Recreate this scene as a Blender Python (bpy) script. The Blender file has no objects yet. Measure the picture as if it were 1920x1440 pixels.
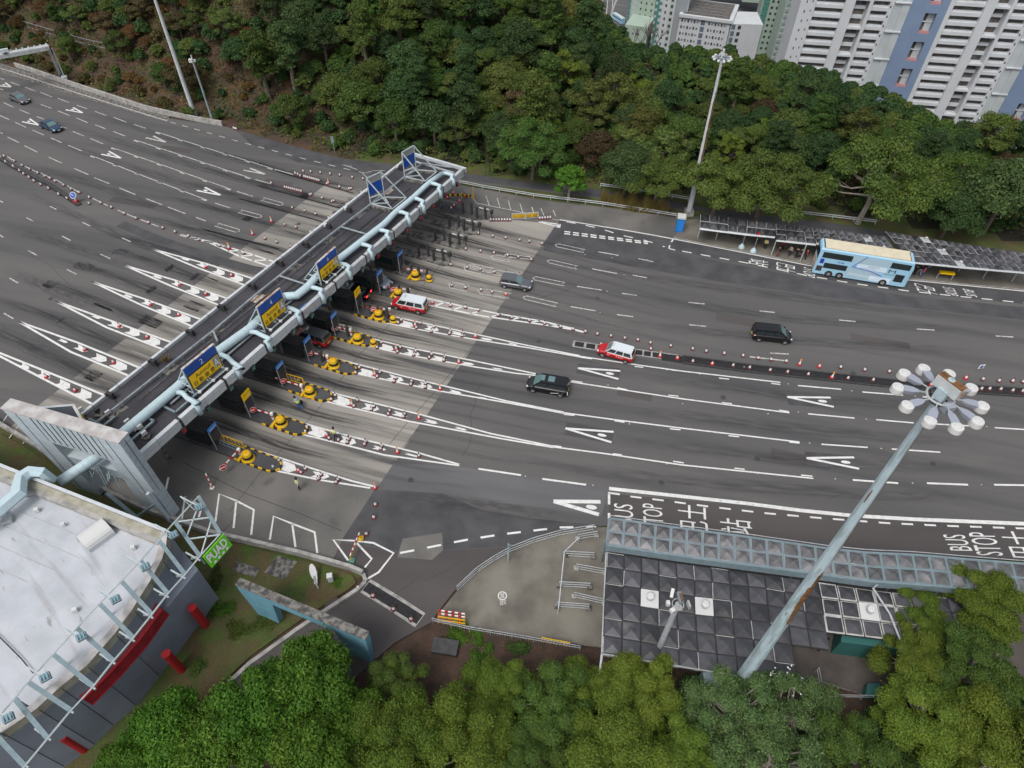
import bpy, math, random
import numpy as np
from mathutils import Vector, Matrix
random.seed(7); RNG = np.random.default_rng(7)
SC = bpy.context.scene
COL = SC.collection

# ---------------------------------------------------------------- camera
CAM_H = 58.0; FPX = 1260.0
_d = Vector((950-960, 1880-720, FPX)).normalized()          # straight down, in photo axes (x right, y down, z forward)
_fw = (Vector((0, 0, 1)) - _d*_d[2]).normalized()
_rt = _d.cross(_fw)
if _rt[0] < 0: _rt = -_rt
def P(px, py, z=0.0):                                        # where the sight line of a photo point meets height z
    r = Vector((px-960, py-720, FPX)); t = (CAM_H-z)/r.dot(_d)
    return Vector((r.dot(_rt)*t, r.dot(_fw)*t, z))
def PY(px, py, Y):                                           # ... meets the upright plane at distance Y
    r = Vector((px-960, py-720, FPX)); t = Y/r.dot(_fw)
    return Vector((r.dot(_rt)*t, Y, CAM_H-r.dot(_d)*t))
def Q(v):
    c = _rt*v[0]+_fw*v[1]+_d*(CAM_H-v[2])
    return (960+FPX*c[0]/c[2], 720+FPX*c[1]/c[2]) if c[2] > 0.1 else (-9e9, -9e9)
cam = bpy.data.cameras.new('camera'); camo = bpy.data.objects.new('camera', cam); COL.objects.link(camo)
cam.sensor_width = 36; cam.lens = FPX/1920*36; cam.clip_end = 3000; cam.clip_start = 0.5
# world axes expressed in camera axes
X = Vector((_rt[0], -_rt[1], -_rt[2])); Yv = Vector((_fw[0], -_fw[1], -_fw[2])); Zv = Vector((-_d[0], _d[1], _d[2]))
R3 = Matrix((X, Yv, Zv))
camo.matrix_world = Matrix.Translation((0, 0, CAM_H)) @ R3.to_4x4()
SC.camera = camo

# ---------------------------------------------------------------- world, sun, exposure
SUN_EL, SUN_AZ = math.radians(58), math.radians(215)
w = bpy.data.worlds.new('World'); SC.world = w; w.use_nodes = True
nt = w.node_tree; nt.nodes.clear()
sky = nt.nodes.new('ShaderNodeTexSky'); sky.sky_type = 'NISHITA'; sky.sun_disc = False
sky.sun_elevation = SUN_EL; sky.sun_rotation = SUN_AZ; sky.dust_density = 4; sky.air_density = 1.0
hs = nt.nodes.new('ShaderNodeHueSaturation'); hs.inputs['Saturation'].default_value = 0.32
bg = nt.nodes.new('ShaderNodeBackground'); bg.inputs['Strength'].default_value = 0.13
wo = nt.nodes.new('ShaderNodeOutputWorld')
nt.links.new(sky.outputs[0], hs.inputs['Color']); nt.links.new(hs.outputs[0], bg.inputs[0]); nt.links.new(bg.outputs[0], wo.inputs[0])
sl = bpy.data.lights.new('sun', 'SUN'); sl.energy = 0.9; sl.angle = math.radians(22); sl.color = (1, .97, .93)
so = bpy.data.objects.new('sun', sl); COL.objects.link(so)
sd = Vector((math.sin(SUN_AZ)*math.cos(SUN_EL), math.cos(SUN_AZ)*math.cos(SUN_EL), math.sin(SUN_EL)))
so.rotation_euler = sd.to_track_quat('Z', 'Y').to_euler()
SC.view_settings.view_transform = 'Standard'; SC.view_settings.look = 'None'
SC.view_settings.exposure = 0.42; SC.view_settings.gamma = 1
SC.cycles.max_bounces = 5; SC.cycles.diffuse_bounces = 3; SC.cycles.glossy_bounces = 2; SC.cycles.transmission_bounces = 3
SC.cycles.transparent_max_bounces = 6; SC.cycles.caustics_reflective = False; SC.cycles.caustics_refractive = False

# ---------------------------------------------------------------- materials
MATS = {}
def mat(name, col=(.5, .5, .5), rough=.7, var=0.0, scale=1.0, metal=0.0, spec=.4, col2=None, stretch=None, rotz=0.0,
        det=5, lo=.35, hi=.65, fine=0.0, bump=0.0, island=0.0, objrand=0.0, emit=0, trans=0.0, hue=0.0, extra=None):
    if name in MATS: return MATS[name]
    m = bpy.data.materials.new(name); m.use_nodes = True; n = m.node_tree; L = n.links
    b = n.nodes['Principled BSDF']; b.inputs['Roughness'].default_value = rough; b.inputs['Metallic'].default_value = metal
    b.inputs['Specular IOR Level'].default_value = spec
    out = None
    tc = n.nodes.new('ShaderNodeTexCoord')
    def noise(sc, stretch=None, detail=5, rz=0):
        mp = n.nodes.new('ShaderNodeMapping'); L.new(tc.outputs['Object'], mp.inputs[0])
        if stretch: mp.inputs['Scale'].default_value = stretch
        mp2 = mp
        if rz:
            mp.inputs['Scale'].default_value = (1, 1, 1); mp.inputs['Rotation'].default_value = (0, 0, rz)
            mp2 = n.nodes.new('ShaderNodeMapping'); L.new(mp.outputs[0], mp2.inputs[0])
            if stretch: mp2.inputs['Scale'].default_value = stretch
        t = n.nodes.new('ShaderNodeTexNoise'); t.inputs['Scale'].default_value = sc; t.inputs['Detail'].default_value = detail
        L.new(mp2.outputs[0], t.inputs['Vector']); return t.outputs['Fac']
    def mixc(a, bcol, fac):
        mx = n.nodes.new('ShaderNodeMix'); mx.data_type = 'RGBA'
        if isinstance(a, tuple): mx.inputs[6].default_value = (*a[:3], 1)
        else: L.new(a, mx.inputs[6])
        if isinstance(bcol, tuple): mx.inputs[7].default_value = (*bcol[:3], 1)
        else: L.new(bcol, mx.inputs[7])
        if isinstance(fac, float): mx.inputs[0].default_value = fac
        else: L.new(fac, mx.inputs[0])
        return mx.outputs[2]
    def ramp(f, a, c):
        r = n.nodes.new('ShaderNodeMapRange'); L.new(f, r.inputs[0]); r.inputs[1].default_value = a; r.inputs[2].default_value = c; return r.outputs[0]
    def scaled(c, s): return tuple(min(1, x*s) for x in c)
    cur = tuple(col)
    if var or col2:
        c2 = tuple(col2) if col2 else scaled(col, 1+var); c1 = cur if col2 else scaled(col, 1-var)
        cur = mixc(c1, c2, ramp(noise(scale, stretch, det, rotz), lo, hi))
    if extra:                                     # list of (colour, scale, stretch, rotz, lo, hi, strength)
        for (ec, es, est, erz, elo, ehi, estr) in extra:
            f = ramp(noise(es, est, 4, erz), elo, ehi)
            mu = n.nodes.new('ShaderNodeMath'); mu.operation = 'MULTIPLY'; L.new(f, mu.inputs[0]); mu.inputs[1].default_value = estr
            cur = mixc(cur, tuple(ec), mu.outputs[0])
    def bright(cur, facsock, amt):
        r = n.nodes.new('ShaderNodeMapRange'); L.new(facsock, r.inputs[0]); r.inputs[3].default_value = 1-amt; r.inputs[4].default_value = 1+amt
        h = n.nodes.new('ShaderNodeHueSaturation'); L.new(r.outputs[0], h.inputs['Value'])
        if isinstance(cur, tuple): h.inputs['Color'].default_value = (*cur, 1)
        else: L.new(cur, h.inputs['Color'])
        return h.outputs[0], h
    if fine:
        f = ramp(noise(14, None, 3), .25, .75); cur, _ = bright(cur, f, fine)
    if island:
        g = n.nodes.new('ShaderNodeNewGeometry'); cur, _ = bright(cur, g.outputs['Random Per Island'], island)
    if objrand:
        oi = n.nodes.new('ShaderNodeObjectInfo'); cur, h = bright(cur, oi.outputs['Random'], objrand)
        if hue:
            mm = n.nodes.new('ShaderNodeMath'); mm.operation = 'MULTIPLY'; mm.inputs[1].default_value = 7.3
            fr = n.nodes.new('ShaderNodeMath'); fr.operation = 'FRACT'
            L.new(oi.outputs['Random'], mm.inputs[0]); L.new(mm.outputs[0], fr.inputs[0])
            r = n.nodes.new('ShaderNodeMapRange'); L.new(fr.outputs[0], r.inputs[0]); r.inputs[3].default_value = .5-hue; r.inputs[4].default_value = .5+hue
            L.new(r.outputs[0], h.inputs['Hue'])
    if isinstance(cur, tuple): b.inputs['Base Color'].default_value = (*cur, 1)
    else: L.new(cur, b.inputs['Base Color'])
    if bump:
        bp = n.nodes.new('ShaderNodeBump'); bp.inputs['Strength'].default_value = bump; bp.inputs['Distance'].default_value = .05
        L.new(noise(6, None, 5), bp.inputs['Height']); L.new(bp.outputs[0], b.inputs['Normal'])
    if emit:
        b.inputs['Emission Color'].default_value = (*col, 1); b.inputs['Emission Strength'].default_value = emit
    if trans:
        tr = n.nodes.new('ShaderNodeBsdfTranslucent'); ms = n.nodes.new('ShaderNodeMixShader'); ms.inputs[0].default_value = trans
        if isinstance(cur, tuple): tr.inputs[0].default_value = (*cur, 1)
        else: L.new(cur, tr.inputs[0])
        o = n.nodes['Material Output']; L.new(b.outputs[0], ms.inputs[1]); L.new(tr.outputs[0], ms.inputs[2]); L.new(ms.outputs[0], o.inputs[0])
    MATS[name] = m; return m
M = lambda k: MATS[k]
A1 = math.radians(14)      # the way the carriageways run
mat('asphalt', (.118, .113, .109), .9, scale=.05, stretch=(.35, 2.6, 1), rotz=A1, col2=(.088, .086, .085), fine=.2, bump=.25,
    extra=[((.06, .06, .064), .13, (.14, 3.2, 1), A1, .5, .7, .7), ((.15, .142, .132), .3, (.3, 1.3, 1), A1, .58, .8, .45), ((.06, .06, .06), .55, (.12, 2.5, 1), A1, .62, .7, .2), ((.05, .05, .05), 1.8, None, 0, .72, .78, .5)])
mat('asphalt_dark', (.066, .066, .07), .9, var=.2, scale=.4, fine=.15, bump=.2)
mat('asphalt_brown', (.088, .078, .076), .9, scale=.15, stretch=(.4, 1.4, 1), col2=(.066, .06, .06), fine=.15, bump=.2)
mat('asphalt_worn', (.13, .128, .13), .85, scale=.2, stretch=(.3, 1.5, 1), rotz=A1, col2=(.085, .087, .092), fine=.15)
mat('concrete_pad', (.315, .295, .262), .9, scale=.12, stretch=(.2, 2.4, 1), rotz=math.radians(19), col2=(.225, .212, .19), fine=.12,
    extra=[((.05, .05, .054), .3, (.1, 2.1, 1), math.radians(19), .52, .66, .8), ((.3, .28, .255), .8, (.3, 1, 1), 0, .6, .8, .3), ((.1, .098, .095), .07, None, 0, .5, .8, .5)])
mat('concrete_old', (.16, .152, .14), .92, scale=.15, col2=(.1, .097, .092), fine=.15, bump=.2,
    extra=[((.055, .055, .055), .09, (1, 1.6, 1), .3, .55, .7, .7), ((.05, .05, .05), .5, None, 0, .62, .75, .5)])
mat('concrete_plaza', (.2, .185, .155), .92, scale=.3, col2=(.12, .11, .092), fine=.14, bump=.2,
    extra=[((.07, .062, .05), .15, (1, 1, 1), 0, .55, .75, .6)])
mat('concrete', (.33, .32, .3), .9, var=.25, scale=1.2, fine=.1, extra=[((.1, .1, .095), 1.5, (1, 1, .25), 0, .55, .75, .5)])
mat('concrete_stained', (.2, .19, .175), .95, scale=2, col2=(.06, .057, .055), fine=.2, lo=.4, hi=.6)
mat('yard_concrete', (.1, .088, .078), .95, scale=.5, col2=(.065, .056, .05), fine=.15)
mat('grate', (.02, .02, .022), .8, var=.4, scale=3)
mat('joint', (.05, .05, .045), .95)
mat('paint_white', (.66, .66, .64), .6, var=.08, scale=2, fine=.08, extra=[((.3, .29, .28), 2.2, None, 0, .58, .74, .55), ((.18, .175, .17), 9, None, 0, .66, .74, .5)])
mat('paint_worn', (.5, .49, .46), .8, col2=(.2, .195, .18), scale=2.5, lo=.45, hi=.7, fine=.15)
mat('grass', (.05, .075, .018), .95, scale=.35, col2=(.1, .07, .035), fine=.4, bump=.6, extra=[((.06, .11, .015), .5, None, 0, .5, .65, .7)])
mat('soil', (.075, .045, .033), .98, scale=.8, col2=(.045, .032, .022), fine=.4, bump=.6)
mat('slope_soil', (.07, .04, .03), .98, scale=.15, col2=(.06, .055, .03), fine=.4, bump=.6, extra=[((.11, .055, .022), .3, None, 0, .5, .65, .6)])
mat('forest_floor', (.018, .022, .01), .98, scale=.3, col2=(.03, .025, .015), fine=.3)
mat('city_ground', (.1, .098, .1), .9, var=.2, scale=.05)
mat('canopy_deck', (.058, .056, .064), .75, scale=.35, stretch=(1, 1, 1), col2=(.036, .035, .042), fine=.25, extra=[((.1, .085, .07), .45, None, 0, .62, .75, .4)])
mat('fascia_white', (.52, .55, .57), .55, var=.05, scale=1.5, extra=[((.3, .29, .28), 1.2, (1, 1, .4), 0, .6, .8, .35)])
mat('fascia_grey', (.42, .44, .45), .6, var=.1, scale=2, extra=[((.16, .15, .14), 1.4, (1, 1, .5), 0, .55, .75, .5)])
mat('tile_panel', (.43, .495, .53), .45, var=.08, scale=.7, extra=[((.25, .24, .23), .6, (1, 1, .3), 0, .6, .8, .3)])
mat('portal_top', (.5, .49, .48), .7, scale=.9, col2=(.36, .335, .32), lo=.4, hi=.62)
mat('duct_blue', (.46, .58, .62), .5, var=.04, scale=2, extra=[((.35, .38, .38), 2, None, 0, .62, .75, .3)])
mat('pipe_grey', (.25, .28, .3), .55, var=.2, scale=1.5)
mat('steel_blue', (.18, .24, .265), .5, var=.1, scale=2)
mat('steel_white', (.42, .48, .49), .5, var=.08, scale=2)
mat('steel_dark', (.035, .035, .036), .6, var=.3, scale=3)
mat('galv', (.42, .44, .45), .5, var=.12, scale=3, metal=.2)
mat('mast_paint', (.4, .5, .54), .5, var=.07, scale=1, extra=[((.17, .14, .09), 1.5, (1, 1, .25), 0, .63, .68, .8), ((.22, .27, .27), 3, (1, 1, .15), 0, .5, .6, .6)])
mat('mast_grey', (.5, .53, .54), .5, var=.1, scale=1)
mat('rust', (.22, .1, .035), .9, scale=3, col2=(.09, .045, .02))
mat('rust_light', (.32, .17, .08), .9, scale=2, col2=(.55, .55, .52))
mat('lamp_white', (.58, .58, .57), .4)
mat('lamp_grey', (.3, .32, .38), .45)
mat('yellow', (.66, .4, .01), .5, var=.1, scale=2)
mat('sign_yellow', (.95, .58, .005), .45)
mat('sign_blue', (.012, .075, .36), .45, var=.1, scale=1)
mat('sign_blue_light', (.03, .2, .62), .45)
mat('sign_grey', (.3, .29, .28), .6)
mat('sign_green', (.14, .55, .02), .5)
mat('black', (.015, .015, .016), .6)
mat('dark_grey', (.05, .05, .052), .6, var=.2, scale=2)
mat('white', (.75, .75, .74), .5)
mat('red', (.5, .015, .02), .45)
mat('cone_red', (.42, .02, .025), .6)
mat('cone_dark', (.13, .03, .03), .7)
mat('orange', (.85, .28, .01), .5)
mat('taxi_red', (.42, .008, .012), .25, spec=.6)
mat('taxi_silver', (.62, .67, .7), .3, spec=.6)
mat('car_black', (.008, .008, .01), .15, spec=.7)
mat('car_grey', (.13, .135, .15), .28, spec=.6, metal=.3)
mat('car_silver', (.3, .36, .42), .28, spec=.6, metal=.3)
mat('car_blue', (.03, .06, .11), .2, spec=.6, metal=.2)
mat('glass', (.02, .028, .03), .06, spec=.8)
mat('glass_light', (.12, .2, .2), .08, spec=.8)
mat('tyre', (.018, .018, .018), .85)
mat('rim', (.35, .35, .36), .4, metal=.5)
mat('headlight', (.7, .72, .75), .15)
mat('tail_red', (.5, .01, .02), .3)
mat('brake_lit', (1, .03, .03), .3, emit=3)
mat('plate_yellow', (.75, .6, .05), .5)
mat('bus_blue', (.33, .56, .72), .35, spec=.5)
mat('bus_grey', (.38, .52, .6), .4)
mat('bus_cream', (.62, .56, .42), .6, var=.06, scale=1)
mat('bus_deep', (.02, .05, .4), .4)
mat('bus_pale', (.62, .74, .84), .4)
mat('roof_membrane', (.47, .49, .525), .7, scale=.5, col2=(.39, .41, .44), fine=.06, bump=.1,
    extra=[((.2, .19, .18), 1.6, (.35, 1.4, 1), .7, .66, .74, .7), ((.53, .54, .57), .25, (.5, 2, 1), .7, .52, .7, .7), ((.22, .21, .2), .35, (.3, 3, 1), .7, .6, .7, .4)])
mat('parapet', (.42, .4, .33), .8, scale=1, col2=(.27, .26, .2), extra=[((.06, .055, .05), 1, None, 0, .66, .74, .6)])
mat('wall_grey', (.2, .225, .27), .65, var=.08, scale=.6)
mat('awning_red', (.2, .012, .018), .55, var=.2, scale=1.2)
mat('pillar_red', (.33, .014, .02), var=.15, scale=2, fine=.1) if False else mat('pillar_red', (.33, .014, .02), .5)
mat('wall_blue', (.15, .34, .43), .6, var=.08, scale=1, extra=[((.1, .2, .24), 1, (1, 1, .3), 0, .6, .75, .4)])
mat('dome_dark', (.05, .05, .056), .28, var=.3, scale=.7, spec=.6, objrand=.5, extra=[((.15, .145, .13), .8, None, 0, .6, .75, .5)])
mat('dome_clear', (.13, .13, .135), .25, var=.35, scale=1, spec=.6, objrand=.3)
mat('frame_pale', (.4, .4, .38), .7, var=.2, scale=2)
mat('tower_white', (.56, .58, .6), .7, var=.04, scale=.2)
mat('tower_panel', (.45, .49, .5), .7, var=.06, scale=.3)
mat('tower_blue', (.19, .26, .38), .7, var=.04, scale=.3)
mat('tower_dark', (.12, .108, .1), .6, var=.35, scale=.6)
mat('tower_green', (.38, .47, .4), .7, var=.05, scale=.3)
mat('tower_teal', (.08, .25, .21), .7)
mat('tower_grey', (.3, .33, .35), .7)
mat('window_dark', (.05, .06, .065), .3, var=.5, scale=.8)
mat('window_blue', (.14, .17, .22), .3)
mat('pink_rail', (.5, .25, .26), .6)
mat('skin', (.45, .27, .19), .6)
mat('hair', (.012, .01, .009), .6)
mat('cloth_dark', (.02, .02, .025), .8)
mat('cloth_white', (.6, .6, .6), .8)
mat('cloth_blue', (.03, .12, .3), .8)
mat('cloth_red', (.35, .02, .04), .8)
mat('cloth_beige', (.4, .3, .25), .8)
mat('cloth_pink', (.6, .08, .2), .8)
mat('vest', (.6, .78, .06), .6)
mat('vest_yellow', (.75, .6, .03), .6)
mat('portaloo_blue', (.01, .2, .55), .4)
mat('bark', (.12, .1, .08), .9, var=.3, scale=3)
mat('bark_pale', (.26, .23, .2), .9, var=.2, scale=3)
mat('bush_teal', (.03, .12, .11), .6)
LEAFK = dict(rough=.65, spec=.2, island=.34, trans=.28)
CL = lambda c, d: [(c, .55, None, 0, .48, .62, .7), (d, 1.1, None, 0, .55, .7, .5)]
mat('leaf_dark', (.05, .092, .03), extra=CL((.06, .1, .028), (.03, .06, .022)), objrand=.3, hue=.02, **LEAFK)
mat('leaf_mid', (.075, .125, .026), extra=CL((.105, .14, .03), (.04, .08, .02)), objrand=.3, hue=.025, **LEAFK)
mat('leaf_olive', (.1, .13, .03), extra=CL((.13, .135, .04), (.06, .09, .025)), objrand=.3, hue=.03, **LEAFK)
mat('leaf_brown', (.1, .08, .034), objrand=.3, hue=.02, **LEAFK)
mat('leaf_rust', (.13, .075, .028), objrand=.3, hue=.01, **LEAFK)
mat('leaf_acacia', (.12, .18, .025), extra=CL((.165, .22, .03), (.085, .14, .025)), objrand=.14, hue=.012, **LEAFK)
mat('leaf_bright', (.075, .165, .018), extra=CL((.11, .205, .022), (.045, .11, .016)), objrand=.12, hue=.01, **LEAFK)
mat('leaf_pale', (.11, .18, .06), extra=CL((.15, .21, .07), (.08, .145, .05)), objrand=.12, hue=.01, **LEAFK)
mat('leaf_deep', (.085, .145, .03), extra=CL((.12, .175, .03), (.06, .11, .026)), objrand=.12, hue=.01, **LEAFK)
mat('straw', (.27, .2, .075), objrand=.2, **LEAFK)

# ---------------------------------------------------------------- mesh helpers
class MB:
    def __init__(s): s.v = []; s.f = []; s.m = []; s.mats = []
    def mi(s, m):
        if m not in s.mats: s.mats.append(m)
        return s.mats.index(m)
    def add(s, vs, fs, m):
        o = len(s.v); k = s.mi(m); s.v += [tuple(v) for v in vs]
        for f in fs: s.f.append([i+o for i in f]); s.m.append(k)
    def poly(s, pts, m): s.add(pts, [list(range(len(pts)))], m)
    def box(s, c, sz, m, rz=0, R=None):
        hx, hy, hz = sz[0]/2, sz[1]/2, sz[2]/2
        R = R or Matrix.Rotation(rz, 3, 'Z'); c = Vector(c)
        vs = [c+R @ Vector((x*hx, y*hy, z*hz)) for z in (-1, 1) for y in (-1, 1) for x in (-1, 1)]
        s.add(vs, [(0, 2, 3, 1), (4, 5, 7, 6), (0, 1, 5, 4), (2, 6, 7, 3), (0, 4, 6, 2), (1, 3, 7, 5)], m)
    def bar(s, a, b, wd, ht, m, up=Vector((0, 0, 1))):
        a = Vector(a); b = Vector(b); d = b-a; L = d.length
        if L < 1e-6: return
        x = d/L; y = up.cross(x)
        if y.length < 1e-3: y = Vector((1, 0, 0)).cross(x)
        y.normalize(); z = x.cross(y); R = Matrix((x, y, z)).transposed()
        s.box((a+b)/2, (L, wd, ht), m, R=R)
    def prism(s, pts, z0, z1, m, mt=None, bottom=False):
        n = len(pts); A = sum(pts[i][0]*pts[(i+1) % n][1]-pts[(i+1) % n][0]*pts[i][1] for i in range(n))
        if A < 0: pts = pts[::-1]
        vs = [(p[0], p[1], z0) for p in pts]+[(p[0], p[1], z1) for p in pts]
        s.add(vs, [(i, (i+1) % n, (i+1) % n+n, i+n) for i in range(n)], m)
        s.add([(p[0], p[1], z1) for p in pts], [list(range(n))], mt or m)
        if bottom: s.add([(p[0], p[1], z0) for p in pts[::-1]], [list(range(n))], m)
    def tube(s, pts, r, m, n=8, cap=True):
        pts = [Vector(p) for p in pts]; k = len(pts); rs = r if isinstance(r, (list, tuple)) else [r]*k
        vs = []; prev = None
        for i, p in enumerate(pts):
            t = (pts[min(i+1, k-1)]-pts[max(i-1, 0)]).normalized()
            if prev is None:
                a = Vector((0, 0, 1)) if abs(t.z) < .9 else Vector((1, 0, 0)); u = a.cross(t).normalized()
            else:
                u = (prev-t*prev.dot(t)).normalized()
            prev = u; v = t.cross(u)
            for j in range(n):
                an = 2*math.pi*j/n; vs.append(p+(u*math.cos(an)+v*math.sin(an))*rs[i])
        fs = [(i*n+j, i*n+(j+1) % n, (i+1)*n+(j+1) % n, (i+1)*n+j) for i in range(k-1) for j in range(n)]
        if cap: fs += [tuple(range(n))[::-1], tuple((k-1)*n+j for j in range(n))]
        s.add(vs, fs, m)
    def lathe(s, c, prof, m, n=16, sx=1, sy=1):
        c = Vector(c); vs = []
        for r, z in prof:
            for j in range(n):
                an = 2*math.pi*j/n; vs.append(c+Vector((r*math.cos(an)*sx, r*math.sin(an)*sy, z)))
        k = len(prof)
        fs = [(i*n+j, i*n+(j+1) % n, (i+1)*n+(j+1) % n, (i+1)*n+j) for i in range(k-1) for j in range(n)]
        fs += [tuple(range(n))[::-1], tuple((k-1)*n+j for j in range(n))]
        s.add(vs, fs, m)
    def strip(s, pts, wd, m, z=None):
        pts = [Vector(p) for p in pts]; k = len(pts); L = []; Rr = []
        for i, p in enumerate(pts):
            t = pts[min(i+1, k-1)]-pts[max(i-1, 0)]; t.z = 0; t.normalize(); nrm = Vector((-t.y, t.x, 0))*wd/2
            q = p.copy(); 
            if z is not None: q.z = z
            L.append(q+nrm); Rr.append(q-nrm)
        s.add(Rr+L, [(i, i+1, k+i+1, k+i) for i in range(k-1)], m)
    def build(s, name, parent=None, smooth=False, loc=None):
        me = bpy.data.meshes.new(name); vs = s.v
        if loc is not None: vs = [(v[0]-loc[0], v[1]-loc[1], v[2]-loc[2]) for v in vs]
        me.from_pydata(vs, [], s.f)
        for m in s.mats: me.materials.append(m if not isinstance(m, str) else MATS[m])
        me.polygons.foreach_set('material_index', s.m)
        if smooth: me.polygons.foreach_set('use_smooth', [True]*len(s.f))
        me.validate(); me.update()
        o = bpy.data.objects.new(name, me); COL.objects.link(o)
        if loc is not None: o.location = loc
        if parent: o.parent = parent
        return o
def tag(o, label=None, cat=None, group=None, kind=None):
    if label: o['label'] = label
    if cat: o['category'] = cat
    if group: o['group'] = group
    if kind: o['kind'] = kind
    return o
def empty(name, loc=(0, 0, 0), rz=0, label=None, cat=None, group=None):
    e = bpy.data.objects.new(name, None); COL.objects.link(e); e.location = loc; e.rotation_euler = (0, 0, rz); e.empty_display_size = .2
    return tag(e, label, cat, group)
def copy_tree(o, parent=None):
    c = o.copy(); COL.objects.link(c); c.parent = parent
    for ch in o.children: copy_tree(ch, c)
    return c
def interp(pts, step):
    out = []; 
    for a, b in zip(pts[:-1], pts[1:]):
        a = Vector(a); b = Vector(b); n = max(1, int((b-a).length/step))
        for i in range(n): out.append(a.lerp(b, i/n))
    out.append(Vector(pts[-1])); return out
def along(pts, dist):
    pts = [Vector(p) for p in pts]
    for a, b in zip(pts[:-1], pts[1:]):
        L = (b-a).length
        if dist <= L: return a.lerp(b, dist/L)
        dist -= L
    return pts[-1]
def plen(pts): return sum((Vector(b)-Vector(a)).length for a, b in zip(pts[:-1], pts[1:]))
def PL(lst, z=0.0): return [P(x, y, z) for x, y in lst]
ORD = ['first', 'second', 'third', 'fourth', 'fifth', 'sixth', 'seventh', 'eighth', 'ninth', 'tenth', 'eleventh', 'twelfth', 'thirteenth', 'fourteenth', 'fifteenth']
def ordn(i):
    return ORD[i] if i < 15 else '%d%s' % (i+1, {1: 'st', 2: 'nd', 3: 'rd'}.get((i+1) % 10 if (i+1) % 100 not in (11, 12, 13) else 0, 'th'))
_tcache = {}
def text_mesh(mb, s, o, ux, uy, m, bold=.0):
    """lay a flat text so that its bounding box fills origin o, edge vectors ux (reading way) and uy (letter-up way)"""
    if s not in _tcache:
        c = bpy.data.curves.new('t', 'FONT'); c.body = s; c.resolution_u = 3; c.offset = bold
        ob = bpy.data.objects.new('t', c); COL.objects.link(ob); bpy.context.view_layer.update()
        me = bpy.data.meshes.new_from_object(ob.evaluated_get(bpy.context.evaluated_depsgraph_get()))
        vs = [v.co.copy() for v in me.vertices]; fs = [list(p.vertices) for p in me.polygons]
        bpy.data.objects.remove(ob); bpy.data.curves.remove(c); bpy.data.meshes.remove(me)
        _tcache[s] = (vs, fs)
    vs, fs = _tcache[s]
    if not vs: return
    x0 = min(v.x for v in vs); x1 = max(v.x for v in vs); y0 = min(v.y for v in vs); y1 = max(v.y for v in vs)
    o = Vector(o); ux = Vector(ux); uy = Vector(uy)
    nrm = ux.cross(uy)
    mb.add([o+ux*((v.x-x0)/(x1-x0))+uy*((v.y-y0)/(y1-y0)) for v in vs], fs, m)

# ================================================================ GROUND
BND = [(P(0, 120)+Vector((-90, 62, 0)))] + PL([(-60, 98), (0, 118), (100, 150), (200, 178), (318, 222), (418, 236), (520, 266), (640, 297), (760, 311), (873, 325), (1007, 343), (1133, 357), (1273, 378), (1330, 392), (1560, 418), (1700, 440), (1920, 478)]) + [Vector((110, 66, 0)), Vector((240, 30, 0))]
CREST = [Vector(p) for p in ((-40, 260, 0), (6, 215, 0), (18, 160, 0), (27, 148, 0), (42, 146, 0), (57, 141, 0), (72, 124, 0), (80, 108, 0), (96, 96, 0), (150, 80, 0), (260, 60, 0))]
def sdist(x, y, line):
    best = 1e9; sg = 1
    for a, b in zip(line[:-1], line[1:]):
        dx, dy = b.x-a.x, b.y-a.y; t = max(0, min(1, ((x-a.x)*dx+(y-a.y)*dy)/(dx*dx+dy*dy)))
        qx, qy = a.x+dx*t-x, a.y+dy*t-y; d2 = qx*qx+qy*qy
        if d2 < best-1e-9: best = d2; sg = 1 if dx*(y-a.y)-dy*(x-a.x) > 0 else -1
    return sg*math.sqrt(best)
def sst(a, b, x):
    t = max(0, min(1, (x-a)/(b-a))); return t*t*(3-2*t)
def hgt(x, y):
    d = sdist(x, y, BND)
    if d <= 0: return -0.15
    k = sst(-48, 18, x)
    slope = .72*(1-k)+.03*k
    hm = 46*(1-sst(-50, 16, x))+.8+9*(1-sst(5, 30, x))*sst(20, 45, d)
    wait = 4.5+6*sst(-60, -20, x)                 # flat strip holding the slip road
    z = min(hm, max(0, d-wait)*slope+ (0 if d < wait else 0))
    if z > hm*.6: z = hm*.6+(hm-hm*.6)*(1-math.exp(-(max(0, d-wait)*slope-hm*.6)/(hm*.4+.01)))
    z += .5*math.sin(x*.21+y*.13)*max(0, min(1, (d-wait)/20))
    dc = sdist(x, y, CREST)
    if dc > 0: z -= min(dc*.75+dc*dc*.004, 100)
    return max(z, -92)-.15
def PT(px, py):
    z = 0.0
    for _ in range(30):
        q = P(px, py, z); z = z*.6+hgt(q.x, q.y)*.4
    return P(px, py, z)
def axis(lo, hi, fine_lo, fine_hi, fs, cs):
    a = list(np.arange(fine_lo, fine_hi+.1, fs)); v = fine_lo; st = fs
    while v > lo: st = min(st*1.3, cs); v -= st; a.insert(0, v)
    v = a[-1]; st = fs
    while v < hi: st = min(st*1.3, cs); v += st; a.append(v)
    return a
xs = axis(-900, 1100, -150, 150, 3, 80); ys = axis(-250, 1900, -10, 220, 3, 100)
gv = [(x, y, hgt(x, y)) for y in ys for x in xs]; nx = len(xs)
mb = MB(); fi = []
def gmat(i, j):
    x = xs[i]+1.5; y = ys[j]+1.5; d = sdist(x, y, BND); dc = sdist(x, y, CREST)
    if dc > 60: return 'city_ground'
    if d > -4: return 'slope_soil' if (x < -28 and d < 26) else ('grass' if d < 4 else 'forest_floor')
    return 'soil' if y < 30 else 'grass'
o = len(mb.v); mb.v = gv
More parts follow.
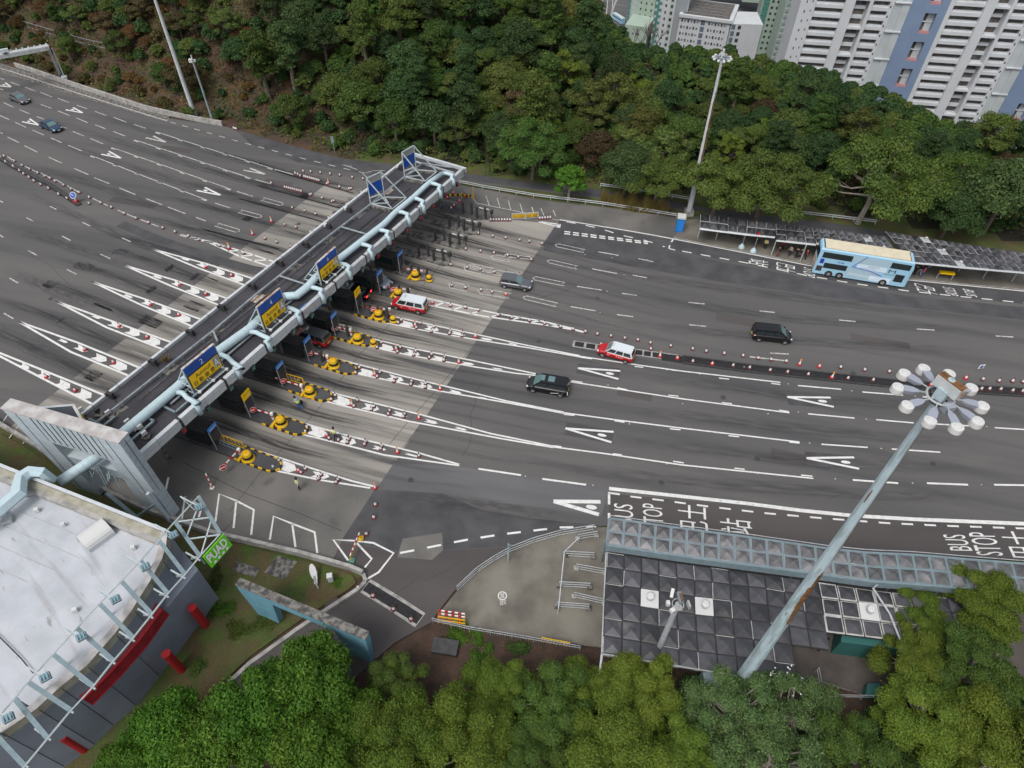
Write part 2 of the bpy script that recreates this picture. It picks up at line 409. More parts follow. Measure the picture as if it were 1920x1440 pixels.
for j in range(len(ys)-1):
    for i in range(nx-1):
        mb.f.append([j*nx+i, j*nx+i+1, (j+1)*nx+i+1, (j+1)*nx+i]); mb.m.append(mb.mi(gmat(i, j)))
tag(mb.build('ground', smooth=True), kind='structure')

# ---- the big asphalt sheet of the toll plaza
KERB = PL([(-160, 700), (0, 797), (60, 833), (150, 893), (215, 930), (280, 960), (400, 1003), (560, 1040), (660, 1068)])
LOOP = PL([(682, 1078), (686, 1092), (672, 1106), (560, 1180), (470, 1245), (400, 1310), (300, 1420), (200, 1530)])
road = [v for v in BND[1:-2]]
edge_r = [Vector((150, 56, 0)), Vector((150, 26, 0))]
bot = PL([(2100, 1062), (1920, 1052), (1700, 1038), (1560, 1030), (1400, 1008), (1240, 990), (1140, 985), (1113, 988), (1040, 998), (960, 1025), (900, 1062), (850, 1110), (818, 1152), (812, 1165), (784, 1180), (740, 1205), (700, 1240), (600, 1330), (470, 1440), (380, 1540)])
slip_top = [v for v in BND[:]]
poly = slip_top[:-2]+edge_r+bot+LOOP[::-1]+KERB[::-1]+[P(-500, 600)]
mb = MB(); mb.poly([(p.x, p.y, 0) for p in poly], 'asphalt')
tag(mb.build('road'), kind='structure')
def sheet(name, px, m, z): 
    b = MB(); b.poly(PL(px, 0) if not isinstance(px[0], Vector) else px, m); b.v = [(v[0], v[1], z) for v in b.v]
    return tag(b.build(name), kind='structure')
# concrete toll pad
sheet('concrete_apron', [(641, 1012), (1050, 410), (1000, 404), (873, 382), (820, 372), (612, 345), (20, 800), (60, 830), (150, 890), (215, 927), (280, 957), (400, 999), (560, 1036), (625, 1052)], 'concrete_pad', .004)
sheet('dark_apron', [(641, 1012), (705, 915), (455, 868), (330, 800), (230, 900), (280, 955), (400, 997), (560, 1034), (625, 1050)], 'concrete_old', .008)
sheet('apron_corner', [(1048, 414), (1000, 404), (873, 382), (800, 375), (790, 392), (913, 413), (958, 412), (1040, 420)], 'concrete_old', .008)
sheet('worn_lane', [(707, 915), (739, 868), (860, 875), (1000, 893), (1140, 915), (1128, 968), (1000, 950), (870, 935), (830, 925)], 'asphalt_worn', .004)
sheet('slip_road_patch', [(700, 918), (830, 925), (905, 957), (1000, 972), (1125, 985), (1040, 997), (960, 1024), (832, 1031), (755, 1035), (640, 1014)], 'asphalt_dark', .005)
sheet('slip_road_patch', [(755, 1010), (829, 999), (831, 1030), (810, 1050), (745, 1045)], 'concrete_old', .008)
sheet('service_road', [(832, 1032), (960, 1025), (900, 1062), (850, 1110), (818, 1152), (812, 1165), (784, 1180), (740, 1205), (700, 1240), (600, 1330), (470, 1440), (380, 1540), (200, 1530), (300, 1420), (400, 1310), (470, 1245), (560, 1180), (672, 1106), (686, 1092), (682, 1078), (625, 1052), (625, 1014), (755, 1036), (810, 1050)], 'asphalt_brown', .004)
sheet('bus_bay', [(1142, 925), (1280, 938), (1530, 963), (1700, 976), (1920, 987), (2100, 992), (2100, 1062), (1920, 1052), (1700, 1038), (1560, 1030), (1400, 1008), (1240, 990), (1142, 986)], 'asphalt_brown', .004)
sheet('far_bus_bay', [(1262, 449), (1517, 499), (1703, 526), (1920, 547), (2050, 560), (2050, 582), (1920, 570), (1706, 549), (1514, 519), (1400, 494), (1250, 468)], 'asphalt_dark', .004)
sheet('asphalt_patch', [(1050, 412), (1258, 449), (1246, 470), (1400, 500), (1700, 555), (1920, 576), (1920, 600), (1600, 565), (1300, 520), (1020, 470), (1020, 455)], 'asphalt_dark', .003)
sheet('slip_road', [(440, 243), (520, 266), (640, 297), (760, 311), (873, 325), (1007, 343), (1133, 357), (1273, 378), (1330, 392), (1560, 418), (1700, 440), (1920, 478), (1920, 486), (1700, 452), (1560, 432), (1273, 392), (1133, 371), (873, 337), (700, 330), (560, 305), (470, 270)], 'asphalt_dark', .004)
sheet('verge', [(862, 340), (1000, 357), (1133, 373), (1273, 394), (1330, 398), (1290, 412), (1262, 405), (1130, 388), (1000, 373), (905, 353), (866, 348)], 'grass', .01)
sheet('verge', [(1310, 402), (1560, 434), (1700, 454), (1920, 488), (1920, 500), (1700, 470), (1560, 446), (1310, 412)], 'grass', .01)
sheet('dirt_shoulder', [(866, 349), (905, 354), (1000, 374), (1130, 389), (1262, 406), (1290, 413), (1262, 447), (1060, 414), (1000, 404), (880, 380)], 'concrete_old', .01)
sheet('drain_strip', [(-30, 112), (100, 148), (200, 176), (318, 217), (315, 229), (200, 196), (100, 167), (-30, 125)], 'concrete_stained', .01)
# lawns
sheet('lawn', [(0, 812), (60, 846), (150, 905), (215, 943), (280, 972), (400, 1012), (560, 1048), (660, 1078), (668, 1092), (655, 1104), (560, 1165), (470, 1230), (395, 1300), (330, 1370), (240, 1470), (0, 1540), (-80, 1200), (-80, 850)], 'grass', .03)
sheet('flower_bed', [(815, 1170), (880, 1182), (1100, 1215), (1135, 1225), (1400, 1290), (1700, 1300), (1700, 1500), (600, 1500), (700, 1300), (786, 1200)], 'soil', .03)
b = MB(); b.poly(PL([(521, 1041), (557, 1053), (533, 1087), (495, 1073)], .05), 'concrete_stained'); tag(b.build('utility_slab'), 'square concrete manhole slab set into the lawn', 'slab', 'slabs in the lawn')
b = MB(); b.poly(PL([(443, 1052), (487, 1066), (478, 1083), (437, 1070)], .05), 'concrete_stained'); tag(b.build('utility_slab'), 'broken dark concrete slab on the brown part of the lawn', 'slab', 'slabs in the lawn')
# bus-stop plaza and pavements (real kerb height)
def slab(name, px, h, m, mt=None, z0=-.1):
    b = MB(); pts = PL(px) if not isinstance(px[0], Vector) else px; b.prism([(p.x, p.y) for p in pts], z0, h, m, mt); return tag(b.build(name), kind='structure')
slab('plaza_pavement', [(1113, 990), (1040, 1001), (960, 1028), (905, 1063), (855, 1112), (822, 1153), (818, 1166), (880, 1176), (1000, 1194), (1100, 1210), (1133, 1214), (1142, 990)], .13, 'concrete', 'concrete_plaza')
slab('shelter_pavement', [(1143, 990), (1133, 1216), (1290, 1245), (1530, 1275), (1700, 1330), (2100, 1330), (2100, 1066), (1920, 1056), (1700, 1042), (1560, 1034), (1400, 1012), (1240, 994)], .13, 'concrete', 'yard_concrete')
slab('far_pavement', [(1262, 446), (1517, 496), (1703, 523), (1920, 544), (2050, 557), (2050, 520), (1920, 500), (1700, 470), (1560, 446), (1310, 412), (1290, 414)], .14, 'concrete', 'concrete_plaza')
# ---- kerb wall of the lawn
b = MB(); W = PL([(-160, 700), (0, 797), (60, 833), (150, 893), (215, 930), (280, 960), (400, 1003), (560, 1040), (660, 1068), (682, 1078), (686, 1092), (672, 1106), (560, 1180), (470, 1245), (400, 1310), (300, 1420)])
for i, (a, c) in enumerate(zip(W[:-1], W[1:])):
    hgt_ = .75 if i < 9 else .3
    b.bar(a+Vector((0, 0, hgt_/2)), c+Vector((0, 0, hgt_/2)), .34, hgt_, 'concrete')
tag(b.build('kerb_wall'), 'low weathered concrete kerb wall curving round the lawn', 'wall')

# ================================================================ ROAD MARKINGS (paint sheets 4-12 mm above the road)
mw = MB(); mo = MB()              # fresh and worn paint
ZM = .014
def ln(pts, wd, m=mw, mm='paint_white', z=ZM): m.strip(PL(pts), wd, mm, z)
def lnw(pts, wd): mo.strip(PL(pts), wd, 'paint_worn', ZM)
def dashed(pts, dash, gap, wd, m=mw, mm='paint_white', phase=0):
    W_ = PL(pts); L = plen(W_); s = phase
    while s < L:
        e = min(s+dash, L); m.strip([along(W_, s), along(W_, e)], wd, mm, ZM); s += dash+gap
def arrow(p0, p1, wd):
    a = P(*p0); c = P(*p1); t = (c-a); L = t.length; t.normalize(); n = Vector((-t.y, t.x, 0))*wd*.36
    pts = [a+n, a+t*L*.25, a-n, a+t*L*.76-n, c, a+t*L*.76+n]
    pts = [Vector((p.x, p.y, ZM+.003)) for p in pts]
    mw.add(pts, [(0, 1, 4, 5), (1, 2, 3, 4)], 'paint_white')
WED = [
 ([(469, 841), (532, 861), (590, 880), (660, 902), (704, 913)], [(457, 865), (495, 878), (600, 900), (694, 915)], [((518, 868), (556, 882), 1.5), ((584, 889), (618, 894), 1.0)], 0),
 ([(534, 782), (587, 799), (660, 819), (787, 850), (861, 871)], [(525, 802), (557, 812), (650, 835), (720, 853), (861, 873)], [((577, 805), (613, 817), 1.5), ((636, 822), (668, 831), 1.2), ((699, 838), (724, 844), .6), ((758, 850), (790, 858), .3)], 0),
 ([(590, 725), (640, 741), (787, 777), (817, 785), (920, 813), (1037, 837)], [(570, 742), (640, 760), (767, 790), (943, 823), (1037, 839)], [((626, 746), (657, 758), 1.5), ((680, 761), (711, 768), 1.2), ((737, 774), (764, 781), .8), ((796, 788), (821, 794), .6), ((852, 801), (876, 807), .35)], 0),
 ([(635, 674), (767, 708), (880, 735), (950, 752), (1057, 773)], [(622, 691), (823, 733), (950, 755), (1057, 775)], [((671, 695), (701, 703), 1.4), ((727, 706), (757, 714), 1.1), ((785, 719), (811, 727), .8), ((842, 732), (866, 738), .5), ((898, 745), (916, 749), .3)], 0),
 ([(677, 630), (767, 652), (890, 677), (967, 693), (1005, 701)], [(662, 643), (767, 666), (890, 688), (967, 700), (1005, 704)], [((711, 648), (738, 656), 1.3), ((760, 658), (787, 666), 1.1), ((810, 669), (838, 675), .7), ((865, 680), (890, 684), .5), ((922, 690), (943, 693), .3)], 0),
 ([(713, 588), (780, 603), (893, 627), (990, 648), (1087, 667)], [(712, 603), (780, 617), (893, 637), (990, 652), (1087, 669)], [((750, 604), (775, 612), 1.3), ((797, 613), (823, 620), 1.1), ((844, 622), (873, 629), .7), ((900, 634), (924, 638), .45), ((952, 643), (971, 647), .3)], 0)]
LED = [
 ([(-60, 634), (0, 662), (120, 710), (205, 745)], [(-60, 637), (0, 668), (100, 720), (172, 757)], [((38, 683), (55, 692), .7), ((72, 699), (94, 709), 1.1), ((106, 716), (131, 728), 1.4), ((145, 733), (171, 746), 1.5)]),
 ([(35, 603), (147, 643), (275, 695)], [(35, 603), (133, 660), (250, 708)], [((110, 636), (127, 643), .5), ((142, 649), (164, 659), 1.0), ((175, 667), (200, 677), 1.3), ((211, 680), (238, 693), 1.5)]),
 ([(105, 565), (215, 604), (330, 645)], [(105, 565), (200, 614), (310, 657)], [((173, 591), (188, 598), .5), ((204, 606), (231, 614), 1.0), ((238, 619), (262, 629), 1.3), ((275, 634), (300, 646), 1.5)]),
 ([(172, 528), (275, 562), (385, 602)], [(172, 528), (265, 572), (370, 616)], [((232, 552), (249, 559), .5), ((267, 565), (288, 572), 1.0), ((298, 577), (320, 588), 1.3), ((332, 591), (357, 603), 1.5)]),
 ([(232, 497), (330, 526), (435, 563)], [(232, 497), (320, 536), (418, 575)], [((286, 516), (304, 523), .5), ((324, 529), (341, 536), 1.0), ((353, 541), (374, 550), 1.3), ((389, 553), (409, 563), 1.5)]),
 ([(286, 467), (385, 494), (485, 526)], [(286, 467), (370, 502), (468, 538)], [((340, 483), (355, 489), .5), ((371, 493), (391, 502), 1.0), ((402, 506), (421, 515), 1.3), ((435, 517), (455, 527), 1.5)])]
LED_ = LED
wf = MB()
for up, lo, *_ in WED+LED_:
    q_ = PL(up)+PL(lo)[::-1]; wf.poly([Vector((p.x, p.y, .0105)) for p in q_], 'asphalt')
tag(wf.build('wedge_infill'), kind='structure')
for up, lo, ars, _ in WED:
    ln(up, .2); ln(lo, .2)
    for a in ars: arrow(*a)
for up, lo, ars in LED:
    ln(up, .26); ln(lo, .26)
    for a in ars: arrow(*a)
def ladder(up, lo, n):
    ln(up, .25); ln(lo, .25); U = PL(up); Lw = PL(lo); lu = plen(U); ll = plen(Lw)
    for i in range(1, n): mw.strip([along(U, lu*min(1, (i+.35)/n)), along(Lw, ll*(i-.2)/n)], .25, 'paint_white', ZM)
ladder([(754, 551), (807, 561), (880, 577), (927, 587), (1020, 603), (1073, 616)], [(752, 562), (807, 573), (907, 593), (1027, 610), (1073, 618)], 9)
ladder([(338, 440), (393, 453), (460, 473), (520, 493)], [(338, 441), (393, 455), (450, 481), (503, 499)], 7)
ln([(1073, 617), (1095, 623)], .3)
# continuing lane lines with tick marks
for pts, ticks in [([(1087, 668), (1200, 685), (1280, 696), (1463, 717)], [(1087, 670, 1110, 673), (1190, 687, 1206, 689), (1260, 694, 1280, 696), (1348, 709, 1367, 711), (1446, 719, 1463, 721)]),
                   ([(1005, 703), (1070, 716), (1280, 748), (1480, 774)], [(1072, 714, 1092, 717), (1157, 727, 1176, 731), (1253, 741, 1272, 743), (1353, 755, 1372, 757), (1461, 769, 1479, 772)]),
                   ([(1057, 774), (1160, 788), (1280, 803), (1499, 829)], [(1057, 777, 1077, 779), (1152, 789, 1171, 792), (1256, 804, 1276, 806), (1366, 817, 1386, 819), (1480, 829, 1499, 831)]),
                   ([(1037, 838), (1130, 850), (1280, 872), (1525, 897)], [(1037, 836, 1053, 838), (1149, 851, 1166, 853), (1262, 865, 1282, 868), (1377, 878, 1396, 880), (1502, 891, 1523, 893)])]:
    ln(pts, .18)
    for t in ticks: ln([(t[0], t[1]), (t[2], t[3])], .16, z=ZM+.004)
for a in [(1496, 723, 1577, 730), (1617, 735, 1693, 741), (1730, 744, 1750, 746), (1515, 776, 1602, 784), (1643, 787, 1713, 793), (1752, 795, 1826, 799), (1865, 802, 1930, 806),
          (1540, 833, 1627, 839), (1672, 842, 1763, 848), (1599, 900, 1684, 906), (1738, 906, 1815, 909), (1864, 909, 1935, 910), (897, 879, 977, 891), (1017, 898, 1099, 909)]:
    ln([(a[0], a[1]), (a[2], a[3])], .18 if a[1] < 870 else .22)
for a in [(1291, 567, 1321, 570), (1424, 583, 1453, 586), (1573, 600, 1604, 603), (1719, 617, 1752, 619), (1867, 630, 1900, 632), (1292, 609, 1324, 612), (1444, 662, 1479, 664), (1197, 485, 1225, 491), (1186, 516, 1213, 521),
          (1166, 550, 1194, 554), (1157, 590, 1187, 594), (1121, 472, 1160, 479), (1110, 504, 1157, 513), (1082, 537, 1128, 544), (1070, 575, 1118, 583), (1406, 669, 1478, 677)]:
    lnw([(a[0], a[1]), (a[2], a[3])], .2)
# bus bays
ln([(1142, 916), (1280, 931), (1400, 944), (1500, 957), (1600, 967), (1720, 974), (1920, 982), (2100, 986)], .42)
ln([(1142, 925), (1142, 946)], .25); ln([(1140, 924), (1162, 927)], .22)
dashed([(1182, 931), (1240, 938), (1330, 950), (1432, 962), (1533, 971), (1664, 981), (1772, 986), (1920, 991), (2080, 995)], 1.12, 1.1, .2)
ln([(1142, 962), (1142, 985)], .25)
ln([(1049, 412), (1150, 428), (1220, 440), (1262, 448), (1517, 498), (1703, 525), (1920, 546), (2040, 557)], .2)
dashed([(1279, 471), (1400, 493), (1514, 517), (1550, 523), (1610, 533), (1706, 546), (1800, 556), (1920, 568), (2040, 578)], 1.35, 1.3, .2)
ln([(1254, 466), (1266, 469)], .2); ln([(1254, 466), (1256, 460)], .2); ln([(1259, 454), (1262, 449)], .2)
dashed([(1058, 434), (1215, 454)], .9, .4, .28); dashed([(1058, 438), (1215, 457)], .9, .4, .28)
dashed([(1062, 416), (1086, 420), (1110, 425), (1133, 431), (1160, 440), (1215, 452), (1246, 463)], 1.4, 1.6, .2)
ln([(1010, 416), (1045, 425)], .22); ln([(1014, 416), (1050, 421)], .22); ln([(1043, 423), (1051, 424)], .9)
# worn outline bollard boxes
def outline(p0, p1, wd, m=mo, t=.13, notch=True):
    a = P(*p0); c = P(*p1); u = (c-a); L = u.length; u.normalize(); n = Vector((-u.y, u.x, 0))*wd/2
    pts = [a, a+u*.5*min(1, wd)+n, c-u*(0 if notch else .4)+n, c-u*.45 if notch else c, c-n-u*(0 if notch else .4), a+u*.5*min(1, wd)-n, a]
    m.strip(pts, t, 'paint_worn', ZM)
for a, c in [((1041, 459), (1096, 471)), ((1026, 489), (1083, 502)), ((999, 521), (1059, 533)), ((981, 557), (1045, 572))]: outline(a, c, .75)
for a, c, wd_ in [((875, 498), (925, 508), 1.1), ((920, 481), (958, 487), 1), ((946, 478), (1000, 485), .6), ((870, 501), (905, 508), 1.3), ((922, 510), (978, 518), 1), ((841, 533), (879, 541), 1.3), ((896, 545), (957, 555), 1.1)]: outline(a, c, wd_)
for a, c in [((531, 384), (491, 373)), ((490, 407), (449, 396)), ((449, 434), (405, 421))]: outline(a, c, .8)
# left carriageway, coordinates in thirds of a photo pixel
def T(l): return [(x/3, y/3) for x, y in l]
for s in ([(890, 745), (1200, 845), (1520, 945)], [(768, 790), (1080, 893), (1395, 997)], [(640, 833), (960, 945), (1285, 1060)], [(523, 878), (840, 1003), (1150, 1120)]):
    lnw(T(s), .17)
    for k in range(6):
        f = k/5; x = s[0][0]+(s[-1][0]-s[0][0])*f; y = s[0][1]+(s[-1][1]-s[0][1])*f
        lnw(T([(x-14, y-1), (x+12, y+8)]), .38)
DL = [(60, 462, 112, 482), (140, 490, 198, 512), (228, 520, 292, 545), (325, 553, 388, 577), (432, 592, 490, 612), (535, 627, 598, 650), (638, 660, 710, 687), (755, 700, 820, 722),
      (20, 577, 75, 603), (110, 617, 170, 642), (205, 655, 250, 672), (165, 565, 188, 572), (228, 587, 290, 610), (325, 623, 390, 650), (428, 663, 493, 690), (535, 702, 595, 725), (638, 740, 703, 765),
      (0, 650, 52, 673), (85, 688, 147, 717), (183, 732, 247, 760), (287, 777, 347, 803), (385, 818, 462, 850), (345, 712, 375, 722), (410, 740, 472, 765), (510, 780, 582, 810), (0, 440, 25, 448), (0, 500, 20, 508),
      (40, 770, 108, 803), (138, 820, 212, 857), (275, 885, 348, 918), (418, 948, 498, 983), (530, 1000, 615, 1033), (672, 1058, 762, 1095), (820, 1117, 912, 1152), (945, 1165, 1043, 1202),
      (40, 880, 70, 900), (140, 935, 200, 965), (230, 972, 290, 1005), (310, 1010, 350, 1030), (380, 1045, 450, 1085), (520, 1115, 605, 1157), (663, 1182, 755, 1222), (790, 1235, 893, 1275),
      (150, 1225, 187, 1245), (350, 1328, 397, 1353), (160, 1410, 207, 1436), (463, 1250, 508, 1272), (685, 1338, 735, 1360), (0, 1322, 18, 1335), (565, 1430, 620, 1455),
      (375, 1515, 430, 1543), (22, 1762, 75, 1793), (55, 1565, 103, 1593), (1545, 952, 1648, 982), (1437, 1010, 1527, 1035), (1333, 1077, 1423, 1105), (1210, 1143, 1295, 1170), (1103, 1223, 1157, 1243), (0, 745, 15, 752), (0, 1130, 20, 1140), (280, 1160, 320, 1180)]
for a in DL: lnw(T([a[:2], a[2:]]), .17)
ln(T([(-60, 372), (60, 400), (300, 480), (600, 575), (940, 680)]), .22, mo, 'paint_worn')
dashed(T([(958, 686), (1093, 725), (1310, 787), (1497, 837), (1690, 888), (1910, 942), (2100, 985)]), 1.3, 1.6, .18, mo, 'paint_worn')
# parking bays beside the toll pad
for l in ([(336, 1012), (347, 930), (378, 950)], [(305, 945), (316, 895)], [(404, 978), (411, 926), (443, 939), (476, 956), (471, 1003)], [(438, 990), (443, 939)], [(506, 1012), (513, 968), (548, 982), (590, 998), (595, 1037)], [(554, 1026), (548, 982)],
          [(378, 950), (373, 970)], [(653, 1051), (625, 1012), (665, 1014), (700, 1018), (738, 1037), (710, 1073), (681, 1090)], [(665, 1014), (697, 1048), (684, 1064)]):
    ln(l, .2)
for l in ([(0, 800), (14, 778)], [(17, 822), (34, 799)], [(43, 832), (52, 819)], [(890, 380), (1012, 405)], [(880, 366), (897, 383)], [(911, 367), (918, 387)], [(932, 371), (938, 391)], [(953, 376), (958, 394)], [(975, 382), (980, 398)], [(997, 388), (1002, 403)], [(1014, 390), (1020, 404)],
          [(1037, 394), (1042, 406)], [(660, 312), (640, 308), (670, 318)], [(700, 320), (680, 326), (690, 334)], [(700, 320), (722, 320)]):
    lnw(l, .14)
dashed([(750, 1037), (806, 1026), (870, 1013), (940, 1002), (1000, 995), (1050, 989), (1118, 988)], 1.35, 1.25, .22)
tag(mw.build('road_markings'), kind='structure'); tag(mo.build('worn_road_markings'), kind='structure')
# ---- A marks
ma = MB(); mbk = MB(); mov = MB()
def amark(ap, u, l, ov, bg=None, t=.27, m='paint_white', ovr=(.5, .2), worn=False):
    A_, U, Lw = P(*ap), P(*u), P(*l)
    ma.strip([A_, U], t, m, ZM+.004); ma.strip([A_, Lw], t, m, ZM+.006)
    if ov:
        c = P(*ov); ax = ((U+Lw)/2-A_).normalized(); n = Vector((-ax.y, ax.x, 0)); k = 14
        ma.add([(c.x+ax.x*ovr[0]*math.cos(a)+n.x*ovr[1]*math.sin(a), c.y+ax.y*ovr[0]*math.cos(a)+n.y*ovr[1]*math.sin(a), ZM+.002) for a in [2*math.pi*i/k for i in range(k)]], [list(range(k))], m)
    if bg: mbk.poly([Vector((p.x, p.y, .009)) for p in PL(bg)], 'asphalt_dark')
def z46(l): return [(860+x/4.571, 560+y/4.571) for x, y in l]
def r6(l): return [(1280+x/3, 480+y/3) for x, y in l]
amark(*z46([(1022, 595), (1385, 620), (1370, 690), (1297, 642)]), bg=z46([(1025, 555), (1388, 600), (1372, 705), (1005, 640)]))
amark(*z46([(915, 1112), (1328, 1142), (1310, 1232), (1228, 1170)]), bg=z46([(925, 1058), (1333, 1130), (1315, 1245), (903, 1165)]))
amark(*r6([(588, 793), (832, 797), (850, 849), (787, 817)]), bg=r6([(577, 765), (832, 787), (855, 857), (597, 838)]))
amark(*r6([(697, 1137), (965, 1133), (992, 1197), (917, 1160)]), bg=r6([(685, 1100), (965, 1122), (1000, 1205), (700, 1178)]))
amark((1038, 940), (1126, 941), (1123, 965), (1109, 951), t=.42, ovr=(.55, .27))
for ap, u, l in ([(1240, 1098), (1107, 1072), (1152, 1054)], [(680, 890), (570, 868), (612, 851)], [(465, 635), (370, 618), (411, 605)], [(217, 704), (125, 685), (166, 668)], [(62, 490), (-10, 482), (30, 466)]):
    ov = ((u[0]*.38+l[0]*.38+ap[0]*.24)/3, (u[1]*.38+l[1]*.38+ap[1]*.24)/3)
    amark(*T([ap, u, l]), ov, t=.31, ovr=(.42, .18))
for ap, u, l in ([(933, 800), (820, 775), (862, 765)], [(1490, 980), (1370, 958), (1407, 947)], [(265, 1395-465), (180, 908), (200, 895)]):
    if ap[0] > 300: amark(*T([ap, u, l]), None, t=.32, m='paint_worn')
tag(mbk.build('marking_backing_patches'), kind='structure'); tag(ma.build('lane_letter_markings'), kind='structure')
# ---- bus stop lettering (read from the driving direction)
mt = MB()
def ptext(s, o, x, y, m='paint_white', bold=.02):     # o = start corner, x = end of the reading edge, y = corner up the letters
    O = P(*o); Xx = P(*x); Yy = P(*y); O.z = Xx.z = Yy.z = ZM; text_mesh(mt, s, O, Xx-O, Yy-O, m)
ptext('BUS', (1189, 985), (1186, 947), (1153, 981)); ptext('STOP', (1245, 991), (1241, 947), (1207, 987))
ptext('巴士', (1328, 1003), (1325, 951), (1272, 996)); ptext('站', (1412, 1004), (1408, 977), (1352, 997))
ptext('BUS', (1824, 1033), (1808, 1003), (1782, 1032)); ptext('STOP', (1882, 1042), (1863, 999), (1832, 1041)); ptext('巴士', (1960, 1048), (1935, 998), (1896, 1045))
ptext('站', (1403, 484), (1402, 494), (1441, 490), bold=.01); ptext('巴士', (1456, 491), (1454, 505), (1493, 500)); ptext('STOP', (1507, 500), (1505, 514), (1530, 508))
ptext('巴士', (1713, 530), (1719, 545), (1754, 541)); ptext('STOP', (1766, 537), (1775, 552), (1789, 541)); ptext('BUS', (1804, 541), (1812, 554), (1825, 545))
tag(mt.build('bus_stop_lettering'), kind='structure')
# ---- joints, drains, troughs
mj = MB()
for l in ([(1060, 912), (1062, 912)], [(557, 812), (495, 878), (430, 960)], [(557, 812), (618, 742), (672, 667), (732, 608), (775, 556)], [(775, 556), (815, 510), (850, 465), (880, 440), (910, 412)],
          [(716, 850), (770, 785), (815, 735), (862, 680), (905, 625)], [(735, 868), (790, 793)]):
    if len(l) > 2 or l[0][0] < 1000: mj.strip(PL(l), .06, 'joint', .012)
mj.strip(PL([(345, 868), (460, 925), (560, 962), (640, 995)]), .07, 'joint', .013)
mj.strip(PL([(450, 965), (404, 1010)]), .05, 'joint', .013)
for l in ([(763, 614), (793, 598), (810, 602), (790, 622), (763, 614)], [(813, 657), (838, 662), (838, 668), (813, 663), (813, 657)], [(720, 775), (745, 783), (765, 770), (740, 762), (720, 775)]): mj.strip(PL(l), .05, 'joint', .013)
tag(mj.build('pavement_joints'), kind='structure')
md = MB(); DR = PL([(1118, 652), (1200, 663), (1280, 675), (1400, 691), (1540, 706), (1700, 723), (1920, 737), (2050, 744)])
md.strip(PL([(1074, 644), (1118, 651), (1190, 660), (1270, 671)]), 1.15, 'concrete', .01)
W_ = interp(PL([(1076, 644), (1118, 651), (1190, 660), (1270, 671)]), 1.0)
for a, c in zip(W_[:-1], W_[1:]): md.strip([a.lerp(c, .1), a.lerp(c, .9)], .85, 'grate', .016)
md.strip([along(DR, 8), *interp(DR[2:], 10)], 1.2, 'grate', .012)
md.strip(PL([(0, 297), (30, 315), (90, 345), (150, 385)]), .9, 'grate', .012)
md.strip(PL([(225, 420), (300, 450), (400, 485), (470, 505), (515, 512)]), 1.6, 'asphalt_dark', .011)
md.strip(PL([(685, 1098), (735, 1128), (788, 1163)]), 1.5, 'concrete', .01); md.strip(PL([(686, 1099), (735, 1129), (787, 1162)]), .95, 'grate', .016)
tag(md.build('drain_gratings'), kind='structure')
mh = MB(); rm_ = random.Random(5)
for px, py in ((1120, 560), (1356, 745), (1600, 700), (1240, 905), (930, 690), (420, 330), (210, 470), (560, 420), (860, 980), (1750, 870), (1010, 640), (95, 560), (1420, 860), (770, 900)):
    q = P(px, py); mh.add([(q.x+.33*math.cos(a), q.y+.33*math.sin(a), .011) for a in np.linspace(0, 2*math.pi, 14, endpoint=False)], [list(range(14))], 'dark_grey')
tag(mh.build('manhole_covers'), kind='structure')
ms_ = MB()
for px, py in ((1478, 720), (1597, 733), (1716, 743), (1497, 773), (1624, 786), (1735, 794), (1850, 800), (1518, 831), (1652, 841), (1566, 898), (1711, 906), (1840, 909), (1395, 692-4), (1312, 702), (1250, 694), (1140, 722), (1280, 757), (1440, 776), (985, 893), (1112, 910), (1345, 812), (1180, 795), (1250, 870), (1420, 888), (1097, 477), (1148, 483), (1170, 515), (1138, 546), (1125, 586), (1213, 487)):
    q = P(px, py); ms_.box((q.x, q.y, .02), (.14, .14, .03), 'frame_pale')
tag(ms_.build('road_studs'), kind='structure')
mc = MB()
for (a, c, n_) in (((1160, 500), (1010, 560), 7), ((1800, 930), (1560, 930), 6), ((900, 720), (870, 850), 6), ((1300, 520), (1700, 590), 9), ((300, 300), (420, 420), 6), ((60, 480), (230, 600), 6), ((740, 1110), (870, 1050), 6), ((560, 1200), (690, 1150), 5)):
    A_, Cc = P(*a, .012), P(*c, .012); pp = [A_.lerp(Cc, i/n_)+Vector((rm_.uniform(-.5, .5), rm_.uniform(-.5, .5), 0)) for i in range(n_+1)]
    mc.strip(pp, .05, 'joint', .0125)
for px, py, w_, h_ in ((1380, 600, 5, 1.6), (1650, 640, 7, 1.2), (1190, 740, 4, 1.2), (330, 280, 6, 1.4), (520, 345, 5, 2), (1500, 860, 6, 1.5), (250, 380, 8, 1.5), (640, 1120+20, 3, 1.6)):
    q = P(px, py); R_ = Matrix.Rotation(-A1, 3, 'Z'); mc.add([q+R_ @ Vector((x*w_/2, y*h_/2, 0))+Vector((0, 0, .0065)) for x, y in ((-1, -1), (1, -1), (1, 1), (-1, 1))], [(0, 1, 2, 3)], 'asphalt_brown')
tag(mc.build('road_repairs'), kind='structure')
b = MB()
for side in (-.62, .62):
    pp = interp(DR[2:], 6)
    for a, c in zip(pp[:-1], pp[1:]):
        t = (c-a).normalized(); n = Vector((-t.y, t.x, 0))*side; b.bar(a+n+Vector((0, 0, .1)), c+n+Vector((0, 0, .1)), .14, .2, 'dark_grey')
tag(b.build('median_kerb'), 'long dark double kerb of the median trough between the carriageways', 'kerb')
b = MB(); pp = PL([(0, 297), (30, 315), (90, 345), (150, 385)])
for a, c in zip(pp[:-1], pp[1:]): b.bar(a+Vector((0, 0, .1)), c+Vector((0, 0, .1)), .5, .2, 'dark_grey')
tag(b.build('median_kerb'), 'dark kerb strip under the cones at the left end of the median', 'kerb')

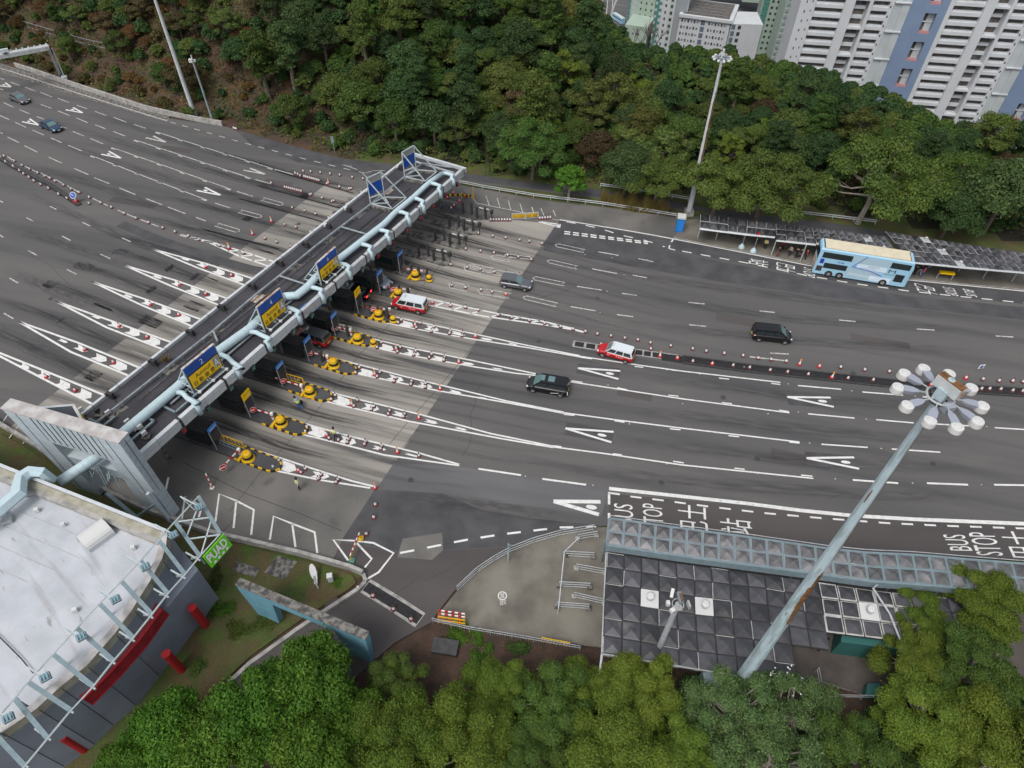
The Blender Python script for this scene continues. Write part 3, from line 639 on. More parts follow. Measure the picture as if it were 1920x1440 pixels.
# ================================================================ TOLL CANOPY
F0 = P(246, 868, 7); F1 = P(872, 315, 7); B0 = P(152, 777, 6.8); B1 = P(779, 294, 6.8)
U = (F1-F0).normalized(); U.z = 0; U.normalize(); V = Vector((-U.y, U.x, 0)); LC = (F1-F0).length; WC = 9.2
def C(u, v, z): return Vector((F0.x, F0.y, 0))+U*u+V*v+Vector((0, 0, z))
can = empty('toll_canopy', C(0, 0, 0), 0, 'long flat-roofed toll plaza canopy spanning all the toll lanes', 'canopy')
def cpart(mb_, name, par=None, **k):
    o = mb_.build(name, **k); o.parent = par or can
    if not par: o.matrix_parent_inverse = Matrix.Translation(-can.location)
    return o
RU = U.to_2d().angle_signed(Vector((1, 0))) if False else math.atan2(U.y, U.x)
b = MB(); b.box(C(LC/2+.1, WC/2+.15, 6.2), (LC-.5, WC-.5, .7), 'canopy_deck', RU); 
for k in range(1, 20): b.box(C(k*3.05, WC*.32, 6.56), (.06, WC*.5, .04), 'dark_grey', RU)
for k in range(9):      # grimy patches of patched membrane, raised felt strips
    b.box(C(4+k*6.6, 6.6, 6.565), (1.6, .9, .03), 'rust_light' if k % 4 == 3 else 'concrete_stained', RU)
cpart(b, 'roof_deck')
b = MB(); k = 0; u = 0.0
while u < LC-.2:                      # front fascia of metal panels with open joints
    e = min(u+3.02, LC); mm = 'fascia_white' if u < 24 else 'fascia_grey'; slot = k % 2 == 1 and u > 3
    b.box(C((u+e-(.3 if slot else 0))/2, .22, 6.45+(.03 if k % 3 == 1 else 0)), (e-u-.035-(.3 if slot else 0), .46, 1.2-(.06 if k % 3 == 1 else 0)), mm, RU)
    b.box(C((u+e)/2, .24, 6.5), (e-u+.02, .38, .8), 'dark_grey', RU)
    u = e; k += 1
b.box(C(LC/2, -.012, 6.47), (LC-.4, .012, .03), 'lamp_grey', RU)
fas = cpart(b, 'front_fascia')
b = MB(); b.box(C(LC/2, WC+.05, 6.55), (LC-1.5, .32, .75), 'fascia_white', RU); 
for kk in range(1, 19): b.box(C(kk*3.1, WC+.05, 6.55), (.05, .34, .77), 'dark_grey', RU)
cpart(b, 'rear_fascia')
b = MB(); b.box(C(LC+.1, WC/2+.1, 6.6), (.35, WC+.3, .7), 'fascia_white', RU); b.box(C(LC-1.6, WC/2, 6.75), (.2, WC*.8, .2), 'fascia_grey', RU); cpart(b, 'end_fascia')
def cpx(lst, z): return [P(x, y, z) for x, y in lst]
b = MB(); D1 = cpx([(110, 905), (182, 857), (217, 823), (328, 730), (400, 665), (467, 617), (533, 556)], 7.4)
b.tube(D1, .5, 'duct_blue', 12)
for i in range(60):
    q = along(D1, 1+i*.62)
    if i*.62 < plen(D1)-2: b.tube([q, q+(D1[-1]-D1[0]).normalized()*.05], .525, 'duct_blue', 12, cap=False)
b.tube(cpx([(533, 556), (556, 554), (578, 537), (592, 520), (672, 457), (720, 420), (740, 399), (775, 370), (805, 342), (829, 325)], 7.4), [.48, .48, .46, .44, .42, .4, .38, .36, .35, .3], 'duct_blue', 12)
duct = cpart(b, 'main_duct', smooth=True)
for pts in ([(328, 735), (343, 737), (352, 747), (373, 757), (382, 766)], [(410, 663), (427, 670), (437, 680), (455, 691), (461, 700)], [(465, 622), (480, 623), (490, 628), (507, 636), (512, 645)], [(540, 577), (550, 580), (562, 586), (569, 594)],
            [(580, 538), (592, 540), (604, 544), (609, 553)], [(637, 494), (648, 496), (656, 501), (659, 508)], [(672, 457), (685, 459), (696, 463), (699, 471)], [(704, 430), (718, 432), (729, 435), (731, 442)],
            [(742, 397), (755, 398), (765, 402), (768, 408)], [(770, 371), (783, 373), (794, 378), (796, 384)], [(804, 343), (816, 345), (826, 349), (828, 356)], [(829, 325), (838, 325), (849, 329), (851, 334)]):
    W_ = cpx(pts, 7.3); e = W_[-1]; g = C((e-F0).dot(U), -.22, 7.0)
    W_[-1] = g+V*.35+Vector((0, 0, .22)); W_ += [g, Vector((g.x, g.y, 5.95))]
    bb = MB(); bb.tube(W_, .27, 'duct_blue', 10); cpart(bb, 'duct_branch', smooth=True)
b = MB(); RP = cpx([(173, 798), (400, 620), (480, 552), (524, 517), (592, 461), (639, 425), (687, 389), (750, 338), (792, 306), (850, 314)], 7.0)
b.tube(RP, .13, 'pipe_grey', 8)
for a, c in [((524, 517), (575, 534)), ((639, 425), (690, 440)), ((400, 620), (408, 640)), ((173, 798), (222, 818))]: b.tube(cpx([a, c], 7.0), .12, 'pipe_grey', 8)
for i in range(2, 56, 3):
    q = along(RP, i); b.box((q.x, q.y, 6.75), (.25, .25, .45), 'pipe_grey', RU)
cpart(b, 'roof_pipe', smooth=False)
b = MB(); RP = [C(u, 2.55, 6.85) for u in (7, 20, 34, 48, LC-3)]
b.tube(RP, .12, 'pipe_grey', 8); b.tube([C(2, 4.2, 6.75), C(30, 4.6, 6.75), C(LC-8, 4.3, 6.75)], .06, 'dark_grey', 6); b.box(C(24, 4.0, 6.58), (40, .5, .04), 'dark_grey', RU); b.tube([C(2, 4.5, 6.75), C(22, 5.1, 6.75)], .05, 'dark_grey', 6)
b.tube([C(6, 5.9, 6.72), C(40, 5.9, 6.72)], .04, 'concrete_stained', 6)
cpart(b, 'cable_run')
b = MB()        # access grating and floodlights beside the portal
for (u0, v0, u1, v1) in ((.6, 2.2, .6, 9), (.6, 2.2, 4.6, 2.2), (4.6, 2.2, 4.6, 4), (4.6, 4, 6.4, 4), (6.4, 4, 6.4, 1.2), (6.4, 1.2, 13, 1.2), (.6, 6, 3.2, 6), (1.8, 5, 1.8, 8)): b.bar(C(u0, v0, 6.95), C(u1, v1, 6.95), .22, .1, 'steel_blue')
cpart(b, 'roof_walkway')
for (px, py) in ((182, 770), (202, 773), (238, 790), (254, 803), (262, 800), (270, 812), (150, 768)):
    q = P(px, py, 7.2); bb = MB(); bb.box(q, (.5, .2, .42), 'lamp_white' if px != 182 else 'steel_dark', 1.0); bb.box(q-Vector((0, 0, .35)), (.08, .08, .4), 'steel_dark'); bb.box(q-Vector((0, 0, .52)), (.8, .7, .12), 'concrete_stained'); cpart(bb, 'floodlight')
b = MB()
for k in range(20):
    bb = C(1.5+k*3, 4.6, 0)
    if k % 3 == 1:
        for v_ in (3.6, 7.6): q_ = MB(); q_.tube([C(1.5+k*3, v_, .1), C(1.5+k*3, v_, 5.9)], .22, 'concrete_stained', 10); cpart(q_, 'column')
lab = ['rearward facing black spotlight on the back edge of the canopy roof, %s from the portal']
for i, (px, py) in enumerate([(209, 742), (289, 680), (359, 624), (418, 577), (475, 537), (527, 494), (575, 459), (617, 424), (655, 393), (695, 359), (752, 314)]):
    q = P(px, py, 7.0); bb = MB(); bb.box(q, (.35, .5, .75), 'steel_dark', RU+.2); bb.bar(q-Vector((0, 0, .3)), q+Vector((.5, -.5, -.45)), .1, .1, 'steel_dark'); bb.box(q+Vector((.55, -.6, -.5)), (1.1, .9, .08), 'concrete_stained', RU)
    bb.box(q-U*.0+V*.6, (.5, .25, .3), 'steel_dark' if i < 7 else 'lamp_white', RU)
    tag(bb.build('lane_signal'), 'dark lane signal box on the rear roof edge, %s counting from the tiled portal' % ordn(i), 'signal', 'signal boxes along the rear canopy edge')
q = P(311, 676, 6.7); b = MB()
for i in range(60):
    a = random.random()*6.28; r = random.random()*.7; b.bar(q+Vector((math.cos(a)*r*.4, math.sin(a)*r*.4, 0)), q+Vector((math.cos(a)*r, math.sin(a)*r, .2+random.random()*.45)), .05, .02, 'straw')
tag(b.build('roof_weed'), 'yellowish weed tuft growing on the canopy roof', 'plant')

# ---- tiled portal frame at the near end
pt = P(5, 765, 12); pb = P(225, 830, 12); e1 = (pb-pt); PW = e1.length; e1.normalize(); e2 = Vector((-e1.y, e1.x, 0))     # e2 points to the canopy side
if e2.dot(U) < 0: e2 = -e2
por = empty('tiled_portal', pt-Vector((0, 0, 12)), 0, 'big pale tiled portal frame standing astride the near end of the canopy', 'portal')
def pp_(a, z, dpt=0): return pt+e1*a+e2*dpt+Vector((0, 0, z-12))
def panel(poly, name, d0=-.1, d1=1.0, m='tile_panel', par=None):
    bb = MB(); n = len(poly); vs = [pp_(a, z, d0) for a, z in poly]+[pp_(a, z, d1) for a, z in poly]
    bb.add(vs, [tuple(range(n))[::-1], tuple(range(n, 2*n))]+[(i, (i+1) % n, (i+1) % n+n, i+n) for i in range(n)], m)
    o = bb.build(name); o.parent = par or por
    if not par: o.matrix_parent_inverse = Matrix.Translation(-por.location)
    return o
LL = P(205, 952, 0); la = (LL-pt).dot(e1)
lg = panel([(PW-3.0, 0), (PW+.25, 0), (PW, 12), (PW-2.9, 12)], 'leg'); lg2 = panel([(1.4, 0), (4.2, 0), (2.9, 12), (0, 12)], 'leg')
panel([(2.92, 8.3), (PW-2.92, 8.3), (PW-2.92, 11.99), (2.92, 11.99)], 'top_beam', d0=-.07); panel([(3.3, 4.9), (PW-2.96, 4.9), (PW-2.96, 6.2), (3.2, 6.2)], 'cross_beam', d0=.1, d1=.9)
bb = MB()
bb.box(pp_(PW/2, 12.08, .45), (PW+.1, 1.25, .16), 'portal_top', math.atan2(e1.y, e1.x)); o = bb.build('coping'); o.parent = por; o.matrix_parent_inverse = Matrix.Translation(-por.location)
bb = MB()
for zz in np.arange(.9, 11.6, 1.05):
    sl_ = zz/12; a0 = 1.4*(1-sl_); a1 = 4.2-(1.3)*sl_
    bb.bar(pp_(a0, zz, -.1), pp_(a1, zz, -.1), .03, .03, 'lamp_grey'); bb.bar(pp_(PW-2.98, zz, -.1), pp_(PW+.2, zz, -.1), .03, .03, 'lamp_grey'); bb.bar(pp_(PW+.25*(1-sl_)+.015, zz, -.1), pp_(PW+.25*(1-sl_)+.015, zz, 1), .04, .035, 'lamp_grey')
bb.bar(pp_(PW+.2, .3, .45), pp_(PW+.02, 11.8, .45), .05, .05, 'dark_grey')
for k in range(11): bb.bar(pp_(3.1+k*.72, 8.6, -.09), pp_(3.1+k*.72-.1, 11.8, -.09), .05, .06, 'steel_dark')
for a in (1.4, PW-1.5): bb.bar(pp_(a+.6, .3, -.115), pp_(a, 11.9, -.115), .03, .05, 'dark_grey')
o = bb.build('panel_joints'); o.parent = por; o.matrix_parent_inverse = Matrix.Translation(-por.location)
bb = MB()    # service brackets and pipes inside the portal
for i in range(9):
    a = 6.5+i*.25; bb.bar(pp_(6.2+i*.45, 6.6+(i % 3)*.5, -.6), pp_(6.8+i*.45, 5.2+(i % 4)*.6, -1.2), .09, .09, 'steel_blue')
bb.bar(pp_(8.5, 4.5, -1.5), pp_(11, 1.2, -1.8), .35, .35, 'steel_blue'); bb.bar(pp_(12.6, 3.2, -.6), pp_(9.5, .6, -2), .2, .2, 'steel_blue'); bb.bar(pp_(12.5, 4.9, -.5), pp_(13, .1, -.5), .35, .3, 'tile_panel')
o = bb.build('service_brackets'); o.parent = por; o.matrix_parent_inverse = Matrix.Translation(-por.location)
# folded triangular screen behind the portal
bb = MB(); t0 = P(66, 765, 9.6); t1 = P(137, 759, 9.6); t2 = P(160, 800, 9.6)
for a, c, m_ in ((t0, t1, 'wall_grey'), (t1, t2, 'sign_yellow')):
    n = (c-a).cross(Vector((0, 0, 1))).normalized()*.12
    bb.prism([(a-n).to_2d(), (c-n).to_2d(), (c+n).to_2d(), (a+n).to_2d()], 6.3, 9.6, m_, 'fascia_white')
tag(bb.build('roof_screen'), 'folded grey and yellow screen standing behind the tiled portal', 'screen')

# ---- boards on the canopy roof
def board(TL, TR, BR, BL, num, zb=7.3, ugly=False, h=None):
    b0 = P(*BL, zb); b1 = P(*BR, zb); ux = b1-b0
    if h is None:
        rt_ = P(*TL, zb); h = (CAM_H-zb)*(1-b0.to_2d().length/rt_.to_2d().length)
    uz = Vector((0, 0, h)); nn = ux.cross(uz).normalized()
    if nn.dot(Vector((0, 0, CAM_H))-b0) < 0: nn = -nn
    if nn.y > 0: nn = -nn
    return b0, ux, uz, nn
def slabq(mb_, o, ux, uy, n, t, m):
    vs = [o, o+ux, o+ux+uy, o+uy]; vs += [v-n*t for v in vs]
    mb_.add(vs, [(0, 1, 2, 3), (4, 7, 6, 5), (0, 4, 5, 1), (1, 5, 6, 2), (2, 6, 7, 3), (3, 7, 4, 0)], m)
for (TL, TR, BR, BL, num) in (((345, 692), (405, 643), (419, 685), (363, 732), '2'), ((482, 577), (530, 540), (538, 580), (497, 616), '4'), ((596, 494), (631, 462), (637, 496), (603, 527), '6')):
    b0, ux, uz, nn = board(TL, TR, BR, BL, num)
    root = empty('autotoll_board', (b0+ux/2)*1.0, 0, 'yellow and blue overhead toll board numbered %s on the canopy roof' % num, 'sign', 'numbered boards on the canopy roof')
    def bp_(m_, nm, par=None):
        o = m_.build(nm); o.parent = par or root
        if not par: o.matrix_parent_inverse = Matrix.Translation(-root.location)
        return o
    bb = MB(); slabq(bb, b0-nn*.06, ux, uz*.995, nn, .25, 'rust_light'); slabq(bb, b0-ux*.02-uz*.02-nn*.05, ux*.02, uz*1.02, nn, .2, 'steel_white'); slabq(bb, b0+ux-uz*.02-nn*.05, ux*.015, uz*1.02, nn, .2, 'steel_white'); slabq(bb, b0-ux*.02-uz*.025-nn*.05, ux*1.04, uz*.025, nn, .2, 'steel_white'); bp_(bb, 'frame')
    bb = MB(); slabq(bb, b0+ux*.01+uz*.63, ux*.97, uz*.35, nn, .05, 'sign_blue'); blue = bp_(bb, 'number_panel')
    bb = MB(); slabq(bb, b0+ux*.005+uz*.0, ux*.985, uz*.61, nn, .05, 'black'); slabq(bb, b0+ux*.03+uz*.03+nn*.006, ux*.935, uz*.55, nn, .05, 'sign_yellow'); yel = bp_(bb, 'legend_panel')
    bb = MB(); text_mesh(bb, num, b0+ux*.46+uz*.69+nn*.02, ux*.09, uz*.2, 'white'); bp_(bb, 'number', blue)
    bb = MB(); text_mesh(bb, 'Autotoll', b0+ux*.2+uz*.34+nn*.02, ux*.48, uz*.17, 'black'); text_mesh(bb, '自 動 繳 費', b0+ux*.09+uz*.08+nn*.02, ux*.66, uz*.2, 'black'); bp_(bb, 'lettering', yel)
    bb = MB(); slabq(bb, b0+ux*.77+uz*.13+nn*.016, ux*.18, uz*.43, nn, .04, 'sign_grey'); text_mesh(bb, 'A', b0+ux*.785+uz*.17+nn*.025, ux*.15, uz*.34, 'white'); bp_(bb, 'emblem', yel)
    bb = MB()
    for f in (0.0, .5, 1.0):
        q = b0+ux*f-nn*.2; bb.bar(q+uz*.95, q-nn*2.6-Vector((0, 0, .7)), .1, .1, 'duct_blue'); bb.bar(q+uz*.1, q-nn*1.7+Vector((0, 0, .4)), .1, .1, 'duct_blue'); bb.bar(q+Vector((0, 0, -.7)), q+uz*.9, .12, .12, 'duct_blue')
        bb.bar(q-Vector((0, 0, .6)), q-nn*2.6-Vector((0, 0, .7)), .1, .1, 'duct_blue'); bb.bar(q+uz*.45, q-nn*1.5+Vector((0, 0, -.6)), .09, .09, 'duct_blue')
    bb.bar(b0+nn*.6-Vector((0, 0, .1)), b0+ux+nn*.6-Vector((0, 0, .1)), .09, .09, 'steel_white')
    for f in (.05, .5, .95): bb.bar(b0+ux*f, b0+ux*f+nn*.6-Vector((0, 0, .1)), .07, .07, 'steel_white'); bb.box(b0+ux*f+nn*.62-Vector((0, 0, .08)), (.3, .3, .15), 'lamp_white')
    bp_(bb, 'support_frame')
for i, (TL, TR, BR, BL, f0, f1) in enumerate((((686, 336), (714, 316), (719, 355), (692.5, 367.5), (736, 392), (762, 371)), ((752, 287), (776, 270), (779, 304), (757, 317), (797, 340), (819, 322)))):
    b0, ux, uz, nn = board(TL, TR, BR, BL, '', zb=8.2)
    root = empty('blank_board', b0+ux/2, 0, ('blank grey and blue board in a braced white frame, second from the far canopy end', 'blank grey and blue board in a braced white frame at the far canopy end')[i], 'sign', 'unlettered boards on the canopy roof')
    def bp2(m_, nm):
        o = m_.build(nm); o.parent = root; o.matrix_parent_inverse = Matrix.Translation(-root.location); return o
    bb = MB(); slabq(bb, b0, ux, uz*.66, nn, .12, 'sign_blue'); bp2(bb, 'blue_panel')
    bb = MB(); slabq(bb, b0+uz*.67, ux, uz*.33, nn, .12, 'sign_grey'); slabq(bb, b0+uz*.655+nn*.01, ux, uz*.03, nn, .12, 'rust_light'); bp2(bb, 'grey_panel')
    bb = MB()
    a = b0-Vector((0, 0, 1.2)); c_ = b0+ux-Vector((0, 0, 1.2)); g0 = P(*f0, 6.9); g1 = P(*f1, 6.9)
    for (q, r_) in ((a, b0+uz*1.03), (c_, b0+ux+uz*1.03), (b0+uz*1.03, b0+ux+uz*1.03), (b0+uz*1.03, g0), (b0+ux+uz*1.03, g1), (a, g0), (c_, g1), (g0, g1), (a, (g0+c_)/2), (b0-Vector((0, 0, .3)), (b0+uz+g0)/2), (a, c_), (c_-Vector((0, 0, .1)), (c_+g0)/2)): bb.bar(q, r_, .13, .13, 'steel_white')
    bb.bar(a-ux*.1-Vector((0, 0, .25)), g0-ux*.1-Vector((0, 0, .15)), .45, .35, 'concrete_stained'); bb.bar(c_+ux*.05-Vector((0, 0, .25)), g1-Vector((0, 0, .15)), .45, .35, 'concrete_stained')
    bp2(bb, 'braced_frame')

# ================================================================ TOLL ISLANDS, BOOTHS, CUSHIONS, ARMS
ISL = [((188, 752), (527, 879)), ((255, 702), (576, 811)), ((320, 651), (622, 748)), ((376, 609), (668, 698)), ((425, 568), (701, 645)), ((475, 531), (738, 601)), ((507, 496), (755, 556)), ((556, 455), (806, 525)),
       ((592, 425), (846, 497)), ((622, 398), (873, 466)), ((650, 372), (894.6, 439)), ((690, 348), (905, 412))]
IDIR = []
for i, (a, c) in enumerate(ISL):
    A_, Cc = P(*a), P(*c); t = (Cc-A_).normalized(); IDIR.append((A_, Cc, t)); n = Vector((-t.y, t.x, 0)); wd = .85 if i < 6 else .75
    pts = [A_-n*.2+t*.2, A_+t*1.8-n*wd, Cc-t*.9-n*wd*.95, Cc-t*.25-n*wd*.5, Cc, Cc-t*.25+n*wd*.5, Cc-t*.9+n*wd*.95, A_+t*1.8+n*wd, A_+n*.2+t*.2]
    b = MB(); b.prism([(p.x, p.y) for p in pts], -.05, .2, 'concrete_stained' if i > 3 else 'dark_grey', 'concrete_stained' if i in (8, 9, 10, 7) else 'asphalt_dark')
    o = tag(b.build('toll_island'), 'kerbed toll lane island, %s counting up from the tiled portal' % ordn(i), 'traffic island', 'islands between the toll lanes')
    if i < 6:                   # black and yellow kerb ends
        bb = MB(); K = [Cc-t*5.2-n*wd*1.04, Cc-t*.9-n*wd*1.0, Cc-t*.2-n*wd*.52, Cc+t*.06, Cc-t*.2+n*wd*.52, Cc-t*.9+n*wd*1.0, Cc-t*5.2+n*wd*1.04]
        K = [Vector((p.x, p.y, .13)) for p in K]; L = plen(K); s = 0; j = 0
        while s < L: bb.bar(along(K, s), along(K, min(L, s+.5)), .14, .27, 'yellow' if j % 2 == 0 else 'black'); s += .5; j += 1
        o2 = bb.build('striped_kerb'); o2.parent = o
NORM = Vector((0, 0, 1))
def stain_mat(name, col, k_, sc):
    m = bpy.data.materials.new(name); m.use_nodes = True; n = m.node_tree; L = n.links; b = n.nodes['Principled BSDF']; b.inputs['Base Color'].default_value = (*col, 1); b.inputs['Roughness'].default_value = .7
    uv = n.nodes.new('ShaderNodeUVMap'); sx = n.nodes.new('ShaderNodeSeparateXYZ'); L.new(uv.outputs[0], sx.inputs[0])
    def mth(op, a, v=None):
        q = n.nodes.new('ShaderNodeMath'); q.operation = op; q.use_clamp = op in ('MULTIPLY', 'SUBTRACT') and False
        L.new(a, q.inputs[0])
        if v is not None:
            if isinstance(v, float): q.inputs[1].default_value = v
            else: L.new(v, q.inputs[1])
        return q.outputs[0]
    def bell(o_): a = mth('MULTIPLY', mth('ABSOLUTE', mth('SUBTRACT', o_, .5)), 2.0); q = n.nodes.new('ShaderNodeMapRange'); q.interpolation_type = 'SMOOTHSTEP'; L.new(a, q.inputs[0]); q.inputs[1].default_value = .25; q.inputs[2].default_value = 1; q.inputs[3].default_value = 1; q.inputs[4].default_value = 0; return q.outputs[0]
    tc = n.nodes.new('ShaderNodeMapping'); L.new(uv.outputs[0], tc.inputs[0]); tc.inputs['Scale'].default_value = (sc, 2.2, 1); nz = n.nodes.new('ShaderNodeTexNoise'); nz.inputs['Scale'].default_value = 3; nz.inputs['Detail'].default_value = 7; L.new(tc.outputs[0], nz.inputs['Vector'])
    r = n.nodes.new('ShaderNodeMapRange'); L.new(nz.outputs[0], r.inputs[0]); r.inputs[1].default_value = .3; r.inputs[2].default_value = .72
    f = mth('MULTIPLY', mth('MULTIPLY', mth('MULTIPLY', bell(sx.outputs[0]), bell(sx.outputs[1])), r.outputs[0]), k_)
    t = n.nodes.new('ShaderNodeBsdfTransparent'); ms = n.nodes.new('ShaderNodeMixShader'); o = n.nodes['Material Output']; L.new(f, ms.inputs[0]); L.new(t.outputs[0], ms.inputs[1]); L.new(b.outputs[0], ms.inputs[2]); L.new(ms.outputs[0], o.inputs[0]); MATS[name] = m
stain_mat('oil_stain', (.03, .03, .034), .8, 3.0); stain_mat('tyre_stain', (.045, .045, .048), .38, 6.0)
SV, SF, SU, SM = [], [], [], []
def stain(pts, wd, m=0, z=.0092):
    pts = [Vector(p) for p in pts]; L = plen(pts); n = max(6, int(L/3)); cc = [along(pts, L*i/n) for i in range(n+1)]; o = len(SV)
    for i, p in enumerate(cc):
        t = cc[min(i+1, n)]-cc[max(i-1, 0)]; t.normalize(); nn = Vector((-t.y, t.x, 0))*wd/2
        for v_, q in ((0, p-nn), (1, p+nn)): SV.append((q.x, q.y, z)); SU.append((i/n, v_))
    for i in range(n): SF.append((o+2*i, o+2*i+2, o+2*i+3, o+2*i+1)); SM.append(m)
CENT = []
for i in range(11):
    (A_, C_, t_), (A2, C2, t2) = IDIR[i], IDIR[i+1]; l0 = (A_+A2)/2; r0 = (C_+C2)/2; tt = (r0-l0).normalized()
    if i < 5: lt = (P(*LED[i][0][0])+P(*LED[i+1][0][0]))/2; rt_0 = (P(*WED[i][0][-1])+P(*WED[i+1][0][-1]))/2; CENT.append([lt-tt*14, lt, l0, r0, rt_0, rt_0+Vector((16, -1.6, 0))])
    else: CENT.append([l0-tt*30, l0, r0, r0+tt*24, r0+tt*40])
rs_ = random.Random(11)
for i, c in enumerate(CENT):
    L = plen(c); k0 = next(j for j in range(1, 200) if (along(c, L*j/200)-c[2 if i < 5 else 1]).length < L/150+1)/200*L
    stain([along(c, max(0, k0-14+j*2)) for j in range(26)], 1.9, 0); stain([along(c, k0+8+j*2) for j in range(14)], 1.2, 0, .0095)
    stain([along(c, max(0, k0-24-rs_.random()*8)+j*2) for j in range(16)], 1.5, 0, .0097)
    for off in (-.85, .85):
        pp = []
        for j in range(30):
            p = along(c, L*j/29); q = along(c, min(L, L*(j+1)/29)); t = (q-p) if j < 29 else (p-along(c, L*.96)); t.normalize(); pp.append(p+Vector((-t.y, t.x, 0))*off)
        stain(pp, .75, 1, .0099)
for l in ([(0, 235), (300, 330), (620, 430)], [(0, 290), (260, 375), (520, 470)], [(60, 215), (330, 300), (640, 395)], [(130, 200), (400, 285), (660, 365)], [(1100, 600), (1500, 640), (1920, 665)], [(1100, 545), (1500, 600), (1920, 625)], [(1060, 500), (1500, 560), (1920, 610)], [(1090, 690), (1500, 745), (1920, 775)], [(1060, 755), (1500, 805), (1920, 840)], [(1040, 810), (1500, 865), (1920, 885)], [(900, 860), (1300, 905), (1920, 945)], [(700, 930), (900, 945), (1120, 985)], [(0, 420), (300, 520)], [(0, 500), (200, 590)], [(0, 340), (200, 430), (420, 520)]):
    W_ = PL(l); stain([along(W_, plen(W_)*j/24) for j in range(25)], 2.3, 1, .0088)
me = bpy.data.meshes.new('tyre_stains'); me.from_pydata(SV, [], SF); uvl = me.uv_layers.new(name='UVMap')
for lp_ in me.loops: uvl.data[lp_.index].uv = SU[lp_.vertex_index]
me.materials.append(MATS['oil_stain']); me.materials.append(MATS['tyre_stain']); me.polygons.foreach_set('material_index', SM); o = bpy.data.objects.new('tyre_stains', me); COL.objects.link(o); tag(o, kind='structure')
def bez(name, q, t, big, lab, grp):
    root = empty(name, q, math.atan2(t.y, t.x), lab, 'crash cushion', grp)
    def rb(m_, nm, **k): o = m_.build(nm, **k); o.parent = root; return o
    s = .74 if big else .52
    bb = MB(); bb.lathe((0, 0, .2), [(.95*s, 0), (.95*s, .14*s), (.82*s, .3*s), (.76*s, .5*s)], 'yellow', 14, 1.05, .95); rb(bb, 'base', smooth=False)
    bb = MB(); bb.lathe((0, 0, .2), [(.77*s, .5*s), (.72*s, .95*s)], 'black', 14, 1.05, .95); rb(bb, 'band')
    bb = MB(); bb.lathe((0, 0, .2), [(.71*s, .95*s), (.6*s, 1.35*s), (.42*s, 1.5*s)], 'yellow', 14, 1.05, .95); bb.box((0, 0, .2+1.5*s), (.3*s, .25*s, .08), 'orange'); rb(bb, 'cap')
    if big:
        bb = MB()
        bb.box((-.75, 0, .3), (.3, 1.5, .25), 'yellow'); rb(bb, 'foot')
for i, (px, py) in enumerate([(467, 862), (529, 797), (583, 741), (627, 688), (672, 642), (711, 597), (748, 557), (779.5, 523)]):
    bez('crash_cushion', P(px, py, 0), IDIR[i][2], True, 'yellow crash cushion with a black band on the %s toll island from the portal' % ordn(i), 'large crash cushions on the islands')
for i, (px, py) in enumerate([(701, 648), (738, 604), (805, 527)]):
    bez('small_crash_cushion', P(px, py, 0), IDIR[(4, 5, 7)[i]][2], False, 'smaller yellow crash cushion at the tip of the %s toll island from the portal' % ordn((4, 5, 7)[i]), 'small crash cushions at island tips')
# drop arms with striped beam and stop disc
def arm(i, base, tip, disc, lowered=False, lab=''):
    B_ = P(*base, .25); Tt = P(*tip, 1.05); h = 1.05
    root = empty('barrier_arm', B_, 0, lab, 'barrier', 'red and white drop arms of the lanes')
    def rb(m_, nm): o = m_.build(nm); o.parent = root; o.matrix_parent_inverse = Matrix.Translation(-B_); return o
    bb = MB(); bb.box(B_+Vector((0, 0, .45)), (.22, .22, .9), 'white'); bb.box(B_+Vector((0, 0, .55)), (.24, .24, .18), 'red'); bb.box(B_+Vector((0, 0, .95)), (.3, .3, .25), 'white'); rb(bb, 'post')
    bb = MB(); a = B_+Vector((0, 0, .85)); L = (Tt-a).length; n = max(4, int(L/.42))
    for k in range(n): bb.bar(a.lerp(Tt, k/n), a.lerp(Tt, (k+1)/n), .1, .16, 'white' if k % 2 else 'red')
    rb(bb, 'beam')
    if disc:
        d_ = P(*disc, 1.1); bb = MB(); nn = Vector((0, 0, CAM_H))-d_; nn.z = 12; nn.normalize(); u_ = nn.cross(NORM).normalized(); v_ = nn.cross(u_)
        for rr, mm, off, sq in ((.36, 'white', 0, 1), (.32, 'red', .012, 1)):
            bb.add([d_+nn*(off+.04)+(u_*math.cos(a_)+v_*math.sin(a_)*sq)*rr for a_ in np.linspace(0, 2*math.pi, 16, endpoint=False)], [list(range(16))], mm)
        bb.add([d_+nn*.065+u_*x+v_*y for x, y in ((-.22, -.06), (.22, -.06), (.22, .06), (-.22, .06))], [(0, 1, 2, 3)], 'white'); rb(bb, 'stop_disc')
arm(0, (452, 853), (412, 881), (418, 876), lab='lowered barrier arm with stop disc reaching over the lane by the parking bays')
for i, (bs, tp, dc) in enumerate([((513, 786), (446, 758), (474, 768)), ((568, 733), (508, 706), (531, 714)), ((616, 678), (556, 653), (581, 662)), ((659, 628), (605, 608), (627, 616)), ((732, 590), (687, 575), (700, 580)), ((768, 553), (725, 537), (737, 543)), ((800, 518), (757, 503), None)]):
    arm(i+1, bs, tp, dc, lab='red and white barrier arm parked along the %s toll island from the portal' % ordn(i+1))
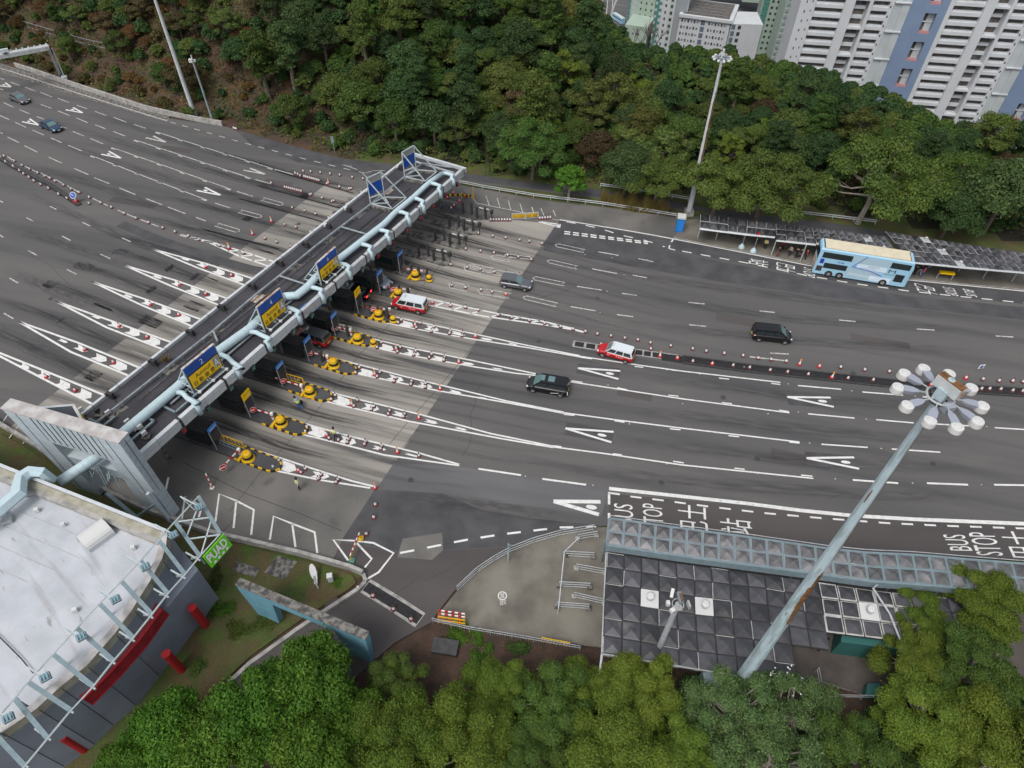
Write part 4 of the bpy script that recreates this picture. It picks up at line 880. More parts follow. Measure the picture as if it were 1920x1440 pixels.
def yellow_rail(px, lab, m='yellow', h=1.15, stands=True):
    W_ = PL(px, .2); W_ = interp(W_, 1.0); root = empty('safety_railing', W_[0], 0, lab, 'railing', 'railings on the toll islands')
    bb = MB()
    for q in W_: bb.bar(q, q+Vector((0, 0, h)), .06, .06, m)
    for q in (W_[0], W_[-1]): bb.bar(q, q+Vector((0, 0, h)), .1, .1, m)
    for a, c in zip(W_[:-1], W_[1:]): 
        mm = (a+c)/2; bb.bar(mm+Vector((0, 0, .1)), mm+Vector((0, 0, h)), .05, .05, m)
    o = bb.build('posts'); o.parent = root; o.matrix_parent_inverse = Matrix.Translation(-W_[0])
    bb = MB()
    for z in (.12, h): bb.bar(W_[0]+Vector((0, 0, z)), W_[-1]+Vector((0, 0, z)), .07, .07, m)
    o = bb.build('rails'); o.parent = root; o.matrix_parent_inverse = Matrix.Translation(-W_[0])
yellow_rail([(388, 815), (459, 842)], 'yellow upright railing on the island nearest the portal')
yellow_rail([(510, 704), (571, 722)], 'yellow upright railing on the third toll island from the portal')
yellow_rail([(604, 612), (661, 626)], 'cream yellow railing beside the fifth toll island', 'bus_cream')
yellow_rail([(398, 826), (447, 846)], 'low grey blue railing beside the yellow one on the nearest island', 'steel_blue', .7)
# toll booths
for i in range(12):
    A_, Cc, t = IDIR[i]; n = Vector((-t.y, t.x, 0)); ul = (A_-F0).dot(U)
    # where the island axis meets the line v = .6 in front of the fascia
    s = ((A_-Vector((F0.x, F0.y, 0))).dot(V)-.15)/(-t.dot(V)); q = A_+t*s; rz = math.atan2(t.y, t.x)
    root = empty('toll_booth', (q.x, q.y, .2), rz, 'dark glazed toll booth under the canopy edge on the %s island from the portal' % ordn(i), 'booth', 'booths under the front canopy edge')
    def rb(m_, nm): o = m_.build(nm); o.parent = root; return o
    if i < 8:
        bb = MB(); bb.box((-2.2, 0, .5), (3.0, 1.1, 1.0), 'steel_dark'); bb.box((-2.2, 0, 2.35), (3.3, 1.35, .25), 'dark_grey'); bb.box((-.72, 0, 1.6), (.1, 1.1, 1.4), 'steel_dark'); bb.box((-3.7, 0, 1.6), (.1, 1.1, 1.4), 'steel_dark'); rb(bb, 'cabin')
        bb = MB(); bb.box((-2.2, 0, 1.62), (2.9, 1.0, 1.22), 'glass'); rb(bb, 'glazing')
    bb = MB()
    if i < 8:
        bb.box((.25, 0, 1.9), (.16, 1.15, 1.5), 'black'); bb.box((.34, 0, 1.85), (.02, 1.0, 1.25), 'dark_grey')
        for sy in (-.6, .6): bb.box((.27, sy, 1.4), (.1, .07, 2.8), 'galv')
        if i in (1, 5): bb.box((.3, 0, 3.15), (.12, 1.25, 1.0), 'sign_yellow')
        else: bb.box((.3, 0, 3.0), (.12, 1.25, .5), 'sign_blue_light')
        rb(bb, 'display')
        bb = MB()
        if i in (1, 5): text_mesh(bb, 'A', (.366, .1, 2.85), (0, .3, 0), (0, 0, .35), 'white'); text_mesh(bb, '停車 STOP', (.366, -.5, 3.3), (0, 1.0, 0), (0, 0, .2), 'black')
        else: text_mesh(bb, '自動繳費', (.366, -.5, 2.85), (0, 1.0, 0), (0, 0, .26), 'white')
        rb(bb, 'lettering')
        bb = MB(); bb.box((-.3, 0, .5), (.5, .6, 1.0), 'dark_grey'); bb.box((-.3, .32, .75), (.3, .05, .25), 'yellow'); rb(bb, 'machine')
    else:
        for k in range(4):
            bb.box((.4+k*1.2, (.25 if k % 2 else -.3), 1.0), (.28, .3, 2.0), 'dark_grey')
        rb(bb, 'bollard_posts')
        bb = MB(); bb.bar((2.2, 0, 1.6), (4.6, 0, 1.5), .06, .06, 'steel_dark'); bb.box((5.2, 0, 1.6), (.35, .5, .6), 'steel_dark'); bb.box((5.2, 0, .8), (.1, .1, 1.6), 'steel_dark'); bb.box((3.4, .1, 1.7), (.7, .15, .08), 'lamp_white'); bb.box((4.4, .2, 1.75), (.5, .15, .08), 'lamp_white'); rb(bb, 'detector')
for i in (3, 4, 5, 6, 7):
    A_, Cc, t = IDIR[i]; s = ((A_-Vector((F0.x, F0.y, 0))).dot(V)+1.6)/(-t.dot(V)); q = A_+t*s
    for k, off in enumerate((0, 1.1, 2.4)):
        if i >= 5 or k == 0:
            bb = MB(); bb.lathe((q.x+t.x*off, q.y+t.y*off, .18), [(.2, 0), (.2, 1.7), (.1, 1.78)], 'dark_grey', 10)
            tag(bb.build('protective_bollard'), 'dark thick bollard on the %s island from the portal, %s from its booth' % (ordn(i), ordn(k)), 'bollard', 'thick bollards in front of the booths')
for i, (px, py) in enumerate([(568, 592), (596, 578)]):
    q = P(px, py, 5.5); bb = MB(); u_ = U; o_ = q-U*1.3
    slabq(bb, o_, U*2.3, Vector((0, 0, 1.15)), -V, .1, 'sign_blue_light'); text_mesh(bb, '收費亭' if i else '只准私家車', o_+U*.3+Vector((0, 0, .5))-V*.02, U*1.6, Vector((0, 0, .38)), 'white'); text_mesh(bb, 'TOLL' if i else 'CARS ONLY', o_+U*.3+Vector((0, 0, .15))-V*.02, U*1.6, Vector((0, 0, .22)), 'white')
    bb = bb.build('hanging_sign'); tag(bb, ('larger blue sign hung from the canopy edge below board 4', 'smaller blue sign beside the larger one at the canopy edge')[i], 'sign', 'blue hanging signs')
for i in range(1, 18):       # lane lights hung on the fascia
    q = C(2.4+i*3.25, -.12, 5.7); bb = MB(); bb.box(q, (.5, .25, .6), 'steel_dark', RU); e_ = 'red' if (i < 2 or i > 10) else 'tower_teal'
    for a_ in (.6, -.6): bb.bar(q-V*.16-U*.18+Vector((0, 0, -.2*np.sign(a_))), q-V*.16+U*.18+Vector((0, 0, .2*np.sign(a_))), .06, .05, e_)
    tag(bb.build('lane_light'), 'small %s lane light hung under the front fascia, %s from the portal' % ('red cross' if e_ == 'red' else 'dark green', ordn(i-1)), 'signal', 'lane lights under the front fascia')

# ================================================================ CONTROL BUILDING (lower left)
RZ = 9.0
rimpx = [(313, 993), (310, 1020), (302, 1047), (280, 1087), (247, 1140), (213, 1187), (160, 1247), (110, 1287), (67, 1327), (0, 1373), (-90, 1425), (-200, 1470)]
straight = [(-200, 790), (0, 868), (313, 993)]
rim = PL(rimpx, RZ); st_ = PL(straight, RZ)
bld = empty('control_building', rim[4]-Vector((0, 0, RZ)), 0, 'low white-roofed building with a curved grey wall and steel roof trusses', 'building')
def bp(m_, nm, par=None, **k):
    o = m_.build(nm, **k); o.parent = par or bld
    if not par: o.matrix_parent_inverse = Matrix.Translation(-bld.location)
    return o
roofpoly = st_+rim[1:]
b = MB(); b.poly([Vector((p.x, p.y, 8.2)) for p in roofpoly], 'roof_membrane'); bp(b, 'roof')
b = MB(); k = len(rim)
for i in range(k-1):          # outer wall band, panel by panel, leaning out a little at the foot
    a, c = rim[i], rim[i+1]; b.add([(a.x, a.y, 0), (c.x, c.y, 0), (c.x, c.y, 8.0), (a.x, a.y, 8.0)], [(0, 1, 2, 3)], 'wall_grey')
    t = (c-a).normalized(); n = Vector((-t.y, t.x, 0)); n = n if n.y < 0 else -n
    b.bar(Vector((a.x, a.y, .2)), Vector((a.x, a.y, RZ-.5)), .04, .04, 'dark_grey')
for a, c in zip(st_[:-1], st_[1:]): b.add([(a.x, a.y, 0), (c.x, c.y, 0), (c.x, c.y, 7.5), (a.x, a.y, 7.5)], [(0, 1, 2, 3)], 'wall_grey')
q0, q1, q2 = P(411, 1123, 0), P(352, 1200, 0), P(300, 1268, 0)
b.prism([(rim[0].x, rim[0].y), (q0.x, q0.y), (q1.x, q1.y), (q2.x, q2.y), (rim[4].x, rim[4].y), (rim[2].x-1.5, rim[2].y)], 0, 5.6, 'wall_grey')
bp(b, 'wall')
b = MB(); inner = []
for i, a in enumerate(rim):
    t = (rim[min(i+1, k-1)]-rim[max(i-1, 0)]).normalized(); n = Vector((-t.y, t.x, 0)); n = n if n.x < 0 else -n
    inner.append(a+n*.55)
for i in range(k-1):
    a, c, d_, e_ = rim[i], rim[i+1], inner[i+1], inner[i]
    b.prism([(p.x, p.y) for p in (a, c, d_, e_)], 8.0, RZ-.15, 'parapet', 'portal_top')
t = (st_[2]-st_[0]).normalized(); n = Vector((-t.y, t.x, 0)); n = n if n.y < 0 else -n
for z0, z1, o0, o1, mm, mt_ in ((7.5, RZ+.1, 0, .28, 'concrete', 'fascia_white'), (7.5, RZ-.2, .28, .85, 'concrete', 'parapet'), (8.0, 8.75, .85, 1.2, 'concrete', 'concrete')):
    b.prism([(p.x, p.y) for p in (st_[0]+n*o0, st_[2]+n*o0, st_[2]+n*o1, st_[0]+n*o1)], z0, z1, mm, mt_)
bp(b, 'parapet')
b = MB()
for k_ in range(1, 12):
    o_ = n*(1.3+k_*1.55); b.bar(st_[0]+o_+t*2-Vector((0, 0, .79)), st_[2]+o_-t*(3.2+k_*1.1)-Vector((0, 0, .79)), .05, .02, 'galv')
bp(b, 'roof_seams')
b = MB(); sk0, sk1 = P(155, 1020, 8.6), P(203, 985, 8.6); ax = (sk1-sk0).normalized(); rz_ = math.atan2(ax.y, ax.x); cc = (sk0+sk1)/2
b.box(cc+Vector((0, 0, -.2)), ((sk1-sk0).length, 1.9, .55), 'fascia_white', rz_); bp(b, 'skylight_base')
b = MB(); nn_ = Vector((-ax.y, ax.x, 0)); vs = []; fs = []
for e_ in (sk0, sk1):
    for j in range(9):
        an = math.pi*j/8; vs.append(e_+nn_*.9*math.cos(an)+Vector((0, 0, .08+.55*math.sin(an))))
fs = [(j, j+1, j+10, j+9) for j in range(8)]+[tuple(range(9)), tuple(range(9, 18))[::-1]]
b.add(vs, fs, 'lamp_white'); bp(b, 'skylight_dome')
b = MB(); DP = cpx([(95, 905), (78, 885), (58, 884), (40, 896), (36, 912), (36, 925), (18, 940), (0, 955), (-40, 985)], 9.6); DP[0] = P(97, 900, 8.3)
b.tube(DP, [.5, .5, .55, .6, .62, .62, .6, .6, .6], 'duct_blue', 6); bp(b, 'roof_duct')
b = MB()
for q_, s_ in (((60, 925), (.9, .5)), ((15, 975), (.8, .8)), ((6, 965), (.5, .5)), ((120, 985), (.25, .25)), ((70, 958), (.35, .3)), ((251, 1028), (.3, .3)), ((142, 1145), (.35, .3))):
    q = P(*q_, 8.3); b = MB(); b.box(q+Vector((0, 0, .15)), (s_[0], s_[1], .35), 'galv' if s_[0] > .5 else 'lamp_white', .4); bp(b, 'roof_fitting')
b = MB()
b.tube(cpx([(-10, 1185), (40, 1235), (62, 1262)], 8.4), .04, 'black', 6)
bp(b, 'roof_cable')
# red awning and pillars
tr_ = empty('roof_truss', P(300, 1050, 9), 0, 'long pale blue steel truss frame bolted along the curved roof edge', 'truss frame')
b = MB(); ZT = 10.3
INN = [(372, 931), (328, 978), (298, 1013), (264, 1052), (228, 1090), (187, 1132), (145, 1178), (100, 1227), (53, 1279), (28, 1310), (-20, 1365), (-60, 1410)]
OUT = [(413, 1001), (375, 1043), (347, 1077), (315, 1113), (285, 1152), (250, 1196), (213, 1239), (175, 1287), (133, 1332), (90, 1384), (47, 1436), (0, 1490)]
for l_ in (INN, OUT):
    W_ = PL(l_, ZT)
    for off in (0, .25):
        b = MB(); b.tube([p+Vector((-off*.5, -off*.85, 0)) for p in W_], .055, 'steel_white', 4)
        o = b.build('chord'); o.parent = tr_; o.matrix_parent_inverse = Matrix.Translation(-tr_.location)
for a, c in zip(INN, OUT):
    bb = MB(); bb.bar(P(*a, ZT-.12), P(*c, ZT-.12), .3, .22, 'steel_blue'); o = bb.build('cross_beam'); o.parent = tr_; o.matrix_parent_inverse = Matrix.Translation(-tr_.location)
class SB(MB):
    def bar(s, *a, **k): q_ = MB(); q_.bar(*a, **k); o = q_.build('brace'); o.parent = tr_; o.matrix_parent_inverse = Matrix.Translation(-tr_.location)
b = SB(); i0, i1, o0, o1 = P(*INN[0], ZT), P(*INN[1], ZT), P(*OUT[0], ZT), P(*OUT[1], ZT)
for a, c in ((i1, i0.lerp(o0, .55)), (i0.lerp(i1, .3).lerp(o0.lerp(o1, .3), .2), i1.lerp(o1, .45)), (o0, i1.lerp(o1, .5)), (i0.lerp(o0, .6), o1)): b.bar(a-Vector((0, 0, .1)), c-Vector((0, 0, .1)), .1, .1, 'steel_white')
for a in PL(OUT[1:], ZT-.1): b.bar(a, a+Vector((-1.5, .7, -1.7)), .14, .14, 'steel_white'); b.bar(a+Vector((-.3, .1, -.9)), a+Vector((-1.7, .8, -.9)), .12, .12, 'steel_white')
for a in PL(INN[1:], ZT-.1): b.bar(a, a+Vector((0, 0, -1.9)), .12, .12, 'steel_blue')
b.bar(o0, o0-Vector((0, 0, 1.2)), .1, .1, 'steel_blue'); b.bar(o1, o1-Vector((0, 0, 1.2)), .1, .1, 'steel_blue')
s0, s1 = P(377, 1043, ZT-.1), P(415, 1001, ZT-.1); ux = s1-s0; uz = Vector((0, 0, -1.5)); n = Vector((ux.y, -ux.x, 0)).normalized()
if n.x < 0: n = -n
sg = empty('green_sign', (s0+s1)/2, 0, 'bright green sign with white lettering hung from the truss end', 'sign')
ux = ux*1.04; nup = n; bb = MB(); slabq(bb, s0+uz+n*.5, ux, -uz-n*.3, n, .08, 'sign_green'); o = bb.build('panel'); o.parent = sg; o.matrix_parent_inverse = Matrix.Translation(-sg.location)
bb = MB(); nn2 = n*.05+Vector((0, 0, .01)); uyv = -uz-n*.3
text_mesh(bb, 'PUAD', s0+uz+n*.5+nn2+ux*.06+uyv*.32, ux*.86, uyv*.6, 'white', .03); text_mesh(bb, '● ● ● ●', s0+uz+n*.5+nn2+ux*.15+uyv*.08, ux*.7, uyv*.16, 'white')
o = bb.build('lettering'); o.parent = sg; o.matrix_parent_inverse = Matrix.Translation(-sg.location)
for i, (fx, fy) in enumerate([(374, 951), (326, 1003), (273, 1063), (217, 1124), (153, 1194), (85, 1270), (16, 1346)]):
    q = P(fx, fy, 11); root = empty('truss_floodlight', q, .65, 'teal floodlight on a white arm above the truss, %s from the green sign' % ordn(i), 'floodlight', 'floodlights above the roof truss')
    bb = MB(); bb.box((0, 0, 0), (.62, .5, .3), 'steel_blue', R=Matrix.Rotation(.3, 3, 'X')); 
    for x in (-.2, 0, .2): bb.box((x, 0, .17), (.05, .5, .1), 'wall_blue')
    o = bb.build('lamp_housing'); o.parent = root
    e_ = P(fx-36, fy-20, 11.2)-q; e_ = Matrix.Rotation(-.65, 3, 'Z') @ e_
    bb = MB(); bb.bar((0, 0, .1), e_, .09, .09, 'steel_white'); bb.bar(e_, e_*.5+Vector((0, -.2, -1)), .05, .05, 'steel_white'); o = bb.build('arm'); o.parent = root
b = MB(); I_ = PL([(290, 1128), (246, 1186), (196, 1243), (140, 1300)], 6.6); O_ = PL([(304, 1143), (262, 1200), (212, 1256), (156, 1312)], 6.3); O2 = PL([(317, 1152), (275, 1212), (226, 1268), (173, 1322)], 5.2)
for i in range(3):
    b.add([I_[i], O_[i], O_[i+1], I_[i+1]], [(0, 1, 2, 3)], 'awning_red'); b.add([O_[i], O2[i], O2[i+1], O_[i+1]], [(0, 1, 2, 3)], 'awning_red'); b.bar(O_[i], O_[i+1], .12, .12, 'pillar_red'); b.bar(O2[i], O2[i+1], .08, .08, 'pillar_red')
    b.add([I_[i]-Vector((0, 0, 1.3)), O2[i], O2[i+1], I_[i+1]-Vector((0, 0, 1.3))], [(0, 1, 2, 3)], 'awning_red')
for e_ in (0, 3): b.add([I_[e_], O_[e_], O2[e_], I_[e_]-Vector((0, 0, 1.3))], [(0, 1, 2, 3)], 'awning_red')
bp(b, 'awning')
for c_ in ((386, 1172), (341, 1256), (158, 1405)):
    q = P(*c_); bb = MB(); bb.tube([(q.x, q.y, 0), (q.x, q.y, 3.6)], .36, 'pillar_red', 14); bp(bb, 'pillar')

# ================================================================ BLUE GATEWAY WALL
zt = 5.4; fA, fB = P(442, 1097, zt), P(684, 1199, zt); t = (fB-fA); LB = t.length; t.normalize(); n = Vector((-t.y, t.x, 0))
root = empty('blue_gateway', (fA.x, fA.y, 0), math.atan2(t.y, t.x), 'pale blue concrete gateway wall with a stained grey top on the lawn', 'gateway')
b = MB()
def bq(poly, d0, d1, mm='wall_blue'):
    k_ = len(poly); vs = [(a, d0, z) for a, z in poly]+[(a, d1, z) for a, z in poly]
    b.add(vs, [tuple(range(k_)), tuple(range(k_, 2*k_))[::-1]]+[(i, i+k_, (i+1) % k_+k_, (i+1) % k_) for i in range(k_)], mm)
bq([(0, 4.3), (LB, 4.3), (LB, zt), (0, zt)], 0, .62); b2 = b; o = b.build('beam'); o.parent = root
for poly in ([(0, 4.3), (.5, 0), (2.7, 0), (3.3, 4.3)], [(LB-3.0, 4.3), (LB-2.6, 0), (LB-.4, 0), (LB, 4.3)]): b = MB(); bq(poly, 0.003, .617); o = b.build('leg'); o.parent = root
b = MB(); b.box((LB/2, .31, zt+.04), (LB+.1, .72, .08), 'concrete_stained'); o = b.build('coping'); o.parent = root

# ================================================================ BUS SHELTERS with pyramid roof lights
def pyramid(b, c4, inset, hh, mdome, mframe, frame_w=.12):
    c = sum(c4, Vector())/4; q = [p.lerp(c, inset) for p in c4]; up = Vector((0, 0, 1))
    b.add([p for p in c4]+q, [(i, (i+1) % 4, (i+1) % 4+4, i+4) for i in range(4)], mframe)
    q2 = [p+up*.06 for p in q]; b.add(q+q2, [(i, (i+1) % 4, (i+1) % 4+4, i+4) for i in range(4)], mframe)
    r_ = [p.lerp(c, .1)+up*.04 for p in q2]
    b.add(q2+r_+[c+up*hh], [(i, (i+1) % 4, (i+1) % 4+4, i+4) for i in range(4)]+[(4+i, 4+(i+1) % 4, 8) for i in range(4)], mdome)
def curve_nodes(pl, z, n, L=None):
    W_ = PL(pl, z); tot = plen(W_) if L is None else L; return [along(W_, tot*i/n) for i in range(n+1)]
def bevels(root, b, nm): o = b.build(nm); o.parent = root; o.matrix_parent_inverse = Matrix.Translation(-root.location); return o
# near shelter: upper blue-framed canopy
ZC = 4.3; T_ = [(1142, 971), (1270, 989), (1400, 1006), (1560, 1029), (1628, 1036), (1720, 1040), (1800, 1047), (1900, 1055), (1990, 1062)]; Bt = [(1137, 1022), (1270, 1042), (1400, 1059), (1515, 1074), (1567, 1081), (1638, 1091), (1735, 1097), (1800, 1103), (1910, 1112), (2010, 1120)]
NC = 28; tn = curve_nodes(T_, ZC, NC); bn = curve_nodes(Bt, ZC, NC)
root = empty('bus_shelter', P(1140, 1030, 0), 0, 'near bus shelter roofed with rows of pyramid rooflights in blue frames', 'bus shelter')
b = MB(); bf = MB(); domes = []
for i in range(NC):
    a, c, d_, e_ = tn[i], tn[i+1], bn[i+1], bn[i]
    for lo_, hi_ in ((.04, .48), (.52, .96)):
        q = [a.lerp(e_, lo_), c.lerp(d_, lo_), c.lerp(d_, hi_), a.lerp(e_, hi_)]; q = [q[0].lerp(q[1], .04), q[0].lerp(q[1], .96), q[3].lerp(q[2], .96), q[3].lerp(q[2], .04)][:4]
        bb = MB(); pyramid(bb, [q[0], q[1], q[2], q[3]], .1, .42, 'dome_clear', 'pipe_grey' if i < 16 else 'steel_blue'); domes.append(bb)
    b.add([a, c, d_, e_], [(0, 1, 2, 3)], 'steel_blue'); b.v = b.v[:-4]+[Vector(v)-Vector((0, 0, .02)) for v in b.v[-4:]]
    b.bar(a+Vector((0, 0, -.15)), c+Vector((0, 0, -.15)), .15, .35, 'steel_blue'); b.bar(e_+Vector((0, 0, -.45)), d_+Vector((0, 0, -.45)), .12, .9, 'steel_blue')
b.bar(tn[0]-Vector((0, 0, .2)), bn[0]-Vector((0, 0, .2)), .15, .4, 'steel_blue'); bevels(root, b, 'canopy_frame')
for bb in domes: bevels(root, bb, 'rooflight')
b = MB()
for i in range(0, NC, 3): q = bn[i]+Vector((0, .6, 0)); bb = MB(); bb.tube([(q.x, q.y, .1), (q.x, q.y, ZC-.3)], .09, 'steel_blue', 8); bevels(root, bb, 'post')
b.tube([p+Vector((-.0, .35, -.1)) for p in tn], .04, 'galv', 6); bevels(root, b, 'front_rail')
# lower dark roof
ZD = 3.3; GT = [(1138, 1036), (1170, 1041), (1270, 1056), (1400, 1074), (1500, 1087), (1533, 1092), (1640, 1107), (1700, 1113), (1800, 1125)]
NR = 6; NCOL = 20
rows_px = [GT, [(1137.5, 1064), (1300, 1088), (1440, 1104), (1539, 1121), (1648, 1134), (1712, 1141), (1810, 1152)], [(1135, 1094), (1300, 1119), (1440, 1135), (1546, 1153), (1658, 1167), (1720, 1174), (1825, 1186)], [(1133, 1127), (1300, 1152), (1440, 1167), (1552, 1186), (1668, 1200), (1735, 1207), (1840, 1219)],
           [(1132, 1158), (1300, 1185), (1440, 1203), (1562, 1220), (1678, 1234), (1745, 1241)], [(1131, 1192), (1300, 1221), (1450, 1241), (1570, 1256), (1690, 1270)], [(1130, 1224), (1300, 1255), (1452, 1276), (1580, 1292), (1700, 1305)]]
RW = [PL(r, ZD) for r in rows_px]; cell = 1.53
ND = [[along(r, cell*j) for j in range(NCOL+1)] for r in RW]
rt2 = empty('rear_shelter_roof', P(1135, 1130, 0), 0, 'broad flat roof of dark pyramid rooflights behind the near bus shelter', 'roof')
b = MB(); vents = {(2, 2), (5, 2), (14, 1)}
for j in range(NCOL):
    for i in range(NR):
        if 12 <= j and i >= 3: continue
        if 10 <= j and i >= 4: continue
        if i == 5 and j > 9: continue
        q = [ND[i][j], ND[i][j+1], ND[i+1][j+1], ND[i+1][j]]
        if (j, i) in vents:
            bb = MB(); cc = sum(q, Vector())/4; bb.prism([(p.lerp(cc, .02).x, p.lerp(cc, .02).y) for p in q], ZD-.1, ZD+.09, 'lamp_white'); bb.lathe((cc.x, cc.y, ZD+.08), [(.27, 0), (.27, .42)], 'galv', 14); bb.lathe((cc.x, cc.y, ZD+.5), [(.33, 0), (.33, .16), (.24, .24)], 'lamp_white', 14)
            bevels(rt2, bb, 'roof_vent'); continue
        pale = 12 <= j <= 16; bb = MB(); cc = sum(q, Vector())/4; q = [p.lerp(cc, .03) for p in q]
        pyramid(bb, q, .16 if pale else .06, .3, 'dome_dark', 'frame_pale' if pale else 'dark_grey'); bevels(rt2, bb, 'rooflight')
        b.bar(q[0]-Vector((0, 0, .02)), q[3]-Vector((0, 0, .02)), .06, .1, 'frame_pale' if (j*7+i*3) % 5 == 0 else 'steel_dark'); b.bar(q[0]-Vector((0, 0, .02)), q[1]-Vector((0, 0, .02)), .06, .1, 'frame_pale' if (j*5+i*3) % 6 == 0 else 'steel_dark')
        b.box((cc.x, cc.y, ZD-.16), (1.5, 1.5, .1), 'steel_dark', -.13)
b.bar(ND[0][0]-Vector((0.08, 0, .1)), ND[6][0]-Vector((0.08, 0, .1)), .1, .25, 'galv'); b.bar(ND[6][0]-Vector((0, .1, .1)), ND[6][9]-Vector((0, .1, .1)), .1, .3, 'galv')
bevels(rt2, b, 'roof_grid')
for j in range(0, 17, 4):
    for i in (0, 3, 5):
        if j > 9 and i > 3: continue
        q = ND[i][j]+Vector((.3, -.3, 0)); bb = MB(); bb.tube([(q.x, q.y, .1), (q.x, q.y, ZD-.2)], .08, 'steel_dark', 8); bevels(rt2, bb, 'post')
b = MB(); dp = cpx([(1646, 1095), (1637, 1103), (1668, 1150), (1688, 1200), (1703, 1290)], 3.9); b.tube(dp, .09, 'galv', 8); b.tube(cpx([(1130, 1215), (1126, 1250), (1124, 1275)], 3), .1, 'fascia_white', 8)
bevels(rt2, b, 'downpipe')
b = MB(); b.prism([(p.x, p.y) for p in PL([(1560, 1200), (1665, 1213), (1662, 1240), (1556, 1226)], 0)], .1, 2.6, 'bush_teal'); tag(b.build('kiosk'), 'dark teal kiosk under the white framed rooflights', 'kiosk')
b = MB(); c0 = P(1626, 1306, .3); b.prism([(p.x, p.y) for p in PL([(1614, 1312), (1640, 1312), (1640, 1290), (1617, 1290)], 0)], .1, 1.1, 'bush_teal'); tag(b.build('utility_box'), 'small dark green utility box by the back railing of the shelter yard', 'box')
b = MB(); b.prism([(p.x, p.y) for p in PL([(1310, 1268), (1350, 1272), (1362, 1325), (1318, 1322)], 1.5)], 0, 3.0, 'steel_blue'); tag(b.build('equipment_cabinet'), 'grey blue equipment cabinet half hidden by trees behind the shelter', 'cabinet')
def railing(name, px, lab, h=1.0, m='galv', z=.13, step=1.6, infill=False, cat='railing', grp=None, nrail=2, r=.035):
    W_ = PL(px, z); root = empty(name, W_[0], 0, lab, cat, grp); I_ = interp(W_, step)
    bb = MB()
    for k_ in range(nrail):
        zz = h*(1-k_*.42); bb.tube([p+Vector((0, 0, zz)) for p in W_], r, m, 6)
    if infill:
        for q in interp(W_, .22): bb.bar(q+Vector((0, 0, .1)), q+Vector((0, 0, h)), .02, .02, m)
    bevels(root, bb, 'rails')
    for q in I_[:90]: bb = MB(); bb.tube([q, q+Vector((0, 0, h))], r*1.1, m, 6); bevels(root, bb, 'post')
    return root
railing('pedestrian_railing', [(858, 1108), (893, 1075), (925, 1053), (957, 1035), (1000, 1018), (1050, 1004), (1112, 994)], 'grey curved railing along the plaza edge facing the road', grp='railings of the paved plaza', nrail=3, r=.045)
railing('pedestrian_railing', [(812, 1168), (880, 1184), (1000, 1204), (1087, 1220)], 'grey picket railing along the plaza edge facing the planted bed', infill=True, grp='railings of the paved plaza')
for i, (a, c) in enumerate([((1083, 1012), (1118, 1006)), ((1060, 1043), (1112, 1046)), ((1080, 1067), (1135, 1077)), ((1048, 1100), (1105, 1103)), ((1076, 1120), (1133, 1133)), ((1044, 1138), (1103, 1142))]):
    rr = railing('queue_barrier', [a, c], 'short steel queue barrier at the shelter entrance, %s from the road' % ordn(i), grp='queue barriers on the plaza', nrail=3, r=.045, step=3.4)
    for q in (a, c): bb = MB(); w_ = P(*q, .13); bb.box(w_+Vector((0, 0, .15)), (.45, .4, .28), 'concrete_stained' if i % 2 else 'concrete'); o = bb.build('foot'); o.parent = rr; o.matrix_parent_inverse = Matrix.Translation(-rr.location)
railing('queue_barrier', [(1084, 1018), (1057, 1044), (1046, 1150)], 'long white railing linking the queue barriers', m='fascia_white', nrail=1, grp='queue barriers on the plaza', r=.05, step=3)
railing('yard_railing', [(1528, 1260), (1538, 1310), (1650, 1312), (1725, 1290)], 'thin pale railing round the yard behind the shelter', m='galv')
b = MB(); q = P(953, 1052, .13); b.tube([q, q+Vector((0, 0, 3.2))], .06, 'mast_paint', 8); b.add([q+Vector((0, 0, 3.2)), q+Vector((.5, .3, 2.5)), q+Vector((.05, .02, 2.3))], [(0, 1, 2)], 'mast_paint')
tag(b.build('direction_post'), 'thin blue signpost standing by the curved plaza railing', 'signpost')
mt = MB(); c0, cx_, cy_ = P(937, 1136, .136), P(949, 1136, .136), P(937, 1110, .136)
q = P(942, 1117, .137); n_ = 20
for rr, mm, dz in ((.42, 'paint_white', 0), (.33, 'concrete_plaza', .003)): mt.add([(q.x+rr*math.cos(a), q.y+rr*math.sin(a), .137+dz) for a in np.linspace(0, 2*math.pi, n_, endpoint=False)], [list(range(n_))], mm)
text_mesh(mt, '禁', q+Vector((-.2, -.25, .006)), (.4, 0, 0), (0, .5, 0), 'paint_white'); text_mesh(mt, '吸煙 NO', P(937.5, 1135, .139), P(949, 1134, .139)-P(937.5, 1135, .139), P(937, 1124, .139)-P(937.5, 1135, .139), 'paint_white')
tag(mt.build('no_smoking_marking'), kind='structure')
# stacked work barriers at the plaza tip
for i in range(4):
    a, c = P(822, 1166-i*6, .5+.2*i), P(872, 1173-i*6, .5+.2*i); bb = MB(); n_ = 8
    for k_ in range(n_): bb.bar(a.lerp(c, k_/n_)+Vector((0, 0, .4)), a.lerp(c, (k_+1)/n_)+Vector((0, 0, .4)), .08, .18, ('white' if k_ % 2 else 'red') if i > 1 else ('yellow' if k_ % 3 else 'orange'))
    for k_ in range(6): bb.bar(a.lerp(c, k_/5)+Vector((0, 0, .4)), a.lerp(c, k_/5)-Vector((0, 0, .35)), .05, .05, 'yellow')
    tag(bb.build('work_barrier'), 'striped work barrier leaning in the stack at the plaza tip, %s from the fence' % ordn(i), 'barrier', 'stacked work barriers at the plaza tip')
b = MB(); a, c = P(1015, 1203, .2), P(1068, 1213, .2); b.bar(a+Vector((0, 0, .5)), c+Vector((0, 0, .5)), .08, .8, 'yellow')
